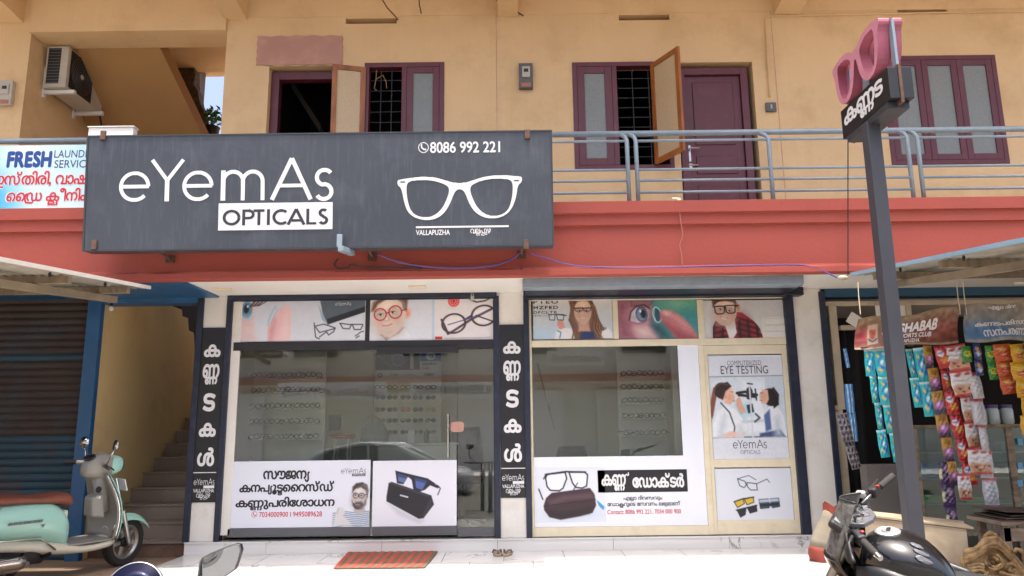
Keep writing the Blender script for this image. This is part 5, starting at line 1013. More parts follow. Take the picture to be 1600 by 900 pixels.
ink_px(run('essilor'), 660, 566, 684, 570.5, YD-.053, 'ink_teal', 'lettering', hb, 14, .02); ink_px(run('Kodak'), 659, 573, 671, 577, YD-.053, 'ink_red', 'lettering', hb, 12, .03); ink_px(run('YASH'), 662, 583, 677, 587, YD-.053, 'ink_dark', 'lettering', hb, 12, .03); ink_px(run('Crizal'), 609, 583, 622, 587, YD-.053, 'ink_teal', 'lettering', hb, 12, 0); ink_px(run('Transitions'), 632, 584, 648, 587, YD-.053, 'ink_teal', 'lettering', hb, 10, 0)
# counter, chairs, covered instrument, small things
YC = 9.3; x0, x1 = P(586, 690, YC).x, P(716, 690, YC).x; zc = P(650, 692, YC).z
b = MB(); b.box(x0, x1, YC, YC+.55, zc-.035, zc); g = b.build('counter', 'acrylic', None, bev=.006); tag(g, 'white sales counter inside behind the glass door', 'counter')
b = MB(); b.box(x0+.03, x1-.03, YC+.03, YC+.5, ZSH, zc-.036); b.build('counter_front', 'shop_wall', g)
def office_chair(px, py, Y, label):
    p = P(px, py, Y); g = thing('office_chair', label, 'chair', (p.x, Y, ZSH), local=True); top = p.z-ZSH
    b = MB(); b.grid(lambda u, v: Vector(((u-.5)*.44*(1-.25*v*v), -.05*math.cos((u-.5)*3)+.05*v, top-.55+.55*v)), 8, 8); b.build('backrest', 'plastic_black', g, solid=.05, smooth=True)
    b = MB(); b.box(-.23, .23, -.5, -.04, top-.66, top-.58); b.build('seat', 'plastic_black', g, bev=.03)
    b = MB(); b.tube([(0, -.27, .08), (0, -.27, top-.66)], .03); b.build('column', 'steel', g)
    for k in range(5): a = 2*math.pi*k/5; b = MB(); b.tube([(0, -.27, .09), (.26*math.cos(a), -.27+.26*math.sin(a), .03)], .022); b.build('leg', 'plastic_black', g)
office_chair(727, 668, 9.5, 'black office chair inside right of the sales counter'); office_chair(446, 706, 10.1, 'black office chair deep inside behind the left window')
office_chair(893, 697, 9.6, 'black patterned chair inside behind the right window')
b = MB(); c0 = P(582, 690, 9.4); h = P(582, 649, 9.4).z-c0.z
b.loft([[(c0.x+r*math.cos(a)*(1+.12*math.sin(3*a+k)), 9.45+r*.8*math.sin(a), c0.z+h*t) for a in [2*math.pi*i/16 for i in range(16)]] for k, (t, r) in enumerate(((-.02, .17), (.2, .18), (.5, .15), (.8, .1), (.97, .045), (1, .01)))]); mat('grey_cloth', '#7d7f82', .85, bump=.4, bscale=20)
o = b.build('covered_instrument', 'grey_cloth', None, smooth=True); tag(o, 'instrument under a grey cloth cover on the counter end', 'instrument')
b = MB(); a = RC(637, 672, 648, 691, YC+.1); b.box(a[0], a[1], YC+.1, YC+.104, zc, a[3]); o = b.build('counter_card', 'ink_white', None); tag(o, 'small white upright card on the sales counter', 'card')
b = MB(); p = P(666, 690, YC+.2); b.lathe([(.03, 0), (.032, .08), (.03, .13), (.015, .15), (.015, .17)], (p.x, YC+.2, zc), n=14); o = b.build('bottle', 'plastic_black', None, smooth='auto'); tag(o, 'short black bottle on the sales counter', 'bottle')
# red and white step stool behind the left window
p = P(536, 677, 9.3); zt = p.z; g = thing('stool', 'red topped stool standing behind the left window', 'stool', (p.x, 9.3, ZSH), local=True); zt -= ZSH
b = MB(); b.lathe([(.0, 0), (.13, 0), (.15, .02), (.15, .045), (.11, .06), (0, .062)], (0, 0, zt-.06), n=18); b.build('seat', 'red_plastic', g, smooth='auto')
for k in range(4): a = math.pi/4+math.pi/2*k; b = MB(); b.tube([(.1*math.cos(a), .1*math.sin(a), zt-.06), (.2*math.cos(a), .2*math.sin(a), 0)], .014); b.build('leg', 'white_alu', g)
b = MB(); a = RC(515, 650, 534, 672, 10.78); b.box(a[0], a[1], 10.72, 10.795, a[2], a[3]); o = b.build('switch_box', 'grey_alu', None, bev=.006); tag(o, 'grey electrical box on the back wall behind the left window', 'box')
# leaning rods behind the right window
b = MB(); b.tube([P(840, 568, 9.0), P(866, 670, 8.7)], .008); o = b.build('leaning_rod', 'steel', None); tag(o, 'thin bright rod leaning inside the left of the right window', 'rod')
b = MB(); a = RC(1052, 545, 1062, 712, YF+.5); b.box(a[0], a[1]+.6, YF+.5, YF+.53, ZSH, ZSOF-.01); o = b.build('blind', 'shop_wall', None); tag(o, 'white panel standing inside at the right window edge', 'panel')
# ================================================================ canopies either side
mat('tin_roof', '#a9a79c', .55, metal=.3, var=.2, scale=5, dirt='#6b6355', dirt_amt=.5, dirt_scale=3, coord='World'); mat('blue_trim', '#8fb4c8', .45, var=.1)
mat_wood('old_wood', '#6b5c4c', '#a39480', .85, (3, 3, 14)); mat_wood('grey_wood', '#6d6252', '#9a8c76', .85, (8, 2, 2)); mat_wood('dark_wood', '#3a2f27', '#5c4c3d', .8, (6, 2, 2))
def canopy(tip, far, xfar, label, trim):
    """corrugated sheet: back edge runs along the wall from the tip, side edge runs out towards the road"""
    g = thing('tin_canopy', label, 'canopy', tip); d = far-tip; L_ = abs(xfar-tip.x); sgn = 1 if xfar > tip.x else -1
    N = int(L_/.0125)
    b = MB(); b.grid(lambda u, v: Vector((tip.x+sgn*L_*u, tip.y+d.y*v, tip.z+d.z*v+.011*math.sin(2*math.pi*L_*u/.075))), N, 1); b.build('sheet', 'tin_roof', g, solid=.002, smooth=True)
    for v in (.12, .5, .9):
        b = MB(); p = tip.lerp(far, v); b.box(min(tip.x+sgn*.05, xfar), max(tip.x+sgn*.05, xfar), p.y-.025, p.y+.025, p.z-.075, p.z-.018); b.build('purlin', 'grey_wood', g)
    b = MB(); b.hexa([tip+Vector((sgn*.3, 0, -.14)), tip+Vector((sgn*.36, 0, -.14)), tip+Vector((sgn*.36, 0, -.08)), tip+Vector((sgn*.3, 0, -.08))], [far+Vector((sgn*.3, 0, -.14)), far+Vector((sgn*.36, 0, -.14)), far+Vector((sgn*.36, 0, -.08)), far+Vector((sgn*.3, 0, -.08))]); b.build('rafter', 'grey_wood', g)
    b = MB(); b.hexa([tip+Vector((-sgn*.012, 0, -.012)), tip+Vector((sgn*.01, 0, -.012)), tip+Vector((sgn*.01, 0, .02)), tip+Vector((-sgn*.012, 0, .02))], [far+Vector((-sgn*.012, 0, -.012)), far+Vector((sgn*.01, 0, -.012)), far+Vector((sgn*.01, 0, .02)), far+Vector((-sgn*.012, 0, .02))]); b.build('edge_trim', trim, g)
    for v in (.3, .62, .95):
        b = MB(); p = tip.lerp(far, v); b.ell(p+Vector((sgn*.03, 0, -.035)), .012, .012, .022, 8, 6); b.build('bolt', 'wire_black', g)
    b = MB(); p = tip.lerp(far, .93); b.tube([(xfar-sgn*.15, p.y, p.z-.07), (xfar-sgn*.15, p.y, -.02)], .03); b.build('post', 'grey_wood', g)
    return g
tl = P(234, 450, 7.0); d = ray(0, 406); t = tl.x/d.x; fl = Vector((tl.x, d.y*t, CAMZ+d.z*t)); fl = tl+(fl-tl)*1.15
canopy(tl, fl, -8.5, 'corrugated tin canopy over the shutter at the left', 'white_alu')
tr = P(1331, 429, 7.0); d = ray(1600, 376); t = tr.x/d.x; fr_ = Vector((tr.x, d.y*t, CAMZ+d.z*t)); fr_ = tr+(fr_-tr)*1.15
canopy(tr, fr_, 8.5, 'tin canopy with a pale blue edge over the snack kiosk', 'blue_trim')

# ================================================================ kiosk
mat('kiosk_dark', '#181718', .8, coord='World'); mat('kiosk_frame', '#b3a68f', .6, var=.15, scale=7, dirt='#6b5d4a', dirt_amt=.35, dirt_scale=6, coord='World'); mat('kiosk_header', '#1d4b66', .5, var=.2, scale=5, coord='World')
kx0 = p3[1]+.01
ks = thing('snack_kiosk', 'dark snack kiosk with cream frames under the right canopy', 'kiosk', (5.2, YF, ZG))
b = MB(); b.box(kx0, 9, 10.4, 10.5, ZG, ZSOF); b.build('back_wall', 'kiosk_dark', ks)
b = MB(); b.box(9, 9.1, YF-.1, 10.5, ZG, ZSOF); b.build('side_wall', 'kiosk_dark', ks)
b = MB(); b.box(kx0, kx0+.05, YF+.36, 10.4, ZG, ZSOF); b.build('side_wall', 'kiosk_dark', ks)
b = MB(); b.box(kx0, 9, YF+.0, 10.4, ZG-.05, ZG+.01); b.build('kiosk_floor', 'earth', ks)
b = MB(); b.box(kx0+.03, 9, YF-.04, YF+.15, P(1450, 463, YF).z, ZSOF); b.build('header', 'kiosk_header', ks, bev=.005)
def kbar(*a, mt='kiosk_frame', dep=.07): x0, x1, z0, z1 = RC(*a, YF); b = MB(); b.box(x0, x1, YF, YF+dep, z0, z1); b.build('frame_bar', mt, ks, bev=.003)
kbar(1289, 469, 1650, 476); kbar(1302, 476.2, 1314, 640); kbar(1314.2, 508, 1338, 515); kbar(1419, 476.2, 1427, 540); kbar(1310, 640, 1326, 840); kbar(1300, 633, 1310, 643)
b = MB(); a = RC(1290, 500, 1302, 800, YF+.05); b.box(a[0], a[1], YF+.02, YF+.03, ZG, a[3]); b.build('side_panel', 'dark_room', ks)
b = MB(); a = RC(1370, 476.4, 1418, 500, YF); b.box(a[0], a[1], YF+.02, YF+.03, a[2], a[3]); b.build('paper', 'white_alu', ks)
a = RC(1348, 725, 1412, 768, 7.7); b = MB(); b.box(a[0], a[1]+2.5, 7.6, 7.75, ZG, a[3]); b.build('counter_panel', 'grey_plaster', ks, bev=.004)
b = MB(); c = P(1335, 500, YF-.03); M_ = Matrix.Rotation(rad(35), 3, 'Y'); b.obox(c, (.14, .004, .13), M_); o = b.build('paper_note', 'white_alu', None); tag(o, 'small tilted paper note on the kiosk frame above the maroon banner', 'note')
b = MB(); a = RC(1585, 440, 1650, 444, 7.6); b.box(a[0], a[1], 7.6, 7.65, a[2], a[3]); o = b.build('tube_light', 'white_alu', None, bev=.004); tag(o, 'white tube light under the right canopy at the picture edge', 'light')
# black cloth in the doorway
b = MB(); x0, x1 = P(1316, 650, YF+.12).x, P(1352, 650, YF+.12).x; zt = P(1330, 516, YF+.12).z; mat('black_cloth', '#0f0f12', .9, bump=.3, bscale=14)
b.grid(lambda u, v: Vector((x0+(x1-x0)*u, YF+.12+.02*math.sin(u*14), ZG+.02+(zt-ZG-.02)*v)), 24, 4); o = b.build('door_curtain', 'black_cloth', None, solid=.004, smooth=True); tag(o, 'black cloth curtain in the kiosk doorway beside the white pillar', 'curtain')

# glass showcase with goods
YQ = 7.25
sx0, sx1 = P(1436, 740, YQ).x, P(1700, 740, YQ).x; szt = P(1500, 664, YQ).z; szb = ZG
case = thing('glass_showcase', 'glass fronted showcase of packets below the hanging snacks', 'showcase', ((sx0+sx1)/2, YQ, ZG))
b = MB(); b.box(sx0, sx1, YQ, YQ+.42, szt-.03, szt); b.build('top', 'grey_wood', case, bev=.004)
b = MB(); b.box(sx0, sx1, YQ+.42, YQ+.43, szb, szt-.03); b.build('back', 'kiosk_header', case)
b = MB(); b.box(sx0, sx1, YQ+.005, YQ+.42, szb, szb+.1); b.build('base', 'dark_wood', case)
b = MB(); b.box(sx0+.01, sx1, YQ, YQ+.006, szb+.1, szt-.031); b.build('glass_front', 'kiosk_glass', case)
for px in (1434, 1584): x = P(px, 740, YQ).x; b = MB(); b.box(x-.03, x+.03, YQ-.012, YQ+.03, szb, szt-.031); b.build('wood_post', 'old_wood', case, bev=.004)
shelf_z = []
for py in (706, 746, 785):
    z = P(1500, py, YQ+.1).z; shelf_z.append(z); b = MB(); b.box(sx0+.02, sx1, YQ+.02, YQ+.415, z-.012, z); b.build('shelf', 'rail_paint', case)
mat('pack_blue', '#2f6fb5', .4, var=.2); mat('pack_green', '#2f9a5a', .4, var=.2); mat('pack_brown', '#6b4a34', .5, var=.2); mat('pack_pale', '#b7c3b0', .4, var=.2); mat('pack_sky', '#5fa8d8', .4)
seq = [('pack_blue', 1441, 1475, 706+40, .14), ('pack_green', 1447, 1482, 785, .07), ('pack_pale', 1500, 1530, 706, .10), ('pack_sky', 1563, 1582, 706, .08), ('pack_brown', 1550, 1575, 746, .1), ('pack_pale', 1540, 1580, 746, .05), ('pack_brown', 1592, 1640, 785, .2), ('pack_green', 1508, 1535, 785, .05)]
for i, (mt, a0, a1, py, hh) in enumerate(seq):
    z = shelf_z[(706, 746, 785).index(py)]; x0, x1 = P(a0, py, YQ+.12).x, P(a1, py, YQ+.12).x; yy = YQ+(.10 if i != 5 else .30)
    b = MB(); b.box(x0, x1, yy, yy+.12, z+.001, z+hh); o = b.build('goods_box', mt, None, bev=.003); tag(o, '%s packet box on the %s shelf of the glass showcase, %s' % (('blue', 'green', 'pale', 'sky blue', 'brown', 'flat pale', 'large brown', 'low green')[i], {706: 'top', 746: 'middle', 785: 'bottom'}[py], ('by the grey pole', 'by the grey pole', 'left of centre', 'by the wooden post', 'by the wooden post', 'at the back', 'at the picture edge', 'right of centre')[i]), 'box', 'goods in the showcase')
for k, py in enumerate((690, 728, 755)):
    p = P(1594, py, YQ-.015); b = MB(); b.obox(p, (.045, .004, .06)); o = b.build('tape', 'pack_sky', case)
# jars on top of the showcase
mat('jar_glass', '#8e9aa0', .12, var=.1); mat('lid_violet', '#4f3f78', .4)
for i, px in enumerate((1533, 1553, 1575)):
    p = P(px, 664, YQ+.2); g = thing('jar', 'squat sweet jar with a violet lid on the showcase, %s' % ('leftmost of three', 'middle of three', 'rightmost of three')[i], 'jar', (p.x, YQ+.2, szt), local=True, group='jars on the showcase')
    b = MB(); b.lathe([(.05, 0), (.06, .02), (.06, .14), (.05, .16)], n=16); b.build('body', 'jar_glass', g, smooth='auto'); b = MB(); b.lathe([(.054, .16), (.056, .165), (.054, .19), (0, .192)], n=16); b.build('lid', 'lid_violet', g, smooth='auto')

# ---------------------------------------------------------------- club banners
def banner(pts, paint, label, letters):
    """sheet hung from its top corners: four photo corners with depths, slightly sagging"""
    TLp, TRp, BRp, BLp = pts
    def fn(u, v):
        p = (TLp.lerp(TRp, u)).lerp(BLp.lerp(BRp, u), v)
        return p+Vector((0, .025*math.sin(u*7+v*2)+.02*math.sin(v*3.1), .018*math.sin(u*math.pi*3)*(1-v)-.01*math.sin(u*9)*v))
    c = paint; ctr = (BLp+BRp)/2
    me = c.mesh('banner', lambda u, v: fn(u, v)-ctr); o = bpy.data.objects.new('club_banner', me); col.objects.link(o); o.location = ctr; tag(o, label, 'banner'); INV[o.name] = Matrix.Translation(-ctr)
    for txt, (u0, v0, u1, v1), mt, fat, skew in letters:
        pol = fatten(run(txt), fat) if fat else run(txt); bx = bbox(pol); m = MB()
        for q in spans(pol, 26):
            m.add([fn(u0+(u1-u0)*((p[0]+skew*p[1]-bx[0])/(bx[1]-bx[0])), v1-(v1-v0)*(p[1]-bx[2])/(bx[3]-bx[2]))+Vector((0, -.004, 0)) for p in q], [(0, 1, 2, 3)])
        m.build('lettering', mt, o)
    return o
BN = []
c = Canvas(0, 0, 160, 58, 1, '#7a4038').grad('#80664c', '#75402f'); c.poly([(0, 0), (160, 0), (160, 9), (0, 13)], '#8b7355', 4, .8); c.ell(130, 30, 30, 14, '#8e3a38', 12, op=.6); c.ell(12, 34, 12, 16, '#9a2f38', 6, op=.6); c.poly([(0, 54), (160, 54), (160, 58), (0, 58)], '#b0a28c', 1.2, .7)
c.poly([(20, 16), (36, 14), (36, 48), (20, 50)], '#b89f86', .8); c.poly([(23, 24), (33, 23), (32, 36), (28, 40), (24, 37)], '#a3472f', 1); c.line([(22, 40), (28, 45), (34, 40)], 2, '#3f4660', .7); c.noise(.09, 5)
YN = 6.75
BN.append(banner((P(1341, 499, YN), P(1502, 480, YN-.25), P(1499, 535, YN-.25), P(1337, 546, YN)), c, 'faded maroon sports club banner hung across the kiosk behind the pole', [('AL SHABAB', (.26, .26, .79, .58), 'ink_white', .04, .16), ('SPORTS CLUB', (.40, .62, .74, .76), 'ink_white', .03, .16), ('VALLAPUZHA', (.36, .80, .62, .92), 'ink_white', .02, .1)]))
c = Canvas(0, 0, 150, 58, 1, '#6d7886').grad('#857a6c', '#6f86a4'); c.ell(45, 44, 50, 14, '#4f7fb0', 10, op=.8); c.ell(110, 20, 40, 16, '#8a7f6e', 12, op=.7); c.poly([(0, 53), (150, 53), (150, 58), (0, 58)], '#a9a08e', 1.2, .8); c.line([(60, 0), (62, 58)], 2, '#aeb4ba', 2, .5); c.noise(.08, 6)
BN.append(banner((P(1508, 479, YN-.27), P(1640, 465, YN-.5), P(1640, 532, YN-.5), P(1511, 534, YN-.27)), c, 'faded blue grey banner with pale script at the right edge', [('എ|ല/ല|ാ| |ദി|വ', (.30, .02, .58, .16), 'ink_white', .02, 0), ('ക|ണ|ട|പ|രി|സ|വ|ു|ന|ക', (.14, .44, .98, .62), 'ink_white', .02, 0), ('സ|ന|പ|ര|ണ|ക|ട|വ', (.22, .68, .98, .86), 'ink_white', .02, 0)]))
for px, Yh in ((1344, YN), (1500, YN-.25), (1510, YN-.27)):
    p = P(px, 486, Yh); b = MB(); b.tube([p+Vector((0, 0, -.03)), p+Vector((.01, .02, .15)), Vector((p.x+.02, Yh+.03, P(px, 440, Yh).z))], .004, 5); b.build('hanging_cord', 'cream_alu', BN[px == 1510])

# ---------------------------------------------------------------- strips of sachets
mat_print('foil_print', .22, .6)
def sachet(name, w_, h_, paint, puff=.018):
    c = Canvas(0, 0, 14, 20, 1.3, '#ffffff'); paint(c)
    def fn(u, v):
        e = max(0, math.sin(math.pi*u))**.6*max(0, math.sin(math.pi*min(1, max(0, (v-.06)/.88))))**.5
        return Vector(((u-.5)*w_*(1-.05*math.sin(v*9)), -puff*e-.007*math.sin(u*17+v*23)*e-.004*math.sin(v*41-u*9)*e, -v*h_+.004*math.sin(u*11)*e))
    me = c.mesh(name, fn, 'foil_print'); me.polygons.foreach_set('use_smooth', [True]*len(me.polygons)); return me
def pt_a(c): c.grad('#1fb3b8', '#22a9b4'); c.line([(0, .8), (14, .8)], 1.6, '#d6eef0', .5); c.ell(8, 9, 3.5, 5, '#2b6fc8', .8, ring=1.6); c.ell(4, 5, 1.6, 1.4, '#d8c65a', .7); c.ell(10, 4, 1.8, 1.2, '#9bd8d0', .7); c.ell(7, 10, 2, 2, '#cfe9ee', 1); c.ell(4, 15, 2.2, 1.6, '#d8c890', .8); c.ell(11, 16, 1.6, 2, '#1f7fc0', .8)
def pt_b(c): c.grad('#c89a34', '#5d3a72'); c.poly([(0, 0), (14, 0), (14, 8), (0, 9)], '#b98a2c', 1.5); c.ell(7, 4, 4, 2, '#7a5520', 1, op=.7); c.ell(7, 12, 4.5, 4, '#b06fb8', 1.2); c.ell(6, 11, 2, 1.5, '#e6c6e4', 1); c.poly([(0, 16), (14, 15), (14, 20), (0, 20)], '#3e3350', 1)
def pt_c(c): c.grad('#b3201f', '#a81c1c'); c.ell(5, 7, 3.6, 3, '#e2e4ea', .8); c.line([(3, 7), (7, 6)], 1.2, '#35508c', .5); c.ell(8, 13, 4.5, 3, '#d08a34', 1); c.line([(0, .6), (14, .6)], 1.4, '#6d0f12', .5)
def pt_d(c): c.grad('#d9d8d8', '#cfcbc8'); c.line([(0, .6), (14, .6)], 2, '#b02a26', .5); c.ell(5, 3.5, 2.4, 1.1, '#a3302a', .5, rot=-20); c.ell(11, 3.5, 2.2, 1.1, '#a3302a', .5, rot=-20); c.line([(2, 8), (12, 8)], .9, '#a9a4a4', .5); c.ell(4.5, 15, 4.5, 4, '#b98a6c', 1); c.ell(11, 15.5, 4, 4, '#c79a7c', 1); c.ell(4, 14, .9, .9, '#4a2c20', .5); c.ell(10, 15, .9, .9, '#4a2c20', .5); c.ell(6, 16.5, .8, .8, '#4a2c20', .5); c.ell(12.5, 14, .7, .7, '#4a2c20', .5); c.line([(0, 19.4), (14, 19.4)], 1.8, '#b02a26', .5)
def pt_e(c): c.grad('#c9cacf', '#b6b8bd'); c.poly([(0, 0), (14, 0), (14, 2.6), (0, 2.2)], '#a33a34', 1); c.line([(4, 5), (3, 16)], 2, '#dddfe4', 1.4); c.line([(10, 4), (11, 17)], 2, '#9fa2a8', 1.6)
def pt_f(c): c.grad('#3f8f3a', '#2f7f38'); c.ell(7, 10, 5, 4, '#c9c832', 1.2); c.ell(6, 9, 1.8, 1.4, '#6a8f20', .7)
def pt_g(c): c.grad('#233f8c', '#22397e'); c.ell(5, 7, 3, 3.5, '#d8a24a', 1); c.ell(6, 13, 4, 3, '#c9d2e2', 1.2)
def pt_h(c): c.grad('#c8602a', '#b94f22'); c.ell(6, 6, 3.4, 2.2, '#e2b86a', .9); c.ell(7, 12, 3.2, 2.2, '#c03a2a', .9); c.ell(7, 12, 1.8, .9, '#ead8c8', .7)
def pt_i(c): c.grad('#d8a91c', '#d09a16'); c.ell(7, 7, 4, 2.6, '#e8cf6a', 1); c.ell(7, 13, 3, 2.2, '#b8302a', .8); c.ell(7, 13, 1.8, .8, '#f0e6da', .6)
def pt_j(c): c.grad('#3c2a4e', '#4a3060'); c.poly([(0, 6), (3, 6), (3, 15), (0, 15)], '#d0cf9a', .8); c.ell(8, 6, 3, 3, '#a884a0', 1.2); c.ell(8, 13, 3, 2, '#6d4f84', 1.2)
def pt_k(c):
    c.grad('#8b8488', '#7d777c')
    for j in range(5):
        for i in range(3): c.poly([(1+i*4.6, 1+j*4), (4+i*4.6, 1+j*4), (4+i*4.6, 3.6+j*4), (1+i*4.6, 3.6+j*4)], '#2e2a30', .5)
def pt_l(c): c.grad('#3a7fc0', '#3f86c4'); c.line([(4, 0), (5, 20)], 2.4, '#bcd6e8', .8); c.line([(10, 0), (10, 20)], 1.4, '#d2e2ee', .8)
KM = {}
def strip(kind, paint, px, py, pw, ph, n, lean, Y, label, group):
    w_ = P(px+pw/2, py, Y).x-P(px-pw/2, py, Y).x; h_ = P(px, py, Y).z-P(px, py+ph, Y).z
    key = (kind, round(w_, 3), round(h_, 3))
    if kind not in KM: KM[kind] = (sachet('sachet', w_, h_, paint), w_, h_)
    me, w0, h0 = KM[kind]; top = P(px, py, Y); g = thing('sachet_strip', label, 'packets', top, group=group, local=True)
    z = 0; x = 0
    for k in range(n):
        inst('sachet', me, g, (x, random.uniform(-.012, .012), z), (random.uniform(-.06, .06), lean*.8+random.uniform(-.06, .06), random.uniform(-.5, .5)), (w_/w0*random.uniform(.95, 1.04), 1, h_/h0)); z -= h_*.985; x -= math.tan(lean)*h_*(-1)*-1
    return g
YK = YN+.0
le = lambda dx, dy: -math.atan2(dx, dy)
SL = [('a', pt_a, 1357, 546, 14, 42, 4, -.05, .02, 'turquoise sachet strip nearest the kiosk doorway, left of the pole'), ('a', pt_a, 1374, 545, 20, 44, 4, -.06, 0, 'widest turquoise sachet strip hanging left of the pole'), ('a', pt_a, 1390, 545, 13, 42, 1, 0, -.01, 'single turquoise sachet against the left side of the pole'), ('a', pt_a, 1389, 590, 9, 40, 3, -.08, .05, 'turquoise sachet strip half hidden behind the widest one'),
      ('a', pt_a, 1420, 545, 13, 46, 2, -.05, .02, 'short turquoise sachet strip just right of the pole'), ('a', pt_a, 1436, 543, 18, 54, 2, -.06, 0, 'wide turquoise sachet strip beside the purple ones'),
      ('b', pt_b, 1449, 540, 18, 36, 6, -.085, -.03, 'long purple and gold sachet strip next to the turquoise ones'), ('c', pt_c, 1467, 540, 18, 36, 6, -.115, -.05, 'long red snack packet strip between purple and white ones'),
      ('d', pt_d, 1491, 539, 31, 40, 5, -.095, -.08, 'double width white cookie packet strip with red seams'), ('d2', pt_d, 1506, 741, 19, 40, 1, -.05, -.08, 'single cookie packet at the foot of the wide cookie strip'),
      ('e', pt_e, 1520, 582, 19, 41, 7, -.03, -.06, 'silver white packet strip right of the cookie packets'), ('f', pt_f, 1508, 541, 16, 25, 1, .05, -.10, 'green and yellow packet above the cookie strip'), ('g', pt_g, 1524, 537, 17, 25, 2, -.03, -.09, 'blue crisps packets right of the yellow green one'),
      ('f2', pt_f, 1546, 540, 14, 27, 2, -.02, -.10, 'green crisps packets beside the orange strip'), ('h', pt_h, 1563, 538, 24, 26, 3, -.04, -.12, 'orange crisps packet strip beside the yellow one'), ('i', pt_i, 1586, 538, 25, 28, 5, -.05, -.14, 'yellow crisps packet strip at the right picture edge'), ('i2', pt_i, 1612, 535, 22, 27, 5, -.06, -.18, 'second yellow crisps strip beyond the picture edge'),
      ('j', pt_j, 1477, 722, 18, 36, 3, -.01, .03, 'dark violet packet strip hanging low before the showcase'), ('l', pt_l, 1326, 600, 12, 45, 2, -.03, .9, 'blue and white packet strip hanging at the kiosk doorway'), ('k', pt_k, 1314, 646, 18, 44, 2, -.2, .7, 'grey patterned packet strip beside the white pillar'), ('l2', pt_l, 1319, 545, 6, 30, 1, -.05, .95, 'narrow blue packet under the kiosk frame')]
for kind, paint, px, py, pw, ph, n, lean, dy, label in SL:
    strip(kind, paint, px, py, pw, ph, n, lean, YK+dy-(px-1350)*.0013, label, 'packet strips hanging at the kiosk')
b = MB(); b.tube([P(1345, 543, YK), P(1500, 536, YK-.2), P(1640, 530, YK-.4)], .006, 6); o = b.build('hanging_wire', 'wire_black', None); tag(o, 'wire carrying the packet strips under the banners', 'wire')

# ---------------------------------------------------------------- pole sign
PXc, PYc = 2.70, 5.25
ps = thing('pole_sign', 'tall grey square pole carrying a black lettered box and pink spectacles', 'sign', (PXc, PYc, -.02))
mat('pole_paint', '#3d3f46', .5, var=.1, scale=9, coord='World'); mat('pink_acrylic', '#c08090', .42, var=.12, scale=9, coord='World'); mat('pink_side', '#a85a6c', .45, var=.12, scale=9, coord='World')
zt = P(1371, 193, PYc).z
b = MB(); b.box(PXc-.05, PXc+.05, PYc-.05, PYc+.05, -.05, zt); b.build('pole', 'pole_paint', ps, bev=.006)
Yn, Yf = 4.86, 5.62; zc = (P(1387, 130, Yn).z+P(1317, 195, Yf).z)/2; hh = .118; wx = .17
nx = P(1387, 130, Yn).x; fx = P(1317, 195, Yf).x; nx = fx = (nx+fx)/2
for k, (xa, xb) in enumerate(((nx, nx+.072), (nx+.095, nx+wx))):
    b = MB(); b.box(xa, xb, Yn, Yf, zc-hh, zc+hh); b.build('sign_box', 'board_black', ps, bev=.004)
b = MB(); b.box(nx+.0725, nx+.0945, Yn-.004, Yf+.004, zc-hh-.03, zc+hh+.02); b.build('centre_plate', 'rust_steel', ps)
b = MB(); b.box(nx+.005, nx+wx-.01, Yn+.06, Yf-.06, zc-hh-.05, zc-hh-.001); b.build('channel', 'sign_edge', ps)
b = MB()
for s_ in ((Yn, zc-hh), (Yn, zc+hh)): pass
k = Ink(); k.put(run('ക|ണ/ണ|ട'), (nx-.0025, 0, 0), (0, -1, 0), (0, 0, 1), -(Yf-.05), zc-.085, -(Yn+.08), zc+.085, 50, .035); k.b.build('lettering', 'ink_white', ps)
pl = specs(); gl, gh = 1.0, .36
def pink(x0, x1):
    b = MB(); zb_ = zc+hh+.02
    for pi, pol in enumerate(pl[:3]):
        st_ = [(Yf+.06-q[0]*(Yf-Yn+.02), zb_+q[1]*.40) for q in pol[::2]]; n = len(st_)
        b.add([(x0, y, z) for y, z in st_]+[(x1, y, z) for y, z in st_], [(i, (i+1) % n, n+(i+1) % n, n+i) for i in range(n)])
    o = b.build('frame_rim', 'pink_side', ps)
    k = Ink(); thick = fatten(pl[:3], .02); k.put(thick, (x0-.001, 0, 0), (0, -1, 0), (0, 0, 1), -(Yf+.06), zb_, -(Yn+.04), zb_+.40, 60); k.b.build('frame_face', 'pink_acrylic', ps)
    k = Ink(); k.put(thick, (x1+.001, 0, 0), (0, -1, 0), (0, 0, 1), -(Yf+.06), zb_, -(Yn+.04), zb_+.40, 60); k.b.build('frame_face', 'pink_acrylic', ps)
pink(nx-.005, nx+.075); pink(nx+.10, nx+.165)
b = MB(); b.box(nx+.078, nx+.097, Yn+.02, Yn+.07, zc+hh, zc+hh+.38); b.box(nx+.078, nx+.097, Yf-.05, Yf, zc+hh, zc+hh+.34); b.box(nx+.04, nx+.12, PYc-.05, PYc+.05, zc+hh, zc+hh+.12); b.build('support_bar', 'rail_paint', ps)

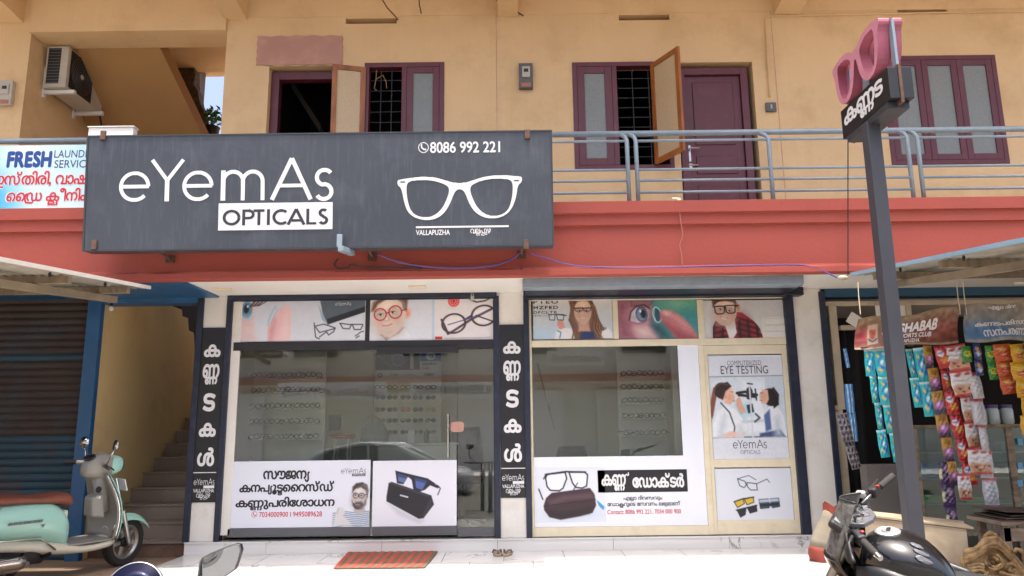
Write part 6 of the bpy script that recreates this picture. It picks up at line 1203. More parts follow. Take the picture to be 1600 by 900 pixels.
# ---------------------------------------------------------------- crate, carved wood, stool, sack
mat_wood('plywood', '#8b7c66', '#b8a88e', .8, (3, 3, 3)); mat_wood('carved', '#5e4a30', '#a88c60', .7, (12, 12, 12))
def corner(px, py, Y): return P(px, py, Y)
g = thing('wooden_crate', 'weathered plywood crate standing behind the motorcycle tank', 'crate', (3.4, 6.0, ZG))
a, bq = P(1355, 812, 6.1), P(1505, 838, 5.9); w3_ = .5; zt = a.z
q = [Vector((a.x, 6.15, zt)), Vector((bq.x, 5.85, zt-.06)), Vector((bq.x+.22, 6.25, zt-.05)), Vector((a.x+.22, 6.6, zt+.0))]
zlo = lambda v, z: Vector((v.x, v.y, z))
for i in range(4):
    v0, v1 = q[i], q[(i+1) % 4]; n_ = (v1-v0).cross(Vector((0, 0, 1))).normalized()*.012
    b = MB(); b.hexa([zlo(v0, .02), zlo(v1, .02), v1+Vector((0, 0, -.002)), v0+Vector((0, 0, -.002))], [zlo(v0, .02)-n_, zlo(v1, .02)-n_, v1-n_+Vector((0, 0, -.002)), v0-n_+Vector((0, 0, -.002))]); b.build('side_board', 'plywood', g)
b = MB(); b.hexa(q, [p+Vector((0, 0, .014)) for p in q]); b.build('lid', 'plywood', g, bev=.003)
b = MB(); b.hexa([p+Vector((.04, -.03, .016)) for p in q[:2]]+[p.lerp(r_, .4)+Vector((0, 0, .016)) for p, r_ in ((q[1], q[2]), (q[0], q[3]))], [p+Vector((.04, -.03, .03)) for p in q[:2]]+[p.lerp(r_, .4)+Vector((0, 0, .03)) for p, r_ in ((q[1], q[2]), (q[0], q[3]))]); b.build('loose_plank', 'plywood', g)
# carved scroll panel
YV = 5.6
def scroll(pts, r): return [P(x, y, YV+(0 if k % 2 else .01)) for k, (x, y) in enumerate(pts)], r
g = thing('carved_wood', 'scrolled carved timber piece lying by the wooden stool', 'carving', (P(1545, 880, YV).x, YV, ZG))
CV = []
for k in range(4): CV.append(([(1506, 862+k*5), (1526, 858+k*4), (1540, 843+k*4.5), (1552, 838+k*5), (1565, 846+k*4.5), (1580, 864+k*4), (1602, 890+k*4), (1618, 908+k*4)], .017 if k % 2 else .023))
for k in range(3): CV.append(([(1512, 884+k*5), (1530, 880+k*5), (1538, 884+k*4)], .014))
CV += [([(1553+r*math.cos(a), 877+r*.9*math.sin(a)) for a, r in [(i*.55, 12-i*.62) for i in range(17)]], .014), ([(1553+r*math.cos(a), 877+r*.9*math.sin(a)) for a, r in [(i*.55+.3, 15.5-i*.4) for i in range(12)]], .012), ([(1580+r*math.cos(a), 888+r*math.sin(a)) for a, r in [(3+i*.55, 9-i*.5) for i in range(15)]], .013), ([(1536+r*math.cos(a), 894+r*.7*math.sin(a)) for a, r in [(i*.6, 8-i*.5) for i in range(13)]], .012),
       ([(1538, 843), (1541, 835), (1549, 832), (1555, 836)], .018), ([(1584, 862), (1590, 857), (1597, 862), (1600, 872)], .018), ([(1560, 893), (1575, 898), (1600, 903)], .016), ([(1516, 868), (1520, 858), (1530, 854)], .014)]
for pts, r in CV:
    b = MB(); pp = [P(x, y, YV+.02-.04*math.sin(k*.8)) for k, (x, y) in enumerate(pts)]; sm = []
    for i in range(len(pp)-1):
        for t in range(4): sm.append(pp[i].lerp(pp[i+1], t/4))
    sm.append(pp[-1])
    for _ in range(2): sm = [sm[0]]+[(sm[i-1]+sm[i]*2+sm[i+1])/4 for i in range(1, len(sm)-1)]+[sm[-1]]
    b.tube(sm, [r*(.8+.2*math.sin(i*1.1)) for i in range(len(sm))], 8); b.build('scroll', 'carved', g, smooth=True)
b = MB(); pp = [P(x, y, YV+.05) for x, y in ((1506, 872), (1548, 842), (1610, 905), (1600, 940), (1506, 940))]; b.prism([Vector((p.x, p.y, max(.05, p.z))) for p in pp], (0, .05, 0)); b.build('panel', 'carved', g)
# stool
YT2 = 6.2; c0 = P(1582, 808, YT2); st_ = thing('wooden_stool', 'rough wooden stool piled with flattened boards at the right edge', 'stool', (c0.x, YT2, ZG*.8)); zt = c0.z-.04; x0, x1 = P(1551, 830, YT2).x, P(1640, 830, YT2).x
for i, (xx, yy) in enumerate(((x0, YT2-.15), (x1, YT2-.15), (x0+.03, YT2+.2), (x1, YT2+.2))): b = MB(); b.hexa([(xx-.03, yy-.02, .05), (xx+.03, yy-.02, .05), (xx+.03, yy+.02, .05), (xx-.03, yy+.02, .05)], [(xx-.02, yy-.02, zt), (xx+.04, yy-.02, zt), (xx+.04, yy+.02, zt), (xx-.02, yy+.02, zt)]); b.build('leg', 'old_wood', st_, bev=.004)
b = MB(); b.box(x0-.02, x1+.04, YT2-.17, YT2-.145, zt-.12, zt-.02); b.build('apron', 'old_wood', st_); b = MB(); b.box(x0-.05, x1+.06, YT2-.2, YT2+.25, zt, zt+.03); b.build('seat', 'old_wood', st_, bev=.005)
for k in range(4): b = MB(); b.obox((x0+.28+random.uniform(-.08, .05), YT2+.02, zt+.042+.018*k), (.62-.06*k, .42, .008), Matrix.Rotation(rad(random.uniform(-9, 9)), 3, 'Z') @ Matrix.Rotation(rad(random.uniform(-3, 3)), 3, 'Y')); o = b.build('flat_board', 'dark_wood', None); tag(o, 'dark flattened board on the wooden stool, %s' % ('lowest of the pile', 'second from the bottom', 'third from the bottom', 'topmost of the pile')[k], 'board', 'flattened boards on the stool')
# sack beside the pillar
mat('sack_red', '#8a3c30', .8, bump=.4, bscale=18); mat('sack_grey', '#857c6c', .85, bump=.4, bscale=18)
s0 = PZ(1288, 862, ZPL); sy = 7.3; cx = P(1292, 820, sy).x; zt = P(1292, 782, sy).z
sk = thing('sack', 'red and grey woven sack slumped at the foot of the white pillar', 'sack', (cx, sy, ZG))
def sackring(t, s_=1.0): r = .16*(1-.3*t)*(1+.1*math.sin(t*7)); return [Vector((cx+.05*t+r*s_*math.cos(a)*(1+.10*math.sin(3*a+t*8)+.06*math.sin(7*a-t*11))-.05*math.sin(t*5), sy+r*s_*.7*math.sin(a)*(1+.1*math.sin(5*a+t*6)), ZG+(zt-ZG)*t*(.93+.07*math.sin(2*a+1)))) for a in [2*math.pi*i/18 for i in range(18)]]
for nm, t0, t1, mt in (('lower_band', 0, .32, 'sack_red'), ('middle_band', .32, .86, 'sack_grey'), ('mouth', .86, 1.0, 'sack_red')):
    b = MB(); b.loft([sackring(t0+(t1-t0)*i/5) for i in range(6)], cap=(nm != 'mouth')); b.build(nm, mt, sk, smooth=True)
# ================================================================ vehicles
mat('mint_paint', '#9ac9ba', .3, var=.05, coat=.5); mat('cream_plastic', '#c3beab', .4, var=.06); mat('grey_plastic', '#8d8a82', .45, var=.06); mat('seat_brown', '#7c4634', .55, var=.12, bump=.2, bscale=90); mat('chrome', '#d2d2d0', .12, metal=1); mat('alloy', '#a9a69f', .35, metal=.8); mat('engine_dark', '#2c2a29', .55, metal=.4, var=.3, scale=20); mat('bike_black', '#111214', .22, coat=.6, var=.15, scale=4, dirt='#4a4743', dirt_amt=.18, dirt_scale=6); mat('bike_plastic', '#1f2022', .45, var=.15, dirt='#4f4a44', dirt_amt=.25, dirt_scale=9); mat('seat_black', '#26272a', .5, bump=.15, bscale=150, dirt='#57544f', dirt_amt=.25, dirt_scale=5); mat('silver_paint', '#b9bbbd', .3, metal=.6); mat('badge', '#5b625f', .35, metal=.5)
mat_glass('dusty_visor', (.42, .42, .42), ior=1.5); n_ = MATS['dusty_visor'].node_tree; dd = n_.nodes.new('ShaderNodeBsdfDiffuse'); dd.inputs[0].default_value = (.22, .21, .19, 1); m2_ = n_.nodes.new('ShaderNodeMixShader'); nz_ = n_.nodes.new('ShaderNodeTexNoise'); nz_.inputs['Scale'].default_value = 9; o_ = [q for q in n_.nodes if q.type == 'OUTPUT_MATERIAL'][0]; old_ = o_.inputs[0].links[0].from_socket; n_.links.new(nz_.outputs['Fac'], m2_.inputs[0]); n_.links.new(old_, m2_.inputs[1]); n_.links.new(dd.outputs[0], m2_.inputs[2]); n_.links.new(m2_.outputs[0], o_.inputs[0]); m = bpy.data.materials.new('mirror_glass'); m.use_nodes = True; MATS['mirror_glass'] = m; q_ = m.node_tree.nodes['Principled BSDF']; q_.inputs['Metallic'].default_value = 1; q_.inputs['Roughness'].default_value = .01; q_.inputs['Base Color'].default_value = (.62, .66, .72, 1)
def ringx(x, w_, zb_, zt_, n=20, e=2.6, cy=0):
    cz = (zb_+zt_)/2; h = (zt_-zb_)/2; r = []
    for i in range(n):
        a = 2*math.pi*i/n; c_, s_ = math.cos(a), math.sin(a)
        r.append(Vector((x, cy+w_*math.copysign(abs(c_)**(2/e), c_), cz+h*math.copysign(abs(s_)**(2/e), s_))))
    return r
def smooth_rings(keys, sub=4):
    out = []
    for i in range(len(keys)-1):
        k0 = keys[max(0, i-1)]; k1 = keys[i]; k2 = keys[i+1]; k3 = keys[min(len(keys)-1, i+2)]
        for t in [j/sub for j in range(sub)]:
            out.append(tuple(.5*((2*b_)+(c_-a_)*t+(2*a_-5*b_+4*c_-d_)*t*t+(3*b_-a_-3*c_+d_)*t**3) for a_, b_, c_, d_ in zip(k0, k1, k2, k3)))
    out.append(tuple(keys[-1])); return out
def body(keys, e=2.6, n=20): b = MB(); b.loft([ringx(k[0], max(.004, k[1]), k[2], max(k[3], k[2]+.004), n, e, k[4] if len(k) > 4 else 0) for k in smooth_rings(keys)]); return b
def wheel(parent, c, r, tw, spokes=5, axis=(0, 1, 0), rimmat='alloy'):
    c = Vector(c); ax = Vector(axis).normalized()
    b = MB(); rr = tw*.45; prof = [(r-2*rr*.8+rr*.8*0, -tw*.4), (r-rr*.5, -tw*.5), (r-rr*.12, -tw*.36), (r, 0), (r-rr*.12, tw*.36), (r-rr*.5, tw*.5), (r-2*rr*.8, tw*.4)]
    b.lathe(prof+[prof[0]], c, ax, 40); w_ = b.build('tyre', 'rubber', parent, smooth='auto')
    ri = r-2*rr*.8; b = MB(); b.lathe([(ri+.006, -tw*.36), (ri-.012, -tw*.38), (ri-.03, -tw*.2), (ri-.03, tw*.2), (ri-.012, tw*.38), (ri+.006, tw*.36), (ri+.006, -tw*.36)], c, ax, 40); b.build('rim', rimmat, w_, smooth='auto')
    t1 = ax.orthogonal().normalized(); t2 = ax.cross(t1)
    for k in range(spokes):
        a = 2*math.pi*k/spokes; d = t1*math.cos(a)+t2*math.sin(a); b = MB(); M_ = Matrix((d, ax, d.cross(ax))).transposed(); b.obox(c+d*(ri*.5), (ri-.03, .028, .034), M_); b.build('spoke', rimmat, w_, bev=.006)
    b = MB(); b.lathe([(0, -tw*.42), (.034, -tw*.42), (.05, -tw*.2), (.05, tw*.2), (.034, tw*.42), (0, tw*.42)], c, ax, 20); b.build('hub', 'engine_dark', w_, smooth='auto')
    return w_
# ---------------------------------------------------------------- scooter
fc = PZ(188, 884, ZG); AH = rad(63); WB = 1.22
sco = thing('scooter', 'mint green scooter with brown seat parked before the shutter and stairs', 'scooter', (fc.x-WB*math.cos(AH), fc.y-WB*math.sin(AH), ZG), (rad(4), 0, AH), local=True)
wheel(sco, (0, 0, .225), .225, .10)
FW = Matrix.Rotation(rad(10), 3, 'Z') @ Vector((0, 1, 0)); wheel(sco, (WB, 0, .232), .232, .095, axis=FW)
bd_ = body([(-.50, .03, .60, .66), (-.42, .11, .52, .69), (-.25, .17, .44, .715), (-.02, .195, .40, .72), (.2, .20, .38, .72), (.38, .19, .33, .70), (.5, .165, .28, .63), (.56, .12, .26, .55)]).build('body', 'mint_paint', sco, smooth=True)
body([(-.36, .10, .38, .47), (-.1, .175, .33, .43), (.18, .195, .285, .40), (.4, .20, .24, .36), (.7, .195, .215, .295), (.95, .185, .23, .31), (1.03, .13, .27, .35)], 3).build('lower_trim', 'cream_plastic', sco, smooth=True)
b = MB(); b.box(.46, 1.0, -.175, .175, .30, .315); b.build('floorboard', 'grey_plastic', sco, bev=.006)
body([(-.50, .05, .68, .71), (-.40, .12, .69, .765), (-.2, .155, .70, .79), (.05, .15, .70, .785), (.25, .145, .69, .765), (.45, .135, .67, .775), (.56, .11, .64, .76), (.60, .06, .65, .70)], 2.4).build('seat', 'seat_brown', sco, smooth=True)
b = MB(); b.box(.50, .535, -.12, .12, .30, .62); b.build('seat_post_panel', 'cream_plastic', sco, bev=.02)
b = MB(); b.tube([(-.1, -.17, .70), (-.35, -.185, .735), (-.52, -.10, .74), (-.52, .10, .74), (-.35, .185, .735), (-.1, .17, .70)], .014, 8); b.build('grab_rail', 'silver_paint', sco, smooth=True)
def shield(off):
    def fn(u, v):
        s_ = (u-.5)*2; wd = .20*(1-.18*v**3)+.03*math.sin(v*math.pi); z = .31+.60*v
        return Vector((1.00-.20*v*v*.55-.02*v-.045*abs(s_)**2.2+off+.03*math.sin(v*math.pi), s_*wd, z))
    return fn
b = MB(); b.grid(shield(0), 16, 16); b.build('leg_shield', 'grey_plastic', sco, solid=.008, smooth=True)
b = MB(); b.grid(shield(.045), 16, 16); b.build('front_panel', 'mint_paint', sco, solid=.008, smooth=True)
f0 = shield(.02); b = MB(); b.tube([f0(0, i/16)+Vector((0, .006, 0)) for i in range(17)]+[f0(i/8, 1)+Vector((0, 0, .006)) for i in range(1, 8)]+[f0(1, 1-i/16)+Vector((0, -.006, 0)) for i in range(17)], .011, 8); b.build('shield_trim', 'chrome', sco, smooth=True)
b = MB(); b.tube([(.93, -.16, .33), (.985, -.18, .45), (1.01, -.18, .65), (.94, -.16, .88)], .010, 6); b.build('guard_bar', 'chrome', sco, smooth=True)
b = MB(); b.hexa([(.80, -.07, .52), (.80, .07, .52), (.92, .10, .50), (.92, -.10, .50)], [(.78, -.06, .70), (.78, .06, .70), (.88, .09, .74), (.88, -.09, .74)]); b.build('glove_box', 'grey_plastic', sco, bev=.02)
b = MB(); b.lathe([(0, -.006), (.03, -.006), (.03, .004), (0, .006)], (.805, -.11, .78), (-1, -.3, .2), 16); b.build('ignition_lock', 'plastic_black', sco)
b = MB(); b.box(.785, .80, -.16, -.12, .70, .725); b.build('sticker', 'ink_white', sco)
# steering head
hd_ = body([(.70, .05, .90, 1.02), (.76, .09, .88, 1.09), (.86, .105, .86, 1.12), (.95, .09, .88, 1.10)], 2.4).build('handlebar_cowl', 'grey_plastic', sco, smooth=True)
body([(.93, .095, .88, 1.10), (1.0, .09, .90, 1.09), (1.06, .07, .93, 1.07), (1.085, .03, .97, 1.03)], 2.3).build('headlight_cowl', 'mint_paint', sco, smooth=True)
b = MB(); b.lathe([(.07, 0), (.062, .02), (.0, .034)], (1.06, 0, 1.0), (1, 0, -.1), 20); b.build('headlight', 'chrome', sco, smooth='auto')
b = MB(); b.ell((.745, 0, 1.075), .05, .075, .018, 16, 8, Matrix.Rotation(rad(-38), 3, 'Y')); b.build('speedometer', 'lens_dark', sco, smooth=True)
b = MB(); b.tube([(.86, 0, .93), (.92, 0, .70), (.96, 0, .55)], [.07, .06, .05], 12); b.build('steering_column', 'grey_plastic', sco, smooth=True)
for s_ in (-1, 1):
    b = MB(); b.tube([(.84, s_*.09, 1.0), (.80, s_*.18, 1.01), (.77, s_*.22, 1.01)], .022, 10); b.build('switch_housing', 'grey_plastic', sco, smooth=True)
    b = MB(); b.tube([(.77, s_*.22, 1.01), (.72, s_*.34, 1.0)], .019, 10); b.build('grip', 'plastic_black', sco, smooth='auto')
    b = MB(); b.tube([(.83, s_*.2, 1.0), (.80, s_*.26, .995), (.76, s_*.36, .985)], .007, 6); b.build('brake_lever', 'plastic_black', sco, smooth=True)
    mc = Vector((.83, s_*.24, 1.20)); b = MB(); b.tube([(.82, s_*.17, 1.03), (.83, s_*.20, 1.11), mc+Vector((0, 0, -.03))], .006, 6); st2 = b.build('mirror_stem', 'chrome', sco, smooth=True)
    b = MB(); ax = Vector((-1, -s_*.25, .12)).normalized(); b.lathe([(0, -.024), (.035, -.02), (.052, -.005), (.055, .004)], mc, ax, 24); b.build('mirror_shell', 'chrome', st2, smooth=True); b = MB(); b.lathe([(.050, .0035), (0, .004)], mc, ax, 24); b.build('mirror_face', 'mirror_glass', st2)
# mudguard and fork
b = MB(); b.grid(lambda u, v: Vector((WB+.275*math.cos(rad(38+105*u)), (v-.5)*.16, .235+.275*math.sin(rad(38+105*u))-.06*(2*v-1)**2)), 16, 6); b.build('front_mudguard', 'mint_paint', sco, solid=.006, smooth=True)
for s_ in (-1, 1): b = MB(); b.tube([(WB-.10, s_*.075, .55), (WB, s_*.085, .232)], .022, 8); b.build('fork', 'alloy', sco, smooth='auto')
b = MB(); b.tube([(-.52, -.24, .26), (-.40, -.235, .25), (.05, -.215, .22), (.18, -.2, .21)], [.055, .066, .06, .02], 14); b.build('muffler', 'silver_paint', sco, smooth=True)
b = MB(); b.grid(lambda u, v: Vector((-.36+.46*u, -.285-.012*math.sin(v*math.pi), .20+.10*v+.02*u*0)), 6, 4); b.build('heat_shield', 'chrome', sco, solid=.004, smooth=True)
b = MB(); b.box(-.05, .36, -.14, .12, .18, .34); b.build('engine', 'engine_dark', sco, bev=.03)
b = MB(); b.lathe([(0, 0), (.075, 0), (.075, .03), (.04, .04), (0, .04)], (.22, -.14, .27), (0, -1, 0), 20); b.build('fan_cover', 'engine_dark', sco, smooth='auto')
b = MB(); b.tube([(.33, -.15, .24), (.36, -.21, .27)], .018, 8); b.build('footpeg', 'plastic_black', sco)
for q in range(7):
    x0_ = -.04+q*.042; b = MB(); b.hexa([(x0_, -.2105, .555), (x0_+.034, -.2105, .555), (x0_+.042, -.2105, .577), (x0_+.008, -.2105, .577)], [(x0_, -.204, .555), (x0_+.034, -.204, .555), (x0_+.042, -.204, .577), (x0_+.008, -.204, .577)]); b.build('badge_bar', 'badge', bd_)
b = MB(); b.add([(.24, -.2085, .535), (.28, -.2085, .535), (.26, -.2085, .505)], [(0, 1, 2)]); b.build('badge_mark', 'badge', bd_)
b = MB(); b.tube([(-.3, -.19, .44), (0, -.204, .425), (.25, -.206, .42), (.40, -.21, .30)], .008, 6); b.build('side_guard', 'chrome', sco, smooth=True)
b = MB(); b.obox((1.10, 0, .80), (.012, .20, .12), Matrix.Rotation(rad(-20), 3, 'Y')); b.build('number_plate', 'ink_white', sco, bev=.003)

# ---------------------------------------------------------------- motorcycle
LEAN = -13; MOL = (2.20, 4.07, -.01)
mo = thing('motorcycle', 'black motorcycle with clip-on handlebars parked in the right foreground', 'motorcycle', MOL, (rad(LEAN), 0, rad(146)), local=True)
MI = (Matrix.Translation(MOL) @ Euler((rad(LEAN), 0, rad(146))).to_matrix().to_4x4()).inverted()
def wl(px, py, Y): return MI @ P(px, py, Y+.12)
wheel(mo, (-.62, 0, .30), .30, .13, rimmat='bike_black'); wheel(mo, (.74, 0, .30), .30, .11, rimmat='bike_black', axis=(.25, 1, 0))
TKK = [(.33, .07, .80, .88), (.30, .12, .76, .945), (.22, .165, .72, .98), (.12, .18, .70, .975), (.03, .155, .69, .935), (-.04, .10, .69, .87), (-.09, .07, .69, .79)]
tk = body(TKK, 2.5, 26).build('fuel_tank', 'bike_black', mo, smooth=True)
for s_ in (-1, 1): body([(.34, .02, .60, .84, s_*.13), (.2, .05, .58, .86, s_*.17), (0, .04, .62, .80, s_*.17), (-.15, .02, .66, .76, s_*.13)], 2.4).build('tank_shroud', 'bike_plastic', mo, smooth=True)
b = MB(); b.lathe([(.062, 0), (.062, .008), (.054, .012), (.045, .008), (.03, .008), (.028, .016), (0, .017)], (.19, 0, .978), (.0, 0, 1), 28); cp = b.build('fuel_cap', 'silver_paint', tk, smooth='auto')
b = MB(); b.obox((.185, 0, .995), (.02, .05, .008)); b.build('cap_flap', 'engine_dark', cp, bev=.003)
# grip pads: placed on the tank skin
def skin(x, a):
    ks_ = smooth_rings(TKK, 8)
    k = min(ks_, key=lambda q: abs(q[0]-x)); c_, s_ = math.cos(a), math.sin(a); h = (k[3]-k[2])/2
    return Vector((x, k[1]*math.copysign(abs(c_)**(2/2.5), c_), (k[2]+k[3])/2+h*math.copysign(abs(s_)**(2/2.5), s_)))
for (x_, a_, rx_, ra_) in ((.055, 1.22, .028, .10), (.035, .98, .034, .11), (.025, .70, .036, .15)):
    b = MB(); n = 20; ring = [skin(x_+rx_*math.cos(t), a_+ra_*math.sin(t)) for t in [2*math.pi*i/n for i in range(n)]]; nrm_ = (skin(x_, a_)-Vector((x_, 0, .82))).normalized()
    b.loft([[p+nrm_*.001 for p in ring], [p+nrm_*.005 for p in ring], [skin(x_, a_).lerp(p, .75)+nrm_*.008 for p in ring], [skin(x_, a_)+nrm_*.009 for p in ring]], cap=False); b.build('tank_pad', 'grey_alu', tk, smooth=True)
body([(.02, .07, .68, .80), (-.08, .11, .68, .785), (-.26, .14, .67, .765), (-.48, .145, .68, .775), (-.56, .13, .71, .82), (-.78, .12, .76, .86), (-.9, .06, .80, .85)], 2.6, 24).build('seat', 'seat_black', mo, smooth=True)
for s_ in (-1, 1): body([(-.2, .015, .60, .70, s_*.12), (-.5, .03, .56, .70, s_*.14), (-.9, .02, .68, .78, s_*.11), (-1.08, .01, .76, .82, s_*.06)], 2.4).build('side_panel', 'bike_black', mo, smooth=True)
body([(.35, .15, .34, .58), (.15, .18, .28, .62), (-.15, .17, .28, .60), (-.35, .12, .34, .55)], 3.2).build('engine', 'engine_dark', mo, smooth='auto')
b = MB(); b.tube([(.38, .0, .85), (.3, .12, .6), (.1, .16, .5), (-.3, .15, .5), (-.62, .12, .3)], .022, 8); b.tube([(.38, .0, .85), (.3, -.12, .6), (.1, -.16, .5), (-.3, -.15, .5), (-.62, -.12, .3)], .022, 8); b.build('frame', 'engine_dark', mo, smooth=True)
b = MB(); b.tube([(.3, -.1, .35), (0, -.16, .2), (-.4, -.19, .28), (-.85, -.2, .42)], [.02, .025, .05, .055], 12); b.build('exhaust', 'silver_paint', mo, smooth=True)
# front end: head stock at the clamps
hc = wl(1340, 812, 3.98); print('HC', hc); axf = Vector((.74, 0, .30))
for s_ in (-1, 1):
    b = MB(); b.tube([hc+Vector((-.02, s_*.095, .03)), (axf.x-.02, s_*.075, .32)], .024, 10); fk = b.build('fork', 'alloy', mo, smooth='auto'); b = MB(); b.lathe([(0, .008), (.02, .006), (.024, 0), (.024, -.02)], hc+Vector((-.02, s_*.095, .045)), (0, 0, 1), 14); b.build('fork_cap', 'chrome', fk, smooth='auto')
b = MB(); b.prism([hc+Vector((x_, y_, .0)) for x_, y_ in ((.02, -.13), (.035, -.06), (.03, .06), (.02, .13), (-.05, .12), (-.085, .04), (-.085, -.04), (-.05, -.12))], (0, 0, .025)); b.build('top_clamp', 'grey_alu', mo, bev=.006)
b = MB(); b.lathe([(0, .012), (.02, .012), (.024, .004), (.024, 0)], hc+Vector((-.04, 0, .026)), (0, 0, 1), 16); b.build('stem_nut', 'chrome', mo, smooth='auto')
# bars: far (right) side and near (left) side
def bar_side(pts, grip, sw, end, lever, nm):
    b = MB(); b.tube(pts, .012, 10); o = b.build('handlebar', 'bike_black', mo, smooth=True)
    b = MB(); n = 9; b.tube([grip[0].lerp(grip[1], i/n) for i in range(n+1)], [.0185 if i % 2 else .0172 for i in range(n+1)], 12); b.build('grip', 'rubber', o, smooth='auto')
    d = (grip[1]-grip[0]).normalized(); b = MB(); b.tube([grip[1], grip[1]+d*.012, grip[1]+d*.035], [.0175, .0165, .013], 12); b.build('bar_end', end, o, smooth='auto')
    b = MB(); M_ = d.to_track_quat('X', 'Z').to_matrix(); b.obox(sw, (.085, .046, .058), M_); b.build('switchgear', 'bike_plastic', o, bev=.012, seg=3)
    b = MB(); b.obox(sw+Vector((-.02, 0, .032)), (.018, .018, .01), M_); b.build('switch', 'red_plastic', o, bev=.003)
    b = MB(); b.tube(lever, [.011, .009, .008, .010][:len(lever)], 8); b.build('lever', 'bike_plastic', o, smooth=True)
    return o
g0, g1 = wl(1374, 761, 4.17), wl(1394, 744, 4.30)
bar_side([hc+Vector((-.02, -.09, .04)), wl(1347, 788, 4.03), g0, g1], (g0, g1), wl(1366, 768, 4.12), 'chrome', [wl(1360, 772, 4.12), wl(1352, 772, 4.18), wl(1372, 750, 4.28)], 'far')
g0, g1 = wl(1349, 846, 3.80), wl(1370, 867, 3.68)
bar_side([hc+Vector((-.02, .09, .04)), wl(1336, 826, 3.90), g0, g1], (g0, g1), wl(1342, 840, 3.84), 'chrome', [wl(1332, 838, 3.84), wl(1326, 850, 3.82), wl(1330, 866, 3.76), wl(1334, 878, 3.70)], 'near')
b = MB(); p = wl(1345, 772, 4.10); b.obox(p, (.05, .045, .035)); b.build('brake_reservoir', 'silver_paint', mo, bev=.01)
b = MB(); c1, c2 = wl(1330, 852, 3.84), wl(1331, 880, 3.9); b.tube([hc+Vector((0, .05, 0)), wl(1322, 835, 3.86), wl(1326, 862, 3.84), wl(1332, 885, 3.9), wl(1350, 898, 4.0)], .008, 6); b.build('cable', 'wire_black', mo, smooth=True)
b = MB(); b.tube([hc+Vector((.02, .02, .0)), hc+Vector((.09, .09, -.02)), hc+Vector((.08, .10, -.16)), hc+Vector((.0, .06, -.28))], .008, 6); b.build('cable', 'wire_black', mo, smooth=True)
# instrument cluster, cowl and visor
cl = wl(1318, 818, 3.98); MC = Matrix.Rotation(rad(-34), 3, 'Y')
b = MB(); b.obox(cl, (.13, .21, .05), MC); cu_ = b.build('instrument_cluster', 'bike_plastic', mo, bev=.02, seg=3)
b = MB(); b.obox(cl+MC @ Vector((0, 0, .0265)), (.10, .17, .004), MC); b.build('display', 'silver_paint', cu_, bev=.002)
cb = cl+Vector((.035, 0, -.05))
def visor(u, v):
    s_ = (u-.5)*2; wd = .14*(1-.4*v*v); return cb+Vector((.075-.09*abs(s_)**2-.11*v, s_*wd, -.10+.29*v))
b = MB(); b.grid(visor, 14, 12); b.build('windscreen', 'dusty_visor', mo, solid=.004, smooth=True)
b = MB(); b.tube([visor(i/14, 1) for i in range(15)], .006, 6); b.build('windscreen_edge', 'bike_plastic', mo, smooth=True)
def cowl(u, v): s_ = (u-.5)*2; return cb+Vector((.08-.10*abs(s_)**2.2-.12*v*v, s_*(.14-.05*v), -.10-.18*v))
b = MB(); b.grid(cowl, 14, 10); b.build('headlight_cowl', 'bike_black', mo, solid=.008, smooth=True)
b = MB(); b.grid(lambda u, v: Vector((axf.x+.335*math.cos(rad(40+110*u)), (v-.5)*.15, .30+.335*math.sin(rad(40+110*u))-.05*(2*v-1)**2)), 14, 6); b.build('front_mudguard', 'bike_black', mo, solid=.006, smooth=True)
b = MB(); p = wl(1327, 866, 3.84); b.ell(p, .022, .022, .05, 12, 8); b.build('indicator', 'bike_plastic', mo, smooth=True)
b = MB(); b.tube([(-.1, .14, .3), (-.02, .30, .0+.085)], .012, 8); b.build('side_stand', 'engine_dark', mo)

# ---------------------------------------------------------------- mirrors of vehicles standing at the camera's feet
YM = 2.1
pts = [(318, 871), (330, 864), (352, 855), (366, 850), (373, 852), (375, 860), (371, 876), (366, 890), (352, 900), (334, 908), (316, 912), (311, 906), (313, 890), (315, 877)]
c0 = P(342, 880, YM)
mr = thing('rear_view_mirror', 'angular black rear view mirror in the lower left foreground', 'mirror', (c0.x, YM+.05, -.02))
A = [P(x, y, YM) for x, y in pts]; cen = sum(A, Vector())/len(A); tilt = lambda p, d: p+Vector((0, d+(p.x-cen.x)*.18, 0))
b = MB(); b.loft([[tilt(cen.lerp(p, 1.0), 0) for p in A], [tilt(cen.lerp(p, 1.03), .006) for p in A], [tilt(cen.lerp(p, .98), .022) for p in A], [tilt(cen.lerp(p, .7), .045) for p in A]]); b.build('housing', 'plastic_black', mr, smooth='auto')
b = MB(); b.add([tilt(cen.lerp(p, .955), -.0015) for p in A], [tuple(range(len(A)))]); b.build('glass', 'mirror_glass', mr)
b = MB(); b.tube([tilt(cen.lerp(p, .985), -.0015) for p in A], .0022, 6, closed=True); b.build('edge', 'grey_alu', mr)
b = MB(); b.tube([cen+Vector((-.02, .05, -.03)), cen+Vector((-.05, .04, -.14)), cen+Vector((.05, 0, -.26)), cen+Vector((.09, -.02, -.30))], .007, 8); b.build('stem', 'plastic_black', mr)
b = MB(); b.tube([cen+Vector((-.05, .02, -.30)), cen+Vector((.16, -.03, -.30)), cen+Vector((.40, .02, -.28))], .013, 10); b.tube([cen+Vector((.36, .02, -.30)), Vector((cen.x+.36, YM+.3, .0))], .04, 10); b.build('handlebar', 'plastic_black', mr, smooth=True)
YM = 1.75; c1 = P(208, 926, YM); R_ = .064
mr2 = thing('round_mirror', 'round chrome rimmed mirror at the lower left picture edge', 'mirror', (c1.x, YM+.05, -.02))
ax = Vector((.10, -1, .32)).normalized()
b = MB(); b.lathe([(R_*.97, .002), (R_, .004), (R_*1.03, 0), (R_*1.02, -.012), (R_*.75, -.03), (.002, -.038), (R_*.97, .002)], c1, ax, 40); b.build('shell', 'chrome', mr2, smooth=True)
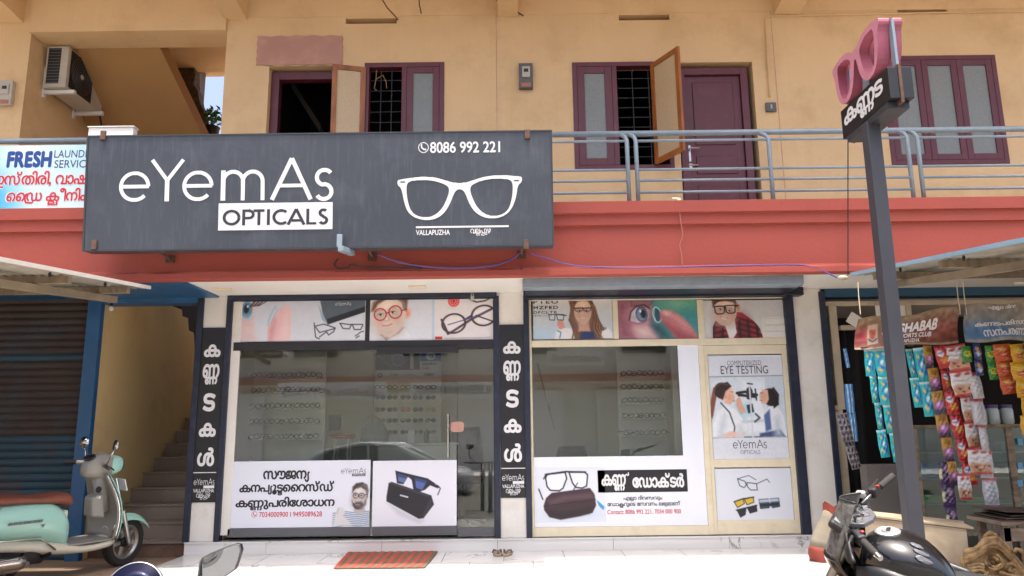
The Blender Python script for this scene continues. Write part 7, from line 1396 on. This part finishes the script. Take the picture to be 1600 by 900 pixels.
b = MB(); b.lathe([(R_*.975, .003), (R_*.5, .0055), (.0005, .0065)], c1, ax, 40); mat('blue_glass', '#0a1030', .04, metal=.6); b.build('glass', 'blue_glass', mr2, smooth=True)
b = MB(); b.tube([c1+Vector((0, .03, -.03)), c1+Vector((.01, .04, -.2)), c1+Vector((.05, .03, -.3))], .006, 8); b.build('stem', 'chrome', mr2)
b = MB(); b.tube([c1+Vector((-.1, .03, -.30)), c1+Vector((.3, .04, -.31))], .014, 10); b.tube([c1+Vector((.26, .04, -.31)), Vector((c1.x+.26, YM+.3, 0))], .04, 10); b.build('handlebar', 'plastic_black', mr2, smooth=True)

# ---------------------------------------------------------------- behind the camera: what the shop windows mirror
car = thing('parked_car', 'white saloon car across the road mirrored in the shop window', 'car', (-3.1, -1.7, -.2), local=True)
mat('car_white', '#c9ccd0', .25, coat=.6, var=.03)
body([(-2.1, .60, .35, .72), (-2.0, .78, .25, .86), (-1.2, .84, .22, .92), (0, .86, .22, .93), (1.2, .84, .22, .90), (1.95, .76, .26, .78), (2.12, .55, .35, .66)], 4, 24).build('body', 'car_white', car, smooth=True)
body([(-1.7, .55, .86, .92), (-1.2, .66, .86, 1.22), (-.4, .68, .86, 1.37), (.4, .66, .86, 1.33), (.95, .62, .86, 1.02), (1.25, .55, .86, .90)], 3.4, 24).build('windows', 'lens_dark', car, smooth=True)
body([(-1.15, .62, 1.20, 1.25), (-.4, .66, 1.34, 1.40), (.35, .64, 1.30, 1.36), (.62, .60, 1.18, 1.22)], 3, 20).build('roof', 'car_white', car, smooth=True)
for s_ in (-1, 1):
    b = MB(); b.tube([(-1.75, s_*.58, .93), (-1.2, s_*.66, 1.22), (-.4, s_*.68, 1.37), (.4, s_*.66, 1.33), (1.3, s_*.56, .9)], .04, 8); b.build('pillar', 'car_white', car, smooth=True)
    b = MB(); b.tube([(-.2, s_*.70, .9), (-.2, s_*.68, 1.36)], .03, 6); b.build('pillar', 'car_white', car)
for x_ in (-1.3, 1.3):
    for s_ in (-.76, .76): wheel(car, (x_, s_, .31), .31, .19)
mat('opp_wall', '#dcdccc', .8, coord='World', var=.1); mat('opp_red', '#a8705e', .7); mat('opp_pale', '#b09a90', .7); mat('opp_sign', '#e2e0da', .6)
ob = thing('shop_row', 'plain shop row across the road mirrored in the windows', 'building', (0, -11, -.03))
b = MB(); b.box(-26, 26, -12.0, -11.0, -.05, 6.2); b.build('wall', 'opp_wall', ob)
b = MB(); b.box(-26, 26, -10.98, -10.5, 3.1, 3.35); b.build('sunshade', 'opp_red', ob); b = MB(); b.box(-26, 26, -10.98, -7.62, -.25, .02); b.build('bounce_forecourt', 'opp_sign', ob)  # pale forecourt added out of view, bounces sunlight up the shop row
for k in range(9):
    b = MB(); b.box(-24+k*5.4, -24+k*5.4+4.2, -10.99, -10.9, 0, 2.8); b.build('shutter', 'opp_wall' if k % 2 else 'opp_sign', ob)
for x_ in range(-24, 25, 4):
    b = MB(); b.box(x_, x_+1.6, -10.99, -10.94, 4.1, 5.5); b.build('window', 'lens_dark', ob)
def opp_sign(x0, x1, z0, z1, txt, fg, bgm, label):
    b = MB(); b.box(x0, x1, -9.88, -9.8, z0, z1); o = b.build('shop_sign', bgm, None); tag(o, label, 'sign')
    k = Ink(); k.put(run(txt), (0, -9.795, 0), (-1, 0, 0), (0, 0, 1), -x1+.15, z0+.2*(z1-z0), -x0-.15, z0+.8*(z1-z0), 24, .02); k.b.build('lettering', fg, o)
opp_sign(-3.6, -.6, 2.55, 3.05, 'AL AMEEN UNANI & AYURVEDIC', 'ink_grey', 'opp_sign', 'white medicine shop sign mirrored in the glass door')
opp_sign(-8.2, -4.4, 2.5, 3.1, 'ക|ട|പ|ണ|ർ', 'opp_pale', 'opp_sign', 'white sign with red script mirrored in the left window')
opp_sign(-8.8, -5.0, 4.2, 5.1, 'എ|ണ|സ|ക|ര|ജ', 'ink_white', 'ink_dark', 'dark sign with pale script mirrored high in the left window')
opp_sign(1.2, 3.2, 3.6, 4.1, 'ക|ണ|ട|ൾ', 'opp_pale', 'opp_sign', 'pale sign mirrored in the right window')
# ================================================================ small things on the building
mat('ac_cream', '#b8b0a0', .5, var=.1, dirt='#6f6657', dirt_amt=.3, dirt_scale=7); mat('grey_box', '#5b5a5c', .5, var=.1); mat('leaf', '#3f7a2c', .55, var=.4, scale=30); mat('leaf_light', '#6fa048', .55, var=.3, scale=30)
# air conditioner on the stairwell side wall
XW = SO[0]; Ya, Yb = 8.54, 9.36
fzb = P(88, 136, Ya).z; fzt = P(88, 72, Ya).z; xa = P(70, 105, Ya).x; xb = P(105, 105, Ya).x
xa = max(xa, XW+.05)
ac = thing('air_conditioner', 'cream outdoor air conditioner unit bracketed on the stairwell wall', 'air conditioner', ((xa+xb)/2, (Ya+Yb)/2, fzb))
b = MB(); b.box(xa, xb, Ya, Yb, fzb, fzt); b.build('casing', 'ac_cream', ac, bev=.012, seg=3)
b = MB(); b.box(xa+.03, xb-.09, Ya-.004, Ya+.01, fzb+.05, fzt-.03); sl_ = b.build('side_grille', 'plastic_black', ac)
for k in range(12): z = fzb+.06+(fzt-fzb-.11)*k/11; b = MB(); b.box(xa+.03, xb-.09, Ya-.008, Ya-.0045, z-.004, z+.004); b.build('fin', 'grey_box', sl_)
cy, cz = Ya+.30, (fzb+fzt)/2; rr_ = (fzt-fzb)*.43
b = MB(); b.box(xb+.001, xb+.006, cy-rr_-.01, cy+rr_+.01, cz-rr_-.01, cz+rr_+.01); gr = b.build('fan_guard', 'plastic_black', ac, bev=.02)
for k in range(1, 8): b = MB(); b.tube([(xb+.012, cy+rr_*k/7.5*math.cos(a), cz+rr_*k/7.5*math.sin(a)) for a in [2*math.pi*i/28 for i in range(28)]], .003, 5, closed=True); b.build('guard_ring', 'grey_box', gr)
b = MB(); b.ell((xb+.014, cy, cz), .008, .035, .035); b.build('hub', 'ac_cream', gr, smooth=True)
k = Ink(); k.put(st([(0, .3), (.2, .8), (.5, .9), (.35, .4), (.1, .2), (.3, .6), (1.0, .55), (1.3, .2), (1.5, .6)], .12), (xb+.004, 0, 0), (0, 1, 0), (0, 0, 1), cy+rr_+.05, fzt-.16, Yb-.04, fzt-.09, 20); k.b.build('maker_mark', 'plastic_black', ac)
for yy in (Ya+.06, Yb-.12):
    b = MB(); b.box(XW+.002, XW+.03, yy, yy+.05, fzb-.1, fzb+.30); b.box(XW+.031, xb+.08, yy, yy+.05, fzb-.055, fzb-.006); b.build('wall_bracket', 'white_alu', ac, bev=.004)
b = MB(); b.tube([(xb-.05, Yb+.0, fzb+.1), (xb+.0, Yb+.03, fzb-.15), (xb+.02, Yb+.02, fzb-.5), (xb, Yb, ZB+.02)], .012, 6); b.build('hose', 'wire_black', ac, smooth=True)
# plant at the stair window
pc = P(330, 208, 10.7); g = thing('potted_plant', 'leafy green plant in a dark pot at the stairwell opening', 'plant', (pc.x, 10.7, pc.z-.12))
b = MB(); b.lathe([(.09, -.12), (.12, .08), (.13, .09), (.12, .09), (.1, .06), (0, .06)], pc, n=18); b.build('pot', 'plastic_black', g, smooth='auto')
b = MB(); b2 = MB()
for i in range(130):
    th, ph = random.uniform(0, 6.28), random.uniform(-.3, 1.4); r_ = random.uniform(.08, .26); c_ = pc+Vector((r_*math.cos(th)*math.cos(ph)*.75, r_*math.sin(th)*math.cos(ph)*.6, .14+.8*r_*math.sin(ph)+random.uniform(0, .12)))
    M_ = Euler((random.uniform(-1, 1), random.uniform(-1, 1), random.uniform(0, 6.3))).to_matrix(); l_ = random.uniform(.035, .06)
    (b if i % 3 else b2).add([c_+M_ @ Vector(v) for v in ((-l_, 0, 0), (-l_*.2, -l_*.45, .006), (l_, 0, -.01), (-l_*.2, l_*.45, .006))], [(0, 1, 2, 3)])
b.build('foliage', 'leaf', g, kind='stuff'); b2.build('foliage', 'leaf_light', g, kind='stuff')
b = MB(); b.tube([pc, pc+Vector((.01, 0, .25))], .01, 6); b.build('stem', 'leaf', g)
# meters, switches, pipe
def meter(px0, py0, px1, py1, label, mt='grey_box'):
    a = RC(px0, py0, px1, py1, YW-.05); b = MB(); b.box(a[0], a[1], YW-.06, YW-.001, a[2], a[3]); o = b.build('electric_meter', mt, None, bev=.005); tag(o, label, 'meter')
    w_, h_ = a[1]-a[0], a[3]-a[2]; b = MB(); b.box(a[0]+w_*.22, a[1]-w_*.2, YW-.075, YW-.0605, a[2]+h_*.42, a[3]-h_*.15); f_ = b.build('meter_face', 'ac_cream', o, bev=.004)
    b = MB(); b.box(a[0]+w_*.35, a[1]-w_*.33, YW-.078, YW-.0755, a[2]+h_*.62, a[2]+h_*.75); b.build('dial', 'plastic_black', f_)
    b = MB(); b.box(a[0]+w_*.15, a[1]-w_*.15, YW-.068, YW-.0605, a[2]+h_*.04, a[2]+h_*.2); b.build('fuse', 'opp_red', o, bev=.003)
meter(811, 99, 832.5, 138, 'grey electric meter between the two upstairs windows'); meter(-3, 126, 19, 164, 'cream electric meter on the wall at the left picture edge', 'ac_cream')
a = RC(1197, 160, 1213, 174, YW-.03); b = MB(); b.box(a[0], a[1], YW-.035, YW-.001, a[2], a[3]); o = b.build('switch_plate', 'grey_box', None, bev=.004); tag(o, 'small grey switch plate right of the upstairs maroon door', 'switch'); b = MB(); b.box(a[0]+.05, a[1]-.05, YW-.042, YW-.0355, a[2]+.03, a[3]-.03); b.build('switch', 'ac_cream', o, bev=.003)
b = MB(); y_ = YW-.02; b.tube([P(1640, 17, y_), P(1400, 21, y_), P(1202, 25, y_), P(1196, 30, y_), P(1199, 90, y_), P(1203, 152, y_)], .010, 8); o = b.build('conduit_pipe', 'wall_yellow', None, smooth=True); tag(o, 'thin painted conduit pipe along the wall above the right window', 'pipe')
b = MB(); b.tube([P(594, -6, YW-.3), P(605, 12, YW-.2), P(618, 26, YW-.05), P(622, 31, YW-.02)], .008, 6); o = b.build('loose_wire', 'wire_brown', None); tag(o, 'brown loose wire hanging at the upper wall vent', 'wire')
b = MB(); b.tube([P(655, -5, YW-.2), P(655, 8, YW-.2), P(657, 14, YW-.2), P(658, 21, YW-.2)], .007, 6); o = b.build('loose_wire', 'wire_black', None); tag(o, 'short black wire end hanging from the roof above the open window', 'wire')
b = MB(); b.tube([P(776, 0, YW-.3), P(788, 9, YW-.1), P(801, 14, YW-.05), P(818, 25, YW-.02)], .008, 6); o = b.build('loose_wire', 'wire_brown', None); tag(o, 'brown wire crossing the middle roof beam', 'wire')
# wires along the red band
def wire(pts, r, mt, label, Y=YS-.045):
    pp = [P(x, y, Y+(0 if len(q) < 1 else q[0])) for x, y, *q in pts]; sm = []
    for i in range(len(pp)-1):
        for t in range(5): sm.append(pp[i].lerp(pp[i+1], t/5))
    sm.append(pp[-1])
    for _ in range(3): sm = [sm[0]]+[(sm[i-1]+sm[i]*2+sm[i+1])/4 for i in range(1, len(sm)-1)]+[sm[-1]]
    b = MB(); b.tube(sm, r, 6); o = b.build('wire', mt, None, smooth=True); tag(o, label, 'wire', 'wires along the red band')
wire([(590, 397), (612, 407), (645, 415), (690, 419), (740, 419), (780, 414), (805, 402), (812, 396)], .008, 'wire_purple', 'purple wire sagging under the right half of the signboard')
wire([(528, 404), (521, 414), (530, 420), (545, 418), (548, 412), (562, 416), (600, 418), (660, 419)], .008, 'wire_black', 'dark wire loop under the middle of the signboard')
wire([(826, 395), (850, 402), (880, 412), (910, 417), (990, 419), (1060, 417), (1150, 415), (1245, 413), (1270, 417), (1290, 425), (1308, 434)], .007, 'wire_purple', 'long purple wire along the red band right of the signboard')
wire([(1061, 322), (1063, 345), (1068, 368), (1061, 382), (1065, 396), (1066, 415)], .005, 'opp_red', 'thin red wire drooping down the red band', YS-.05)
wire([(1325, 130, -1.2), (1325, 220, -.6), (1325, 320, 0), (1325, 400, 0), (1325, 430, 0)], .005, 'wire_black', 'thin black wire dropping beside the pole sign', YS-.05)
b = MB(); p = P(1317, 434, 6.95); b.ell(p, .05, .03, .025, 12, 8); o = b.build('rope_knot', 'kiosk_frame', None, smooth=True); tag(o, 'knotted pale rope at the tip of the blue edged canopy', 'rope')
b = MB(); p = P(738, 463, YF-.09); b.box(p.x-.02, p.x+.02, YF-.1, YF-.075, p.z-.045, p.z+.005); b.tube([p+Vector((-.012, 0, .0)), p+Vector((-.012, 0, .03)), p+Vector((.012, 0, .03)), p+Vector((.012, 0, 0))], .005, 6); o = b.build('padlock', 'steel', None, bev=.004); tag(o, 'small padlock hanging on the navy header over the left shop', 'padlock')
for px, py in ((335, 452), (640, 447)):
    a = RC(px-1, py-2, px+24, py+2, YF-.45); b = MB(); c_ = P(px+12, 447, YF-.5); b.box(c_.x-.09, c_.x+.09, YF-.53, YF-.42, ZSOF-.022, ZSOF-.001); o = b.build('soffit_light', 'cream_alu', None, bev=.004); tag(o, 'small cream fitting under the slab %s of the left shop' % ('at the left end' if px < 500 else 'right of the centre'), 'fitting')
# crow-foot debris on the band edge
mat('flower_white', '#e8e6c8', .7)
p = P(1057, 315, YS); b = MB()
for k in range(7): a = k*.9; b.ell(p+Vector((.03*math.cos(a), .01*math.sin(a), .02+.01*math.sin(2*a))), .022, .016, .016, 8, 5)
o = b.build('white_tuft', 'flower_white', None, smooth=True, kind='stuff'); tag(o, 'small white tuft lying on the red band edge below the door', 'litter')
# ---------------------------------------------------------------- doormat and sandals
cn = [PZ(545, 862.5, ZPL+.006), PZ(685, 861, ZPL+.006), PZ(664, 887.5, ZPL+.006), PZ(521, 889, ZPL+.006)]
mat('mat_red', '#a84a3c', .95, bump=.6, bscale=120, var=.2, scale=40); mat('mat_brown', '#6e5f48', .95, bump=.6, bscale=120, var=.2, scale=40)
dm = MB(); dm.hexa(cn, [p+Vector((0, 0, .008)) for p in cn]); dm = dm.build('doormat', 'mat_brown', None, bev=.002); tag(dm, 'red and brown striped doormat on the white tiles', 'doormat')
ns = 11
for k in range(ns):
    u0, u1 = (k+.0)/ns, (k+.52)/ns; sk_ = -.035
    q = [cn[0].lerp(cn[1], u0), cn[0].lerp(cn[1], u1), cn[3].lerp(cn[2], u1), cn[3].lerp(cn[2], u0)]
    b = MB(); b.hexa([p+Vector((0, 0, .0082)) for p in q], [p+Vector((0, 0, .0115)) for p in q]); b.build('stripe', 'mat_red', dm)
mat('sandal_sole', '#9a8a76', .8, bump=.3, bscale=60); mat('sandal_strap', '#6e6156', .7)
for i, (px, ang) in enumerate(((777, 8), (793, -14))):
    c_ = PZ(px, 867, ZPL); g = thing('sandal', '%s of the pair of beige sandals on the tiles' % ('left', 'right')[i], 'sandal', (c_.x, c_.y, ZPL+.001), (0, 0, rad(ang+180)), group='pair of sandals by the shop step', local=True)
    out = [(.045*math.cos(a)*(1.0+.15*math.sin(a)), .125*math.sin(a)) for a in [2*math.pi*k/28 for k in range(28)]]
    b = MB(); b.prism([(x, y, 0) for x, y in out], (0, 0, .022)); b.build('sole', 'sandal_sole', g, bev=.005)
    for s_ in (-1, 1): b = MB(); b.tube([(0, .075, .022), (s_*.012, .05, .05), (s_*.036, .0, .05), (s_*.044, -.03, .02)], .008, 8); b.build('strap', 'sandal_strap', g, smooth=True)
